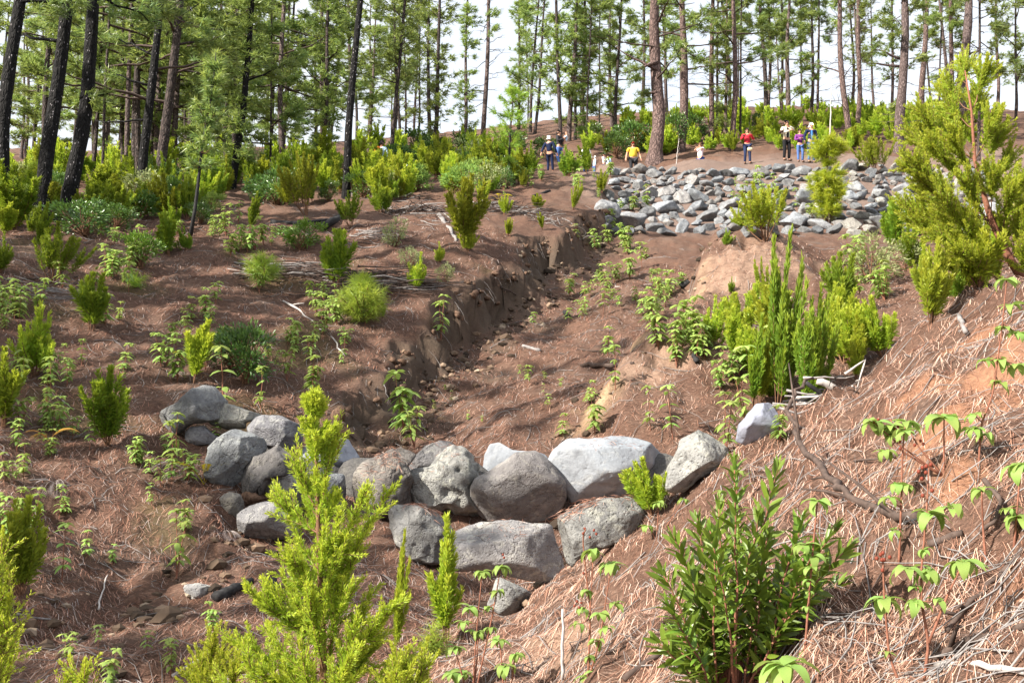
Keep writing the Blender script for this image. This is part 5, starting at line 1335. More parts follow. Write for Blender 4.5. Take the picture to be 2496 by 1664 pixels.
# tall feathery heath in front of the dam
D1 = 5.6
b0 = P(792, 1900, D1); b0[2] = hz(b0[0], b0[1])
t = thing("tree_heath", b0, "tall feathery yellow-green heath standing in front of the dam, its tip above the boulders", "shrub")
mF, mS = MB(), MB(); O = b0.copy()
axis = [(792, 1900), (790, 1660), (783, 1450), (776, 1280), (771, 1130), (766, 1030), (764, 968)]
ax = np.array([P(u, v, D1) for u, v in axis]); ax[0] = b0
tube(mS, ax - O, [.024, .021, .016, .012, .008, .005, .003], 7, 0)
plume(mF, mS, ax[3:] - O, 700, .034, .0054, .003, .3, 1, .0)
for k in range(64):
    f = rng.uniform(.2, .985); x = f * 6; i = min(int(x), 5); b = ax[i] * (1 - x + i) + ax[i + 1] * (x - i)
    hw = np.interp(f, [.2, .4, .55, .7, .8, .9, 1], [.27, .18, .125, .09, .065, .045, .02]); az = rng.uniform(0, 6.28)
    L_ = hw * rng.uniform(.55, 1.1)
    e = b + np.array([math.cos(az) * L_, math.sin(az) * L_, L_ * rng.uniform(1.0, 1.6) + .02])
    spray(mF, mS, b - O, e - O, int(150 + 700 * L_), .034, .0056, .004, .08, int(3 + 24 * L_), .04 + .30 * L_, .1 + .35 * f)
for (u0, v0, u1, v1, dd, n) in ((785, 1560, 598, 1425, -.1, 800), (788, 1640, 560, 1560, .1, 800), (780, 1500, 700, 1330, -.2, 600), (790, 1600, 880, 1290, .0, 700), (783, 1430, 955, 1190, .15, 620), (783, 1400, 893, 1195, -.1, 450),
                               (790, 1650, 960, 1480, -.15, 700), (792, 1740, 1000, 1610, .0, 600), (792, 1740, 640, 1640, -.1, 700), (790, 1680, 830, 1350, .2, 600), (792, 1780, 520, 1650, .1, 650), (792, 1700, 690, 1400, .2, 600), (790, 1640, 745, 1420, -.25, 500), (792, 1760, 650, 1520, .2, 650), (792, 1760, 870, 1500, -.2, 650), (790, 1700, 925, 1560, .15, 600), (792, 1800, 730, 1560, -.3, 600), (790, 1750, 850, 1600, -.35, 600), (792, 1800, 590, 1600, -.1, 600), (776, 1250, 715, 1110, 0, 220), (776, 1200, 830, 1040, .05, 200), (778, 1300, 680, 1220, .1, 300), (790, 1700, 905, 1440, .1, 600)):
    e = P(u1, v1, D1 + dd); b = P(u0, v0, D1); b[1] = D1
    spray(mF, mS, b - O, e - O, int(n * .8), .034, .0056, .006, .06, 22, .22, .15)
link("foliage", mF.mesh("foliage"), M['heath_lime'], t); link("stem", mS.mesh("stem"), M['wood'], t)

# low shoots of the same kind at the frame's lower left edge and bottom
for (u, v, d, tips, lab) in ((-30, 1720, 4.6, [(8, 1285), (18, 1380), (22, 1450), (-20, 1300), (30, 1560), (-10, 1350)], "bright heath shoots cut off by the lower left edge"),
                             (190, 1860, 4.4, [(205, 1622), (180, 1640), (160, 1650)], "bright heath tips at the bottom edge, left of the leafy clump"),
                             (500, 1850, 6.2, [(545, 1560), (520, 1545), (490, 1600), (470, 1640), (585, 1620)], "yellowish heath plumes at the bottom edge, left of the tall foreground heath"),
                             (1000, 1800, 4.6, [(1030, 1625), (960, 1640), (985, 1620)], "fan of heath tips at the bottom edge, right of the tall foreground heath")):
    b0 = P(u, v, d); b0[2] = max(hz(b0[0], b0[1]), b0[2] - 1.2)
    b0[2] = hz(b0[0], b0[1]); t = thing("tree_heath", b0, lab, "shrub"); mF, mS = MB(), MB()
    for q in tips:
        e = P(q[0], q[1], d + rng.uniform(-.15, .15)); spray(mF, mS, [0, 0, 0], e - b0, 900, .024, .005, .006, -.03, 26, .22, .2, .45)
    link("foliage", mF.mesh("foliage"), M['heath_lime'], t); link("stem", mS.mesh("stem"), M['wood'], t)

# big leaning tree heath on the right
D5 = 9.6
tr = np.array([P(u, v, D5) for u, v in ((2512, 715), (2463, 635), (2414, 533), (2391, 448), (2376, 390), (2368, 270), (2352, 172))])
tr[0, 2] = hz(tr[0, 0], tr[0, 1]) - .05
O = tr[0].copy(); t = thing("tree_heath", O, "large leaning tree heath with a dark bare trunk at the right edge", "shrub")
mF, mS = MB(), MB(); mT = MB()
tube(mT, tr - O, [.045, .038, .03, .022, .017, .010, .005], 8, 0, rough=.08)
link("trunk", mT.mesh("trunk"), M['redstem'], t)
TIPS = [(2344, 158), (2398, 183), (2298, 208), (2232, 262), (2207, 324), (2190, 395), (2215, 382), (2186, 490), (2207, 535), (2257, 531), (2270, 565), (2323, 606), (2340, 668), (2373, 730), (2440, 328), (2460, 382),
        (2493, 440), (2460, 470), (2496, 543), (2420, 300), (2310, 250), (2270, 300), (2250, 420), (2300, 380), (2280, 470), (2330, 520), (2440, 560), (2500, 620), (2520, 480), (2330, 300), (2380, 240), (2290, 640), (2240, 470), (2350, 440), (2420, 420), (2300, 560), (2390, 640), (2260, 350), (2320, 330), (2530, 400), (2480, 520)]
for (u, v) in TIPS:
    dd = rng.uniform(-.5, .5); e = P(u, v, D5 + dd)
    hgt = e[2] - .25 - .3 * np.hypot(e[0] - tr[3, 0], dd); i = int(np.argmin(np.abs(tr[:, 2] - hgt))); f = np.clip((hgt - tr[max(i - 1, 0), 2]) / max(.01, tr[i, 2] - tr[max(i - 1, 0), 2]), 0, 1); b = tr[max(i - 1, 0)] * (1 - f) + tr[i] * f
    Lb = np.linalg.norm(e - b)
    spray(mF, mS, b - O, e - O, int(260 + 420 * Lb), .036, .0085, .008, .07, int(22 + 22 * Lb), .36, .15, .48)
link("foliage", mF.mesh("foliage"), M['heath_tree'], t); link("stem", mS.mesh("stem"), M['wood'], t)

# leaf objects: one blade shape in three bends
def leaf_blade(bend, fold, wide, name="leaf"):
    q = np.linspace(0, 1, 7); prof = np.sin(np.pi * q ** .68) ** .8 * wide
    V = []; a = 0; x = z = 0.0; step = 1 / 6
    for i, s in enumerate(q):
        w = prof[i] / 2
        V += [(x, -w, z + fold * w), (x, 0, z), (x, w, z + fold * w)]
        a -= bend / 6; x += math.cos(a) * step; z += math.sin(a) * step
    V = np.array(V); f = []
    for i in range(6):
        for j in range(2): k = i * 3 + j; f.append((k, k + 1, k + 4, k + 3))
    return mesh_np(name, V, [np.array(f)], True, {"t": np.repeat(q * .6, 3)})
LAUREL = [leaf_blade(b, .35, w) for b, w in ((.3, .24), (.7, .26), (-.2, .23))]
for m_ in LAUREL: m_.materials.append(M['bush'])
SOFT = [leaf_blade(b, .25, w) for b, w in ((1.3, .42), (2.0, .40), (2.6, .44))]
for m_ in SOFT: m_.materials.append(M['cistus'])
def frame(d, upv=(0, 0, 1), roll=0.0):
    d = Vector(d).normalized(); y = Vector(upv).cross(d)
    if y.length < 1e-3: y = Vector((0, 1, 0))
    y.normalize(); z = d.cross(y)
    m = Matrix((d, y, z)).transposed().to_4x4()
    return m @ Matrix.Rotation(roll, 4, 'X')
def put_leaf(lib, pos, d, L, parent, roll=0.0):
    o = link("leaf", lib[rnd.randrange(3)], None, parent)
    o.matrix_local = Matrix.Translation(Vector(pos)) @ frame(d, roll=roll) @ Matrix.Scale(L, 4)
    return o

D3 = 4.3
b0 = P(1790, 1720, D3); b0[2] = hz(b0[0], b0[1])
t = thing("laurel_bush", b0, "glossy green laurel-like bush with reddish stems in the lower right foreground", "bush")
mS, mB = MB(), MB(); cand = []
for (u, v) in [(1790, 1125), (1898, 1135), (1700, 1262), (1640, 1305), (1612, 1390), (1752, 1225), (1850, 1250), (1958, 1260), (2040, 1285), (2072, 1330), (2062, 1415), (1992, 1440), (1622, 1470), (1640, 1535), (1702, 1470), (1850, 1425), (1905, 1480), (1780, 1440), (1680, 1400), (1740, 1350), (1830, 1340), (1930, 1370), (1985, 1340), (1660, 1590), (1715, 1570), (1600, 1560), (1870, 1310), (1730, 1290), (2010, 1390), (1800, 1270)]:
    dd = rng.uniform(-.28, .28); e = P(u, v, D3 + dd); b = b0 + np.array([(e[0] - b0[0]) * .25, dd * .3, 0]) + np.array([rng.normal(0, .03), 0, 0]); b[2] = hz(b[0], b[1])
    s = np.linspace(0, 1, 9)[:, None]; pts = b * (1 - s) + e * s + np.array([e[0] - b[0], 0, 0]) * (-.12) * np.sin(math.pi * s) + rng.normal(0, .006, (9, 3)) * np.sin(math.pi * s)
    tube(mS, pts - b0, np.linspace(.0062, .0024, 9), 6, 0)
    Lb = np.linalg.norm(e - b); n = int(46 * min(1, Lb / .5)) + 8; a0 = rng.uniform(0, 6.28)
    for q in range(n):
        f = 1 - (q / n) ** 1.15 * min(.62, .42 / Lb) * 1.3; f = max(f, .22); x = f * 8; i = min(int(x), 7); p = pts[i] * (1 - x + i) + pts[i + 1] * (x - i)
        tan = unit(pts[i + 1] - pts[i]); a_, c_ = perp(tan); ph = a0 + q * 2.4
        al = np.interp(q / n, [0, .2, 1], [.25, .7, 1.15]) + rng.normal(0, .12)
        d = math.cos(al) * tan + math.sin(al) * (math.cos(ph) * a_ + math.sin(ph) * c_)
        cand.append((p - b0, d, .094 * np.interp(q / n, [0, .15, .6, 1], [.55, .95, 1.1, .8]) * rng.uniform(.8, 1.15), p[1]))
cand.sort(key=lambda c: c[3])
for p, d, L, _ in cand[:300]: put_leaf(LAUREL, p, d, L, t, rnd.gauss(0, .25))
rest = cand[300:]
if rest:
    blades(mB, [c[0] for c in rest], [c[1] for c in rest], np.array([c[2] for c in rest]), np.array([c[2] * .25 for c in rest]), .3, .05, 'leaf')
    link("foliage", mB.mesh("foliage"), M['bush'], t, kind="stuff")
link("stem", mS.mesh("stem"), M['redstem'], t)

def soft_plant(base, d, stems, label, lsz=.055, capsules=()):
    """foreground cistus: stems as pixel polylines, whorls of drooping leaves at (u, v, leaves, size)"""
    b0 = ground_at(base[0], base[1], d) if d is None else None
    if b0 is None:
        b0 = P(base[0], base[1], d); b0[2] = hz(b0[0], b0[1])
    d = b0[1]
    t = thing("cistus_plant", b0, label, "plant")
    mS = MB()
    for line, whorls in stems:
        pts = np.array([P(u, v, d + rng.normal(0, .015)) for u, v in line])
        if line[0][1] >= base[1] - 15: pts[0] = b0 + np.array([0, 0, -.02])
        k = max(6, 3 * len(pts)); xi = np.linspace(0, len(pts) - 1, k); ii = np.minimum(xi.astype(int), len(pts) - 2); ff = (xi - ii)[:, None]
        pp = pts[ii] * (1 - ff) + pts[ii + 1] * ff
        tube(mS, pp - b0, np.linspace(.0052, .0026, k), 6, 0, rough=.15)
        for (u, v, n, sz) in whorls:
            c = P(u, v, d); j = int(np.argmin(np.linalg.norm(pp - c, axis=1)))
            if np.linalg.norm(pp[j] - c) > .012:
                tube(mS, np.array([pp[j], (pp[j] + c) / 2 + [0, 0, -.004], c]) - b0, [.003, .0025, .002], 5, 0)
            a0 = rng.uniform(0, 6.28)
            n = n + 2
            for q in range(n):
                a = a0 + q * 6.28 / n + rng.normal(0, .2); up = rng.uniform(.15, .9)
                put_leaf(SOFT, c - b0 + rng.normal(0, .003, 3), (math.cos(a), math.sin(a), up), lsz * 1.4 * sz * rng.uniform(.75, 1.15), t, rnd.gauss(0, .2))
    link("stem", mS.mesh("stem"), M['redstem'], t)
    if capsules:
        for (u, v) in capsules:
            V, Fc = ico(2); c = P(u + rng.normal(0, 2), v + rng.normal(0, 2), d); r = .0062
            o = link("seed_capsule", CAPS, None, t); o.location = tuple(c - b0); o.scale = (r, r, r * 1.15)
    return t
_V, _F = ico(2); CAPS = mesh_np("seed_capsule", _V, [_F]); CAPS.materials.append(M['berry'])
PLANT = soft_plant
PLANT((1433, 1700), 5.2, [([(1433, 1700), (1436, 1560), (1446, 1345)], [(1444, 1342, 8, 1.1), (1428, 1440, 6, .8), (1412, 1520, 5, .8), (1420, 1480, 4, .7), (1436, 1600, 5, .7)]),
                       ([(1440, 1700), (1462, 1560), (1490, 1378)], [(1490, 1375, 9, 1.15), (1466, 1495, 7, .9), (1478, 1530, 6, .9), (1455, 1560, 6, .8), (1500, 1470, 4, .9)]),
                       ([(1446, 1700), (1440, 1500), (1420, 1310), (1428, 1288)], [(1432, 1650, 7, 1.0), (1460, 1640, 6, 1.1)])],
   "leafy cistus with drooping leaves and red capsules, right of the pale lone boulder", .055, [(1426, 1287), (1448, 1290), (1422, 1302), (1450, 1300), (1440, 1310), (1420, 1400), (1400, 1475), (1412, 1478), (1422, 1470), (1408, 1465)])
PLANT((1150, 1690), 5.6, [([(1165, 1690), (1160, 1560), (1175, 1395)], [(1175, 1393, 7, .9), (1145, 1481, 7, 1.0), (1160, 1540, 5, .8), (1130, 1515, 5, .8)]), ([(1170, 1690), (1200, 1500), (1221, 1380)], [(1221, 1381, 8, .95), (1214, 1440, 6, .8), (1190, 1480, 5, .7), (1195, 1530, 5, .7)]),
                       ([(1140, 1690), (1120, 1620), (1108, 1580)], [(1108, 1578, 7, 1.0), (1100, 1640, 8, 1.1), (1130, 1640, 6, 1.0)]), ([(1160, 1690), (1163, 1600), (1166, 1540)], [(1166, 1540, 5, .7)])],
   "many-stemmed leafy cistus at the bottom centre below the pale lone boulder", .055, [(1225, 1347), (1228, 1355)])
PLANT((1235, 1680), 5.4, [([(1232, 1680), (1222, 1600), (1217, 1562)], [(1217, 1560, 7, .9)]), ([(1236, 1680), (1232, 1640)], [(1230, 1622, 8, 1.1)]), ([(1240, 1680), (1252, 1620), (1258, 1596)], [(1258, 1594, 6, .9)])], "low cistus with three small rosettes at the bottom centre", .055)
PLANT((2250, 1700), 3.5, [([(2250, 1700), (2264, 1566), (2246, 1470), (2246, 1385), (2258, 1260), (2264, 1140)], [(2230, 1464, 6, .95), (2262, 1390, 7, 1.0), (2208, 1388, 6, 1.1), (2236, 1430, 3, .6), (2270, 1252, 8, 1.25), (2252, 1340, 4, .6), (2285, 1460, 3, .7), (2320, 1236, 5, .9)]),
                       ([(2264, 1566), (2310, 1450), (2338, 1392)], [(2346, 1370, 8, 1.2)])], "forked red-stemmed cistus with big drooping leaves at the lower right", .052,
   [(2262, 1135), (2248, 1138), (2268, 1130), (2256, 1150), (2240, 1150), (2250, 1168), (2270, 1200), (2252, 1205)])
PLANT((2200, 1700), 3.6, [([(2200, 1700), (2168, 1600), (2156, 1470), (2152, 1360)], [(2156, 1462, 9, 1.15), (2165, 1590, 3, .4)])], "single-stemmed cistus topped by red capsules, left of the forked one", .055, [(2138, 1358), (2150, 1362), (2166, 1358), (2152, 1350), (2158, 1366), (2144, 1350), (2152, 1390)])
PLANT((1905, 1760), 3.3, [([(1905, 1760), (1908, 1625)], [(1908, 1622, 9, 1.6)])], "large pale leaf whorl cut by the bottom edge under the laurel bush", .055)
PLANT((1960, 1590), None, [([(1962, 1590), (1970, 1480), (1985, 1300), (1992, 1225)], [(1990, 1222, 7, 1.0), (1956, 1328, 6, .85), (1982, 1350, 6, .9), (1975, 1385, 5, .8), (1968, 1415, 4, .5), (1972, 1440, 3, .4), (1966, 1480, 3, .4), (1966, 1590, 6, .9)])], "thin yellowish cistus stem with many whorls behind the laurel bush", .055)
PLANT((2190, 1380), None, [([(2193, 1380), (2196, 1250), (2200, 1100), (2205, 1040)], [(2190, 1180, 5, .9), (2212, 1185, 5, .9), (2170, 1215, 4, .8), (2205, 1050, 6, .9), (2180, 1290, 4, .7)])], "slender cistus stem with small paired leaves beside the fallen dark bough", .055, [(2250, 1080), (2240, 1075), (2230, 1085), (2190, 1090), (2195, 1075)])
PLANT((2300, 1150), None, [([(2300, 1150), (2301, 1080), (2301, 1020)], [(2301, 1018, 10, 1.5)]), ([(2296, 1150), (2240, 1090), (2209, 1035)], [(2209, 1030, 8, 1.1), (2180, 1060, 6, .9)]), ([(2290, 1150), (2200, 1090), (2131, 1030)], [(2131, 1028, 7, 1.1), (2160, 1100, 6, .9)]), ([(2290, 1150), (2200, 1100), (2170, 1020)], [(2172, 1040, 6, 1.0)])],
   "row of big-leaved cistus whorls on the near bank under the orange earth", .06, [(2138, 1020), (2146, 1028), (2130, 1024), (2190, 1038), (2180, 1042)])
PLANT((2385, 1130), None, [([(2385, 1130), (2390, 1040), (2420, 960), (2442, 803), (2453, 690)], [(2372, 1045, 7, 1.1), (2402, 1060, 6, 1.0), (2376, 1010, 5, .8), (2439, 935, 6, .9), (2400, 880, 6, .8), (2440, 880, 7, 1.0), (2448, 800, 6, .9), (2480, 810, 5, .9), (2453, 682, 7, 1.1), (2466, 745, 6, 1.0), (2480, 890, 6, .9)])], "tall cistus climbing past the orange earth scar at the right edge", .055)
PLANT((2403, 1370), None, [([(2403, 1370), (2396, 1280), (2393, 1200)], [(2393, 1195, 8, .95)])], "cistus with one pale closed whorl near the right edge", .055)
PLANT((2470, 1330), None, [([(2470, 1330), (2480, 1230), (2488, 1140)], [(2488, 1135, 8, 1.3), (2460, 1240, 5, .7), (2490, 1260, 7, 1.2)])], "cistus with large leaves cut by the right edge", .055)
PLANT((1790, 1260), None, [([(1790, 1260), (1796, 1190), (1800, 1150)], [(1800, 1148, 6, .8)]), ([(1786, 1260), (1760, 1200)], [(1758, 1196, 6, .8)])], "small cistus on the bright needles left of the laurel bush", .06)
PLANT((1600, 1310), None, [([(1600, 1310), (1605, 1240)], [(1606, 1225, 7, .9)]), ([(1590, 1320), (1580, 1280)], [(1578, 1282, 6, .9)]), ([(1604, 1310), (1660, 1230)], [(1668, 1218, 6, .9)])], "yellowing cistus on the near bank beside the small bright heath", .06)

# ------------------------------------------------------------------ fallen wood
def stick(pix, r0, r1, mat, label, name="fallen_stick", lift=.015, d=None, sides=7, twigs=0, cat="stick", forks=()):
    pts = []
    for w in pix:
        u, v = w[:2]; p = P(*w) if len(w) > 2 else (ground_at(u, v, d or 8) if d is None else P(u, v, d))
        pts.append(p + np.array([0, 0, lift]))
    pts = np.array(pts); k = max(7, 3 * len(pts)); xi = np.linspace(0, len(pts) - 1, k); ii = np.minimum(xi.astype(int), len(pts) - 2); ff = (xi - ii)[:, None]
    pp = pts[ii] * (1 - ff) + pts[ii + 1] * ff
    Ls = np.linalg.norm(pp[-1] - pp[0]); pp[1:-1] += rng.normal(0, .008 * Ls, (k - 2, 3)) * [1, .4, .6]
    O = pp[0].copy(); mb = MB(); tube(mb, pp - O, np.linspace(r0, r1, k) * rng.uniform(.85, 1.15, k), sides if r0 < .03 else 11, 0, rough=.14 if r0 < .03 else .24)
    for q in range(twigs):
        i = rng.randint(1, k - 1); dv = unit(pp[i] - pp[i - 1]) + rng.normal(0, .5, 3); l = Ls * rng.uniform(.12, .3)
        e = pp[i] + unit(dv) * l; e[2] = max(e[2], pp[i][2]); tube(mb, np.array([pp[i], (pp[i] + e) / 2 + [0, 0, .01], e]) - O, [r1, r1 * .8, r1 * .4], 5, 0)
    o = link(name, mb.mesh(name), M[mat], label=label, category=cat); o.location = tuple(O)
    return o
ST = stick
_b = [(2230, 1266, 4.95), (2177, 1258, 5.0), (2113, 1237, 5.15), (2050, 1190, 5.4), (2018, 1163, 5.6), (1958, 1096, 6.0), (1928, 1040, 6.3), (1926, 994, 6.5), (1950, 950, 6.6), (1982, 921, 6.7)]
ST([(u, v, min(d, (at(u, v)[1] if at(u, v) is not None else 9) - .10)) for u, v, d in _b], .024, .009, 'darkwood', "long dark dead bough arching over the near bank from its crest", "fallen_bough", .0, twigs=5, cat="branch")
ST([(2265, 1336), (2347, 1308)], .018, .013, 'darkwood', "short thick dark stick right of the forked cistus")
ST([(2492, 1350), (2440, 1410), (2360, 1480), (2308, 1548)], .012, .008, 'darkwood', "long dark stick running down to the left in the right foreground", twigs=2)
ST([(2276, 1614), (2360, 1575), (2495, 1538)], .014, .010, 'darkwood', "bark-covered stick lying across the lower right corner", twigs=1)
ST([(2285, 1632), (2390, 1634), (2500, 1650)], .013, .009, 'palewood', "pale barkless stick in the lower right corner")
ST([(1520, 1664), (1614, 1595)], .017, .013, 'darkwood', "thick brown stick at the bottom edge left of the laurel bush")
ST([(2400, 1200), (2440, 1250), (2430, 1300), (2390, 1330)], .010, .007, 'darkwood', "hooked dark twig near the right edge", lift=.05)
ST([(2080, 1130), (2160, 1124), (2210, 1110)], .006, .004, 'darkwood', "thin twig on the bright needles above the dark bough", twigs=1)
ST([(421, 1651), (470, 1620), (524, 1595)], .018, .013, 'palewood', "whitish stick at the bottom left beside the dark hole")
ST([(1370, 1664), (1371, 1580), (1372, 1492)], .008, .005, 'palewood', "thin white dead stem standing upright at the bottom centre", d=5.0)
ST([(524, 1467), (560, 1448), (609, 1425)], .055, .045, 'charwood', "charred log below the dam, left of the tall foreground heath", "charred_log", .03, cat="log")
ST([(658, 1440), (672, 1470)], .07, .08, 'charwood', "burnt stump beside the charred log", "burnt_stump", .06, cat="stump")
ST([(40, 1500), (90, 1510), (130, 1515)], .012, .008, 'greywood', "pale grey stick in the lower left under the dark heath", twigs=1)
ST([(240, 1500), (245, 1460), (262, 1415)], .010, .006, 'palewood', "curved whitish twig leaning on the lower left bank", lift=.06)
ST([(1274, 845), (1317, 856)], .035, .03, 'greywood', "short grey log in the middle of the gully", "fallen_log", cat="log")
ST([(1345, 849), (1420, 855), (1482, 858)], .03, .02, 'darkwood', "long dark branch lying across the gully", "fallen_log", cat="log")
ST([(1416, 893), (1480, 893), (1542, 888)], .045, .03, 'darkwood', "thick dark branch lying across the gully, nearer than the long one", "fallen_log", cat="log")
ST([(1993, 941), (2040, 962), (2085, 987)], .035, .03, 'palewood', "bleached white log behind the near bank's crest", "fallen_log", .05, cat="log", d=9.9)
ST([(1965, 945), (2020, 985), (2060, 1000)], .02, .012, 'charwood', "black branch tangled under the bleached log", lift=.05, twigs=3, d=9.75)
ST([(2159, 923), (2210, 890), (2300, 848), (2389, 796)], .018, .012, 'greywood', "long grey stick lying along the near bank's crest", twigs=2, lift=.03, d=9.2)
ST([(2060, 925), (2110, 890), (2090, 960)], .012, .006, 'palewood', "forked pale stick poking up near the bleached log", lift=.05, twigs=3, d=9.6)
ST([(2340, 790), (2355, 830)], .02, .018, 'greywood', "grey stump stub on the near bank's crest", "stump_stub", .06, cat="stump")
ST([(690, 735), (760, 780), (810, 830), (840, 870)], .02, .012, 'palewood', "long pale stick slanting down the slope under the long brush heap", twigs=2)
ST([(0, 690), (80, 682), (190, 675)], .02, .012, 'darkwood', "dark thin branch on the left slope near the edge", twigs=4)
ST([(1070, 525), (1095, 560), (1112, 590)], .06, .04, 'greywood', "weathered plank-like log slanting at the middle brush heap", "fallen_log", cat="log")
ST([(1300, 480), (1340, 466)], .06, .05, 'charwood', "short charred log left of the stone bank", "charred_log", cat="log")
ST([(780, 560), (810, 545), (830, 535)], .12, .10, 'charwood', "big charred log end among the left undergrowth", "charred_log", .05, cat="log")
ST([(660, 545), (720, 548), (800, 540)], .07, .04, 'charwood', "charred trunk piece lying in the left clearing's back", "charred_log", .04, cat="log")
ST([(1648, 405), (1651, 370), (1655, 338)], .02, .008, 'palewood', "bleached dead sapling standing before the thickest pine", "dead_sapling", .0, d=46.5, twigs=4, cat="sapling")
ST([(2022, 392), (2024, 300), (2027, 200)], .035, .018, 'palewood', "thin white pole standing behind the lime-green young pine", "white_pole", .0, d=48.0, cat="pole")
ST([(1690, 872), (1700, 890)], .035, .04, 'charwood', "small charred stump on the front spur", "burnt_stump", .05, cat="stump")
ST([(1376, 765), (1384, 775)], .05, .06, 'charwood', "charred stump in the upper gully", "burnt_stump", .05, cat="stump")
ST([(1500, 700), (1660, 690)], .012, .006, 'palewood', "long thin pale stick in the upper gully", twigs=3)
ST([(1660, 705), (1680, 690)], .10, .08, 'charwood', "dark rock-like burnt stump at the foot of the sandy mound", "burnt_stump", .05, cat="stump")
ST([(1220, 700), (1260, 720), (1290, 740)], .02, .01, 'darkwood', "curved dark root on the left scarp", "bare_root", twigs=2, cat="root")

def brush_heap(u0, v0, u1, v1, n, label, hgt, ln, mats=('greywood',), tilt=.18, rad=(.010, .022), d=None):
    a, b = (ground_at(u0, v0, 25), ground_at(u1, v1, 25)) if d is None else (P(u0, v0, d), P(u1, v1, d)); c = (a + b) / 2; t = thing("brush_heap", c, label, "brush heap")
    ax = unit((b - a) * [1, 1, 0]); W = np.linalg.norm((b - a)[:2])
    for k in range(n):
        f = rng.uniform(0, 1); m = a * (1 - f) + b * f; sd = rng.normal(0, .35)
        m = m + np.array([-ax[1], ax[0], 0]) * sd; m[2] = hz(m[0], m[1]) + max(.02, hgt * rng.uniform(0, 1) * math.exp(-(sd / .5) ** 2) * (1 - abs(2 * f - 1) ** 3))
        az = rng.normal(0, tilt * 1.6); d = np.array([ax[0] * math.cos(az) - ax[1] * math.sin(az), ax[0] * math.sin(az) + ax[1] * math.cos(az), rng.normal(0, .06)])
        L = ln * rng.uniform(.45, 1.2); s = np.linspace(-.5, .5, 6)[:, None]
        pts = m + d * L * s + rng.normal(0, .015 * L, (6, 3)) + np.array([0, 0, .06 * L]) * rng.normal(0, .6) * (1 - 4 * s * s)
        pts[:, 2] = np.maximum(pts[:, 2], H(pts[:, 0], pts[:, 1]) + .01)
        mb = MB(); r = rng.uniform(*rad); tube(mb, pts - c, np.linspace(r, r * .35, 6), 5, 0, rough=.1)
        if rng.uniform() < .35:
            i = rng.randint(2, 5); e = pts[i] + d * L * .25 + rng.normal(0, .1, 3) * L * [1, 1, .4]; tube(mb, [pts[i] - c, (pts[i] + e) / 2 - c, e - c], [r * .5, r * .35, r * .2], 4, 0)
        link("branch", mb.mesh("branch"), M[rnd.choice(mats)], t)
brush_heap(655, 672, 1060, 705, 110, "long heap of grey dead branches on the left slope above the gully notch", .50, 1.7, ('greywood', 'darkwood', 'darkwood'))
brush_heap(870, 582, 960, 592, 26, "small heap of dark branches behind the two-plumed heath", .18, 1.1, ('darkwood', 'greywood'))
brush_heap(940, 505, 1100, 545, 46, "loose spread of thin grey branches behind the pale leafy bush", .16, 1.7, ('greywood', 'darkwood'), .3)
brush_heap(1195, 500, 1385, 560, 90, "heap of fine dark brushwood at the head of the gully", .35, 1.3, ('darkwood', 'greywood', 'darkwood'), .3, (.008, .018))
brush_heap(1190, 494, 1215, 500, 16, "black bundle of charred branches at the left end of the upper heap", .3, .8, ('charwood',), .4)
brush_heap(600, 655, 690, 668, 16, "few loose grey sticks left of the long brush heap", .1, 1.2, ('greywood',), .4)
brush_heap(890, 478, 1010, 490, 20, "scattered sticks under the sunlit heath by the charred pole", .1, 1.2, ('greywood', 'darkwood'), .3)
brush_heap(20, 690, 200, 700, 26, "thin scattered twigs on the left slope below the twiggy shrub", .06, 1.1, ('greywood',), .5, (.006, .012))
brush_heap(1950, 955, 2080, 985, 22, "tangle of pale and black twigs behind the near bank's crest", .16, .8, ('palewood', 'charwood', 'greywood'), .5, (.006, .014), d=9.8)

# ------------------------------------------------------------------ ferns
def fern(u, v, label, mat, fronds, L, d=None):
    p = ground_at(u, v, d or 14); t = thing("fern", p, label, "fern")
    for (az, up, l) in fronds:
        mb = MB(); s = np.linspace(0, 1, 12)[:, None]; dirv = np.array([math.cos(az), math.sin(az), 0])
        Lf = L * l; pts = dirv * Lf * s * .8 + np.array([0, 0, 1.0]) * Lf * (up * s - .75 * s ** 2)
        tube(mb, pts, np.linspace(.005, .0015, 12), 3, .2, cap=False)
        f = np.repeat(np.linspace(.2, .99, 26), 2); x = f * 11; i = np.minimum(x.astype(int), 10); b = pts[i] * (1 - x + i)[:, None] + pts[i + 1] * (x - i)[:, None]
        tan = unit(pts[i + 1] - pts[i]); side = unit(np.cross(tan, [0, 0, 1.0])) * np.tile([1, -1], 26)[:, None]
        pl = Lf * .26 * np.sin(math.pi * np.clip(1.08 - f, 0, 1) ** .7); nrm = np.cross(tan, side)
        V = np.stack([b - tan * .0035, b + (side + tan * .3) * pl[:, None] * .6 + tan * .0045 - [0, 0, .1] * pl[:, None], b + (side + tan * .35) * pl[:, None] - np.array([0, 0, .25]) * pl[:, None], b + (side + tan * .25) * pl[:, None] * .3 + tan * .009], 1)
        mb.add(V.reshape(-1, 3), [np.arange(52)[:, None] * 4 + np.array([[0, 1, 2, 3]])], .4)
        link("frond", mb.mesh("frond"), M[mat], t)
fern(450, 1145, "dead silvery-grey fern drooping beside the left dam boulders", 'fern_g', [(-2.2, .75, 1), (-1.6, .6, .95), (-1.1, .5, .9), (-2.7, .8, .8), (-.5, .9, .8), (2.9, .7, .7), (-1.9, .35, .9)], .62)
fern(497, 1180, "bright yellow fern against the blue-grey dam boulder", 'fern_y', [(-.2, 1.35, .8), (3.3, 1.3, .9), (-1.2, 1.4, .7), (-2.4, 1.4, .7)], .55)
fern(118, 1075, "orange dried fern on the left slope", 'fern_o', [(-.2, 1.0, 1), (3.2, 1.1, .7), (-1.6, .8, .9)], .50)
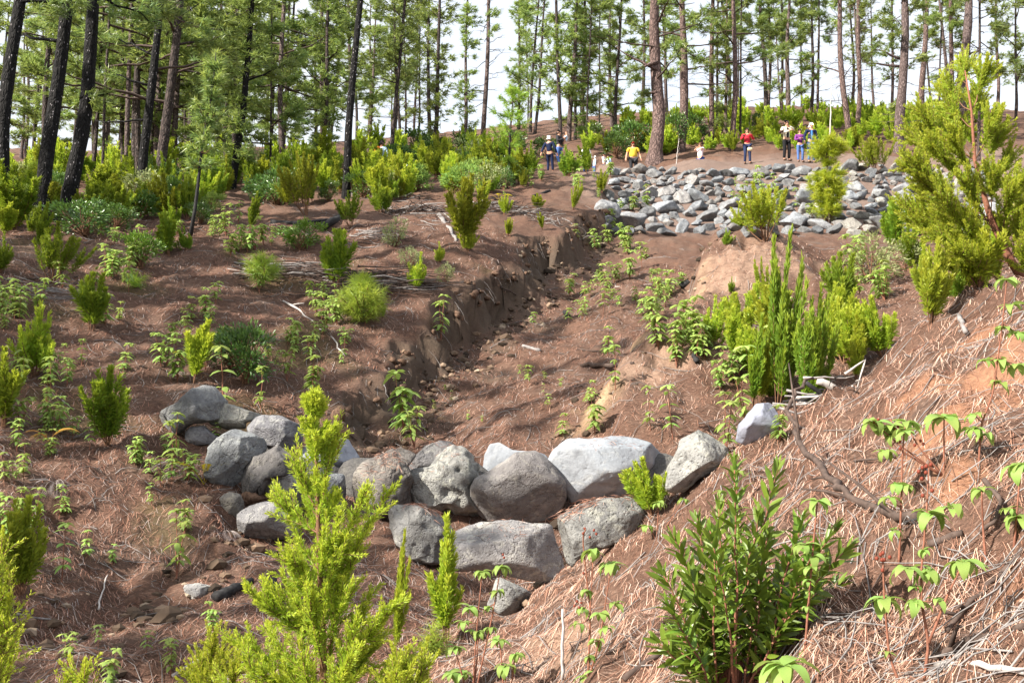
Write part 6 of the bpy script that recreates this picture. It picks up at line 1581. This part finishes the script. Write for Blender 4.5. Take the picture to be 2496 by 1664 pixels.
fern(135, 1180, "small grey dead fern by a dark hollow on the left slope", 'fern_g', [(-1.6, .5, 1), (-2.5, .7, .8), (-.8, .7, .8), (-1.1, .4, .9)], .42)
fern(445, 925, "pinkish dead fern above the pointed dam boulder", 'fern_g', [(-1.2, .9, 1), (-.3, .8, .8), (-2.2, .9, .8)], .40)
fern(450, 885, "yellow-green fern beside the bright upright heath above the dam", 'fern_y', [(-.4, 1.2, 1), (-1.7, 1.1, .9)], .45)
fern(545, 1300, "small dead fern under the dark ledge", 'fern_g', [(-1.0, .6, 1), (-.2, .6, .8)], .35)
fern(1215, 488, "golden bracken by the thin young pine's stem", 'fern_y', [(3.0, 1.0, 1), (-.2, 1.0, .8), (-1.5, .9, .8)], .7)

# ------------------------------------------------------------------ pine-needle litter and twigs
def litter():
    n = 340000
    r = np.exp(math.log(2.3) + (math.log(30) - math.log(2.3)) * rng.uniform(0, 1, n) ** .68); th = rng.uniform(-.56, .56, n)
    x = r * np.sin(th); y = r * np.cos(th); z, d1, d2, m1, m2 = H(x, y, True)
    keep = rng.uniform(0, 1, n) < np.where((np.abs(d1) < .25) & (r > 15), .25, 1.0) * smooth(-.75, .1, noise2(x * 2.2, y * 2.2, 31) + .25)
    dry = np.clip(m2 * (1 - smooth(11, 14, r)) + .5 * m2, 0, 1)[keep]
    x, y, z, r = x[keep], y[keep], z[keep], r[keep]; n = len(x)
    # needles lie in drifts: their direction follows a slow field with scatter
    az = 2.2 * noise2(x * .9, y * .9, 33) + rng.normal(0, 1.5, n)
    L = rng.uniform(.06, .20, n) * np.interp(r, [2, 10, 24], [.72, .95, 1.25]); W = np.interp(r, [2, 6, 30], [.0016, .0024, .0085])
    pts = []
    curv = rng.normal(0, .55, n); xx, yy, a = x.copy(), y.copy(), az.copy()
    for k in range(3):
        zz = H(xx, yy) + .005 + rng.uniform(0, .018, n) * (1 if k == 1 else .4)
        pts.append(np.stack([xx, yy, zz], 1)); xx = xx + np.cos(a) * L / 2; yy = yy + np.sin(a) * L / 2; a = a + curv
    side = np.stack([-np.sin(az), np.cos(az), np.zeros(n)], 1) * W[:, None] / 2
    V = np.stack([pts[0] - side, pts[0] + side, pts[1] - side, pts[1] + side, pts[2]], 1)
    flat = np.abs(pts[2][:, 2] - pts[0][:, 2]) < .75 * L; V = V[flat]; dry = dry[flat]; n = len(V)
    i = np.arange(n)[:, None] * 5
    q = i + [[0, 1, 3, 2]]; t3 = i + [[2, 3, 4]]
    me = mesh_np("pine_needle_litter", V.reshape(-1, 3), [t3, q], True, {"t": np.repeat(dry * rng.uniform(.6, 1, n), 5)})
    link("pine_needle_litter", me, M["needle"], kind="stuff", label="fallen reddish pine needles covering the earth", category="needles")
litter()
def twigs():
    mb = MB(); n = 3400
    r = np.exp(rng.uniform(math.log(3), math.log(36), n)); th = rng.uniform(-.5, .5, n)
    for k in range(n):
        x, y = r[k] * math.sin(th[k]), r[k] * math.cos(th[k]); az = rng.uniform(0, 6.28); L = rng.uniform(.10, .42) * (1 + r[k] / 40)
        s = np.linspace(0, 1, 4); a = az + rng.normal(0, .5) * s; X = x + np.cos(a) * L * s; Y = y + np.sin(a) * L * s
        Z = TZ(X, Y) + .012 + rng.uniform(0, .05) * np.sin(s * 3.14 * rng.uniform(.5, 1))
        rr = rng.uniform(.0015, .004) * (1 + r[k] / 22); tube(mb, np.stack([X, Y, Z], 1), [rr, rr * .9, rr * .7, rr * .4], 3, 0, cap=False)
    link("twig_litter", mb.mesh("twig_litter"), M['greywood'], kind="stuff", label="small grey twigs strewn over the needles", category="twigs")
twigs()

def clods():
    mb = MB(); V0, F0 = ico(1); n = 0
    x = rng.uniform(-7, 6, 30000); y = rng.uniform(9, 38, 30000); _, d1, d2, _, _ = H(x, y, True)
    w = np.where(d1 < 0, np.exp(-((d1 + .45) / .45) ** 2), np.exp(-(d1 / .12) ** 2) * .5) + .35 * np.exp(-(d2 / .3) ** 2)
    ok = np.where((rng.uniform(0, 1, 30000) < w * .55))[0][:2600]
    z = TZ(x[ok], y[ok])
    for k, i in enumerate(ok):
        s = abs(rng.normal(0, .035)) + .012; Q = V0 * (1 + rng.uniform(-.3, .3, (len(V0), 1))) * s * np.array([1.2, 1, .75])
        mb.add(Q + [x[i], y[i], z[k] + s * .2], [F0], 0)
    m, nt, out = new_mat("soil_clod"); g = nt.nodes.new("ShaderNodeNewGeometry")
    principled(nt, out, ramp(nt, g.outputs["Random Per Island"], [(0, (.03, .023, .018)), (.5, (.10, .07, .05)), (.85, (.19, .13, .09)), (1, (.30, .24, .18))]), .95, .1)
    link("soil_clods", mb.mesh("soil_clods", False), m, kind="stuff", label="crumbled soil clods along the foot of the eroded bank", category="clods")
clods()

def lip_roots():
    x = rng.uniform(-6, 5, 14000); y = rng.uniform(13, 36, 14000); _, d1, _, _, _ = H(x, y, True)
    ok = np.where(np.abs(d1 - .02) < .07)[0]; mb = MB(); V0, F0 = ico(2)
    nb = len(ok) // 2
    for i in ok[:nb]:
        s = abs(rng.normal(0, .04)) + .02; Q = V0 * s * rng.uniform(.7, 1.4, 3); Q = Q + unit(Q) * (s * .7 * noise3(Q / s, 1.4, int(i) % 50) + s * .3 * noise3(Q / s, 4, int(i) % 50))[:, None]
        mb.add(Q + [x[i] + .04, y[i] - .04, float(TZ(x[i], y[i])) + .01], [F0], 0)
    m, nt, out = new_mat("matted_needle_turf"); g = nt.nodes.new("ShaderNodeTexCoord"); n1 = noise_n(nt, g.outputs["Object"], 26, 5, .7)
    principled(nt, out, ramp(nt, n1, [(.3, (.045, .03, .022)), (.5, (.13, .08, .055)), (.7, (.22, .145, .105))]), .95, .1, n1, .03, .9)
    link("turf_mat", mb.mesh("turf_mat"), m, kind="stuff", label="crumbling matted turf hanging over the lip of the eroded bank", category="turf")
    mb = MB()
    for i in ok[nb:]:
        p = np.array([x[i], y[i], float(TZ(x[i], y[i])) + .02]); L = rng.uniform(.12, .5); q = np.linspace(0, 1, 6)[:, None]; o = np.array([rng.normal(.35, .3), rng.normal(-.35, .3), 0])
        pts = p + o * L * q + np.array([0, 0, -1]) * L * q ** 1.6 + rng.normal(0, .02, (6, 3)) * q
        tube(mb, pts, np.linspace(.006, .0015, 6), 3, 0, cap=False)
    link("hanging_roots", mb.mesh("hanging_roots"), M['greywood'], kind="stuff", label="thin bare roots hanging from the lip of the eroded bank", category="roots")
lip_roots()

# ------------------------------------------------------------------ people on the crest of the bank
def cloth(name, c, rough=.85): return plain_mat(name, c, rough, .12, 25, .15)
SKIN = plain_mat("skin", (0.50, 0.27, 0.18), .55, .08, 20, .3)
CL = {'navy': cloth("navy_cloth", (.012, .018, .05)), 'charcoal': cloth("charcoal_cloth", (.03, .03, .035)), 'jeans': cloth("blue_denim", (.07, .13, .32)), 'darkjeans': cloth("dark_denim", (.02, .03, .075)),
      'yellow': cloth("yellow_cotton", (.58, .40, .045)), 'red': cloth("red_jacket_cloth", (.42, .025, .04)), 'cream': cloth("cream_jacket_cloth", (.62, .58, .47)), 'purple': cloth("purple_cloth", (.17, .04, .20)),
      'black': cloth("black_cloth", (.012, .012, .014)), 'white': cloth("white_cotton", (.78, .75, .76)), 'paleblue': cloth("pale_blue_cotton", (.45, .60, .75)), 'royal': cloth("royal_blue_cloth", (.03, .09, .36)),
      'orange': cloth("orange_nylon", (.80, .17, .02)), 'blue': cloth("blue_sweater_wool", (.04, .14, .34)), 'pink': cloth("pinkish_white_cotton", (.78, .66, .70)), 'beige': cloth("beige_canvas", (.55, .45, .30)), 'brown': cloth("brown_leather", (.06, .035, .025)),
      'hairdark': cloth("dark_hair", (.015, .010, .009), .5), 'hairwhite': cloth("white_hair", (.70, .68, .66), .6), 'hairbrown': cloth("brown_hair", (.10, .055, .03), .5), 'redcap': cloth("red_cap_cloth", (.45, .03, .03)), 'lips': cloth("lips", (.35, .11, .09), .5), 'eye': cloth("eye", (.02, .015, .012), .3)}

def skin_mesh(name, verts, edges, radii, root=0, sub=1):
    me = bpy.data.meshes.new("tmp"); me.from_pydata([tuple(v) for v in verts], edges, []); ob = bpy.data.objects.new("tmp", me); COL.objects.link(ob)
    sk = ob.modifiers.new("s", 'SKIN'); sk.branch_smoothing = .3; sk.use_smooth_shade = True
    lay = me.skin_vertices[0].data
    for i, r in enumerate(radii):
        lay[i].radius = (r, r) if not isinstance(r, tuple) else r; lay[i].use_root = (i == root)
    ss = ob.modifiers.new("u", 'SUBSURF'); ss.levels = sub; ss.render_levels = sub
    dg = bpy.context.evaluated_depsgraph_get(); dg.update()
    out = bpy.data.meshes.new_from_object(ob.evaluated_get(dg)); out.name = name
    bpy.data.objects.remove(ob); bpy.data.meshes.remove(me)
    return out

ARMS = {  # elbow and wrist relative to the shoulder, for the +x arm; the person faces -y
 'down': ((.06, .02, -.29), (.09, -.03, -.54)), 'relaxed': ((.10, .03, -.28), (.14, -.08, -.50)), 'camera': ((.10, -.10, -.25), (-.08, -.30, -.02)), 'fold': ((.10, -.08, -.26), (-.20, -.24, -.16)),
 'chest': ((.08, -.06, -.27), (-.14, -.22, -.22)), 'high': ((.02, -.22, -.08), (-.20, -.24, .02)), 'back': ((.10, .12, -.26), (.16, .20, -.46)), 'cradle': ((.08, -.08, -.27), (-.16, -.28, -.12))}
def person(u, vtop, Ht, face, label, top, legs, hair, arms=('down', 'down'), d=None, dr=(46.6, 55), sit=False, open_col=None, hairstyle='short', plump=1.0, sleeves=True, extras=(), lean=0.0, step=None):
    step = rnd.uniform(-.05, .05) if step is None else step; lean = lean + rnd.gauss(0, .025)
    if d is None:
        ds = np.linspace(*dr, 80); err = []
        for dd in ds:
            q = P(u, vtop, dd); err.append(abs(hz(q[0], q[1]) - (q[2] - Ht)))
        d = float(ds[int(np.argmin(err))])
    q = P(u, vtop, d); base = np.array([q[0], q[1], hz(q[0], q[1])])
    k = Ht / 1.72
    t = thing("person", base, label, "person", None, (lean, 0, math.radians(face)), k)
    pl = plump
    SH = {1: (.185 * (1 + .3 * (pl - 1)), .0, 1.40), -1: (-.185 * (1 + .3 * (pl - 1)), .0, 1.40)}
    V = [(0, 0, .95), (0, .0, 1.10), (0, .0, 1.27), (0, .01, 1.40), (0, 0, 1.49), (0, -.015, 1.555), (0, -.005, 1.62), (0, 0, 1.675)]
    R = [(.135 * pl, .10 * pl), (.125 * pl, .10 * pl), (.15 * pl, .105 * pl), (.12, .08), .052, .07, (.078, .09), .06]
    E = [(i, i + 1) for i in range(7)]
    V.append((0, -.115, 1.585)); R.append(.013); E.append((5, len(V) - 1))                       # nose
    for s in (1, -1):
        V.append((.088 * s, .005, 1.59)); R.append(.015); E.append((6, len(V) - 1))              # ears
    TV, TR, TE = [(0, 0, .93), (0, 0, 1.10), (0, 0, 1.27), (0, .01, 1.39), (0, .005, 1.455)], [(.155 * pl, .12 * pl), (.145 * pl, .12 * pl), (.165 * pl, .125 * pl), (.13, .095), .065], [(0, 1), (1, 2), (2, 3), (3, 4)]
    hand = {}
    for s, an in ((1, arms[0]), (-1, arms[1])):
        (ex, ey, ez), (wx, wy, wz) = ARMS[an]; S = np.array(SH[s]); Eb = S + [ex * s, ey, ez]; Wr = S + [wx * s, wy, wz]
        n0 = len(V); V += [tuple(S), tuple(Eb), tuple(Wr)]; R += [.058, .044, .030]; E += [(3, n0), (n0, n0 + 1), (n0 + 1, n0 + 2)]
        dv = unit(Wr - Eb); a_, b_ = perp(dv); pm = Wr + dv * .06
        V.append(tuple(pm)); R.append((.036, .018)); E.append((n0 + 2, n0 + 3)); hand[s] = pm
        for j, (o, l) in enumerate(((-.028, .070), (-.010, .082), (.010, .078), (.027, .062))):
            k1 = pm + a_ * o + dv * l * .5; k2 = pm + a_ * o * 1.1 + dv * l * .95 + b_ * .022
            V += [tuple(k1), tuple(k2)]; R += [.009, .007]; E += [(n0 + 3, len(V) - 2), (len(V) - 2, len(V) - 1)]
        th = Wr + dv * .03 + a_ * .045; V += [tuple(th), tuple(th + dv * .04 + a_ * .012)]; R += [.011, .008]; E += [(n0 + 2, len(V) - 2), (len(V) - 2, len(V) - 1)]
        m0 = len(TV); TV += [tuple(S), tuple(Eb), tuple(Wr - dv * .02)] if sleeves else [tuple(S), tuple(S * .35 + Eb * .65)]
        TR += [.078, .062, .046] if sleeves else [.08, .078]; TE += [(3, m0), (m0, m0 + 1)] + ([(m0 + 1, m0 + 2)] if sleeves else [])
    LV, LR, LE = [(0, 0, .96)], [(.150 * pl, .115 * pl)], []
    for s in (1, -1):
        hip = (.095 * s * (.5 + .5 * pl), 0, .86); kn = (.11 * s, -.02 - step * s, .48); an_ = (.115 * s, .03 + step * s * .9, .085); toe = (.13 * s, -.12 + step * s * .9, .035)
        n0 = len(V); V += [hip, kn, an_, toe]; R += [.085, .055, .036, .032]; E += [(0, n0), (n0, n0 + 1), (n0 + 1, n0 + 2), (n0 + 2, n0 + 3)]
        m0 = len(LV); LV += [hip, kn, (an_[0], an_[1], .10)]; LR += [.105 * (.6 + .4 * pl), .073, .062]; LE += [(0, m0), (m0, m0 + 1), (m0 + 1, m0 + 2)]
        sh = skin_mesh("shoe", [(an_[0], an_[1] + .03, .045), (an_[0], an_[1] - .06, .045), toe, (toe[0], toe[1] - .07, .03)], [(0, 1), (1, 2), (2, 3)], [.05, .05, .045, .035])
        link("shoe", sh, CL['brown'], t)
    link("body", skin_mesh("body", V, E, R, 0, 1), SKIN, t)
    link("jacket" if sleeves else "shirt", skin_mesh("jacket", TV, TE, TR, 0, 1), CL[top], t)
    link("trousers", skin_mesh("trousers", LV, LE, LR, 0, 1), CL[legs], t)
    if open_col:
        link("sweater", skin_mesh("sweater", [(0, -.055, .95), (0, -.065, 1.15), (0, -.06, 1.34), (0, -.045, 1.42)], [(0, 1), (1, 2), (2, 3)], [(.06, .075), (.065, .085), (.06, .075), (.04, .05)], 0, 1), CL[open_col], t)
    if hair:
        hv = [(0, .035, 1.57), (0, .02, 1.635), (0, -.025, 1.672)]; hr = [(.08, .07), (.084, .082), (.06, .045)]; he = [(0, 1), (1, 2)]
        if hairstyle == 'long': hv += [(0, .06, 1.50)]; hr += [(.085, .05)]; he += [(0, 3)]
        if hairstyle == 'cap': hv += [(0, -.14, 1.66)]; hr += [(.07, .012)]; he += [(1, 3)]
        link("cap" if hairstyle == 'cap' else "hair", skin_mesh("hair", hv, he, hr, 1, 1), CL[hair], t)
    Vi, Fi = ico(1)
    for s in (1, -1):
        o = link("eye", EYE, None, t); o.location = (.034 * s, -.094, 1.612); o.scale = (.012, .008, .009)
    o = link("mouth", MOUTH, None, t); o.location = (0, -.092, 1.535); o.scale = (.026, .010, .007)
    for nm, verts, edges, rad, col in extras:
        link(nm, skin_mesh(nm, verts, edges, rad, 0, 1), CL[col], t)
    return t, hand, k
EYE = mesh_np("eye", *[ico(2)[0], [ico(2)[1]]]); EYE.materials.append(CL['eye'])
MOUTH = mesh_np("mouth", *[ico(2)[0], [ico(2)[1]]]); MOUTH.materials.append(CL['lips'])

def carried(name, u, v, d, label, cat, verts, edges, rad, col, group=None):
    c = P(u, v, d); o = link(name, skin_mesh(name, verts, edges, rad, 0, 1), CL[col], label=label, category=cat); o.location = tuple(c); return o

pack = [("shoulder_strap", [(.10, -.09, 1.42), (.11, -.13, 1.28), (.10, -.08, 1.12)], [(0, 1), (1, 2)], [.02, .02, .02], 'charcoal')]
person(928, 366, 1.74, 150, "person with black hair walking away among the heath, wearing an orange backpack", 'paleblue', 'jeans', 'hairdark', ('relaxed', 'relaxed'), dr=(40, 54), extras=pack)
_p = bpy.context.scene.objects["person"]
bp = link("backpack", skin_mesh("backpack", [(0, 0, -.2), (0, .02, 0), (0, 0, .22)], [(0, 1), (1, 2)], [(.15, .10), (.16, .12), (.12, .09)], 0, 1), CL['orange'], label="orange backpack on the black-haired person's back", category="backpack")
a_ = math.radians(150); k_ = _p.scale[0]; bp.location = Vector(_p.location) + Vector((-math.sin(a_) * .20, math.cos(a_) * .20, 1.24)) * k_; bp.rotation_euler = (0, 0, a_); bp.scale = (k_,) * 3
person(580, 408, 1.70, 60, "person in a red and black top half hidden behind the sprouting burnt pine", 'red', 'black', 'hairdark', ('relaxed', 'down'), dr=(44, 60), open_col='black')
person(1342, 342, 1.66, 160, "white-haired elderly person in a navy jacket bending away from the viewer", 'navy', 'navy', 'hairwhite', ('back', 'relaxed'), dr=(48, 56), lean=-.18)
t4, h4, k4 = person(1364, 317, 1.82, 62, "dark-haired man in a charcoal jacket and blue jeans holding a baby", 'charcoal', 'jeans', 'hairdark', ('cradle', 'cradle'), dr=(47, 54), step=.07)
person(1428, 353, 1.42, 15, "boy in a white shirt and pale blue vest with a dark strap", 'white', 'darkjeans', 'hairbrown', ('relaxed', 'down'), dr=(48, 56), open_col='paleblue', extras=[("strap", [(-.13, -.11, 1.38), (0, -.16, 1.18), (.12, -.13, .98)], [(0, 1), (1, 2)], [.022, .022, .022], 'navy')])
person(1447, 380, 1.05, 100, "small fair-haired child mostly hidden behind the left end of the bank", 'paleblue', 'jeans', 'hairwhite', dr=(48.5, 53))
person(1474, 374, 1.16, 60, "dark-haired child in white turned to a companion behind the bank", 'white', 'darkjeans', 'hairdark', ('chest', 'chest'), dr=(48.5, 54))
person(1484, 378, 1.12, -60, "dark-haired child in a pale blue top behind the bank, nearest the man in yellow", 'paleblue', 'darkjeans', 'hairdark', dr=(48.5, 53))
person(1543, 346, 1.76, 0, "stout man in a bright yellow t-shirt with a red cap and dark glasses", 'yellow', 'charcoal', 'redcap', ('relaxed', 'relaxed'), dr=(48.5, 56), hairstyle='cap', plump=1.32, sleeves=False,
       extras=[("glasses", [(-.08, -.085, 1.612), (0, -.105, 1.612), (.08, -.085, 1.612)], [(0, 1), (1, 2)], [.016, .016, .016], 'black'), ("beard", [(-.05, -.065, 1.52), (0, -.085, 1.505), (.05, -.065, 1.52)], [(0, 1), (1, 2)], [.03, .034, .03], 'hairbrown')])
person(1706, 350, 1.62, -40, "woman in a pinkish white top and royal blue trousers raising her arms", 'pink', 'royal', 'hairbrown', ('high', 'high'), dr=(48.0, 55), sleeves=False, plump=1.1)
person(1820, 311, 1.64, 0, "woman in a bright red jacket photographing, a beige bag at her hip", 'red', 'darkjeans', 'hairdark', ('camera', 'camera'), d=47.6, plump=1.12)
person(1915, 291, 1.84, 18, "tall man in a cream jacket and black trousers raising his folded arms", 'cream', 'black', 'hairdark', ('high', 'fold'), d=47.6, open_col='black')
person(1949, 314, 1.56, 5, "small woman in purple and jeans with her hands at her chest", 'purple', 'jeans', 'hairdark', ('chest', 'chest'), d=48.4, hairstyle='long')
person(1975, 290, 1.84, 8, "white-haired man in a navy jacket over a blue sweater and jeans", 'navy', 'jeans', 'hairwhite', ('down', 'relaxed'), d=48.0, open_col='blue', plump=1.1)
# things people hold
carried("shoulder_bag", 1828, 364, 47.35, "beige bag hanging at the hip of the woman in red", "bag", [(-.13, 0, 0), (.13, 0, .0)], [(0, 1)], [(.08, .10), (.08, .10)], 'beige')
carried("camera", 1813, 331, 47.25, "small dark camera held up by the woman in red", "camera", [(-.05, 0, 0), (.05, 0, 0)], [(0, 1)], [(.035, .035)] * 2, 'charcoal')
carried("folded_scarf", 1903, 322, 47.28, "grey-brown bundle held in the arms of the man in cream", "bundle", [(-.10, 0, -.04), (0, 0, .02), (.13, 0, .05)], [(0, 1), (1, 2)], [.06, .07, .05], 'brown')
# the baby in the man's arms
bt = thing("person", Vector(t4.location) + Vector((.30, -.03, 1.22)) * k4, "baby in pale blue clothes held against the man's chest", "person", None, (0, .25, math.radians(-80)), 1.0)
link("body", skin_mesh("body", [(0, 0, 0), (0, 0, .18), (0, 0, .27), (0, -.01, .35), (0, 0, .42), (.09, -.02, .2), (.10, -.12, .13), (-.09, -.02, .2), (-.10, -.12, .13), (.07, -.10, -.04), (.07, -.14, -.18), (-.07, -.10, -.04), (-.07, -.14, -.18), (0, -.085, .36)],
     [(0, 1), (1, 2), (2, 3), (3, 4), (1, 5), (5, 6), (1, 7), (7, 8), (0, 9), (9, 10), (0, 11), (11, 12), (3, 13)], [.08, .075, .035, .065, .05, .032, .024, .032, .024, .045, .028, .045, .028, .012], 0, 1), SKIN, bt)
link("romper", skin_mesh("romper", [(0, 0, -.02), (0, 0, .2), (.09, -.02, .2), (.10, -.10, .15), (-.09, -.02, .2), (-.10, -.10, .15), (.07, -.09, -.04), (-.07, -.09, -.04)], [(0, 1), (1, 2), (2, 3), (1, 4), (4, 5), (0, 6), (0, 7)], [.095, .09, .045, .04, .045, .04, .06, .06], 0, 1), CL['paleblue'], bt)
link("hair", skin_mesh("hair", [(0, .02, .38), (0, .0, .42)], [(0, 1)], [.062, .055], 0, 1), CL['hairbrown'], bt)
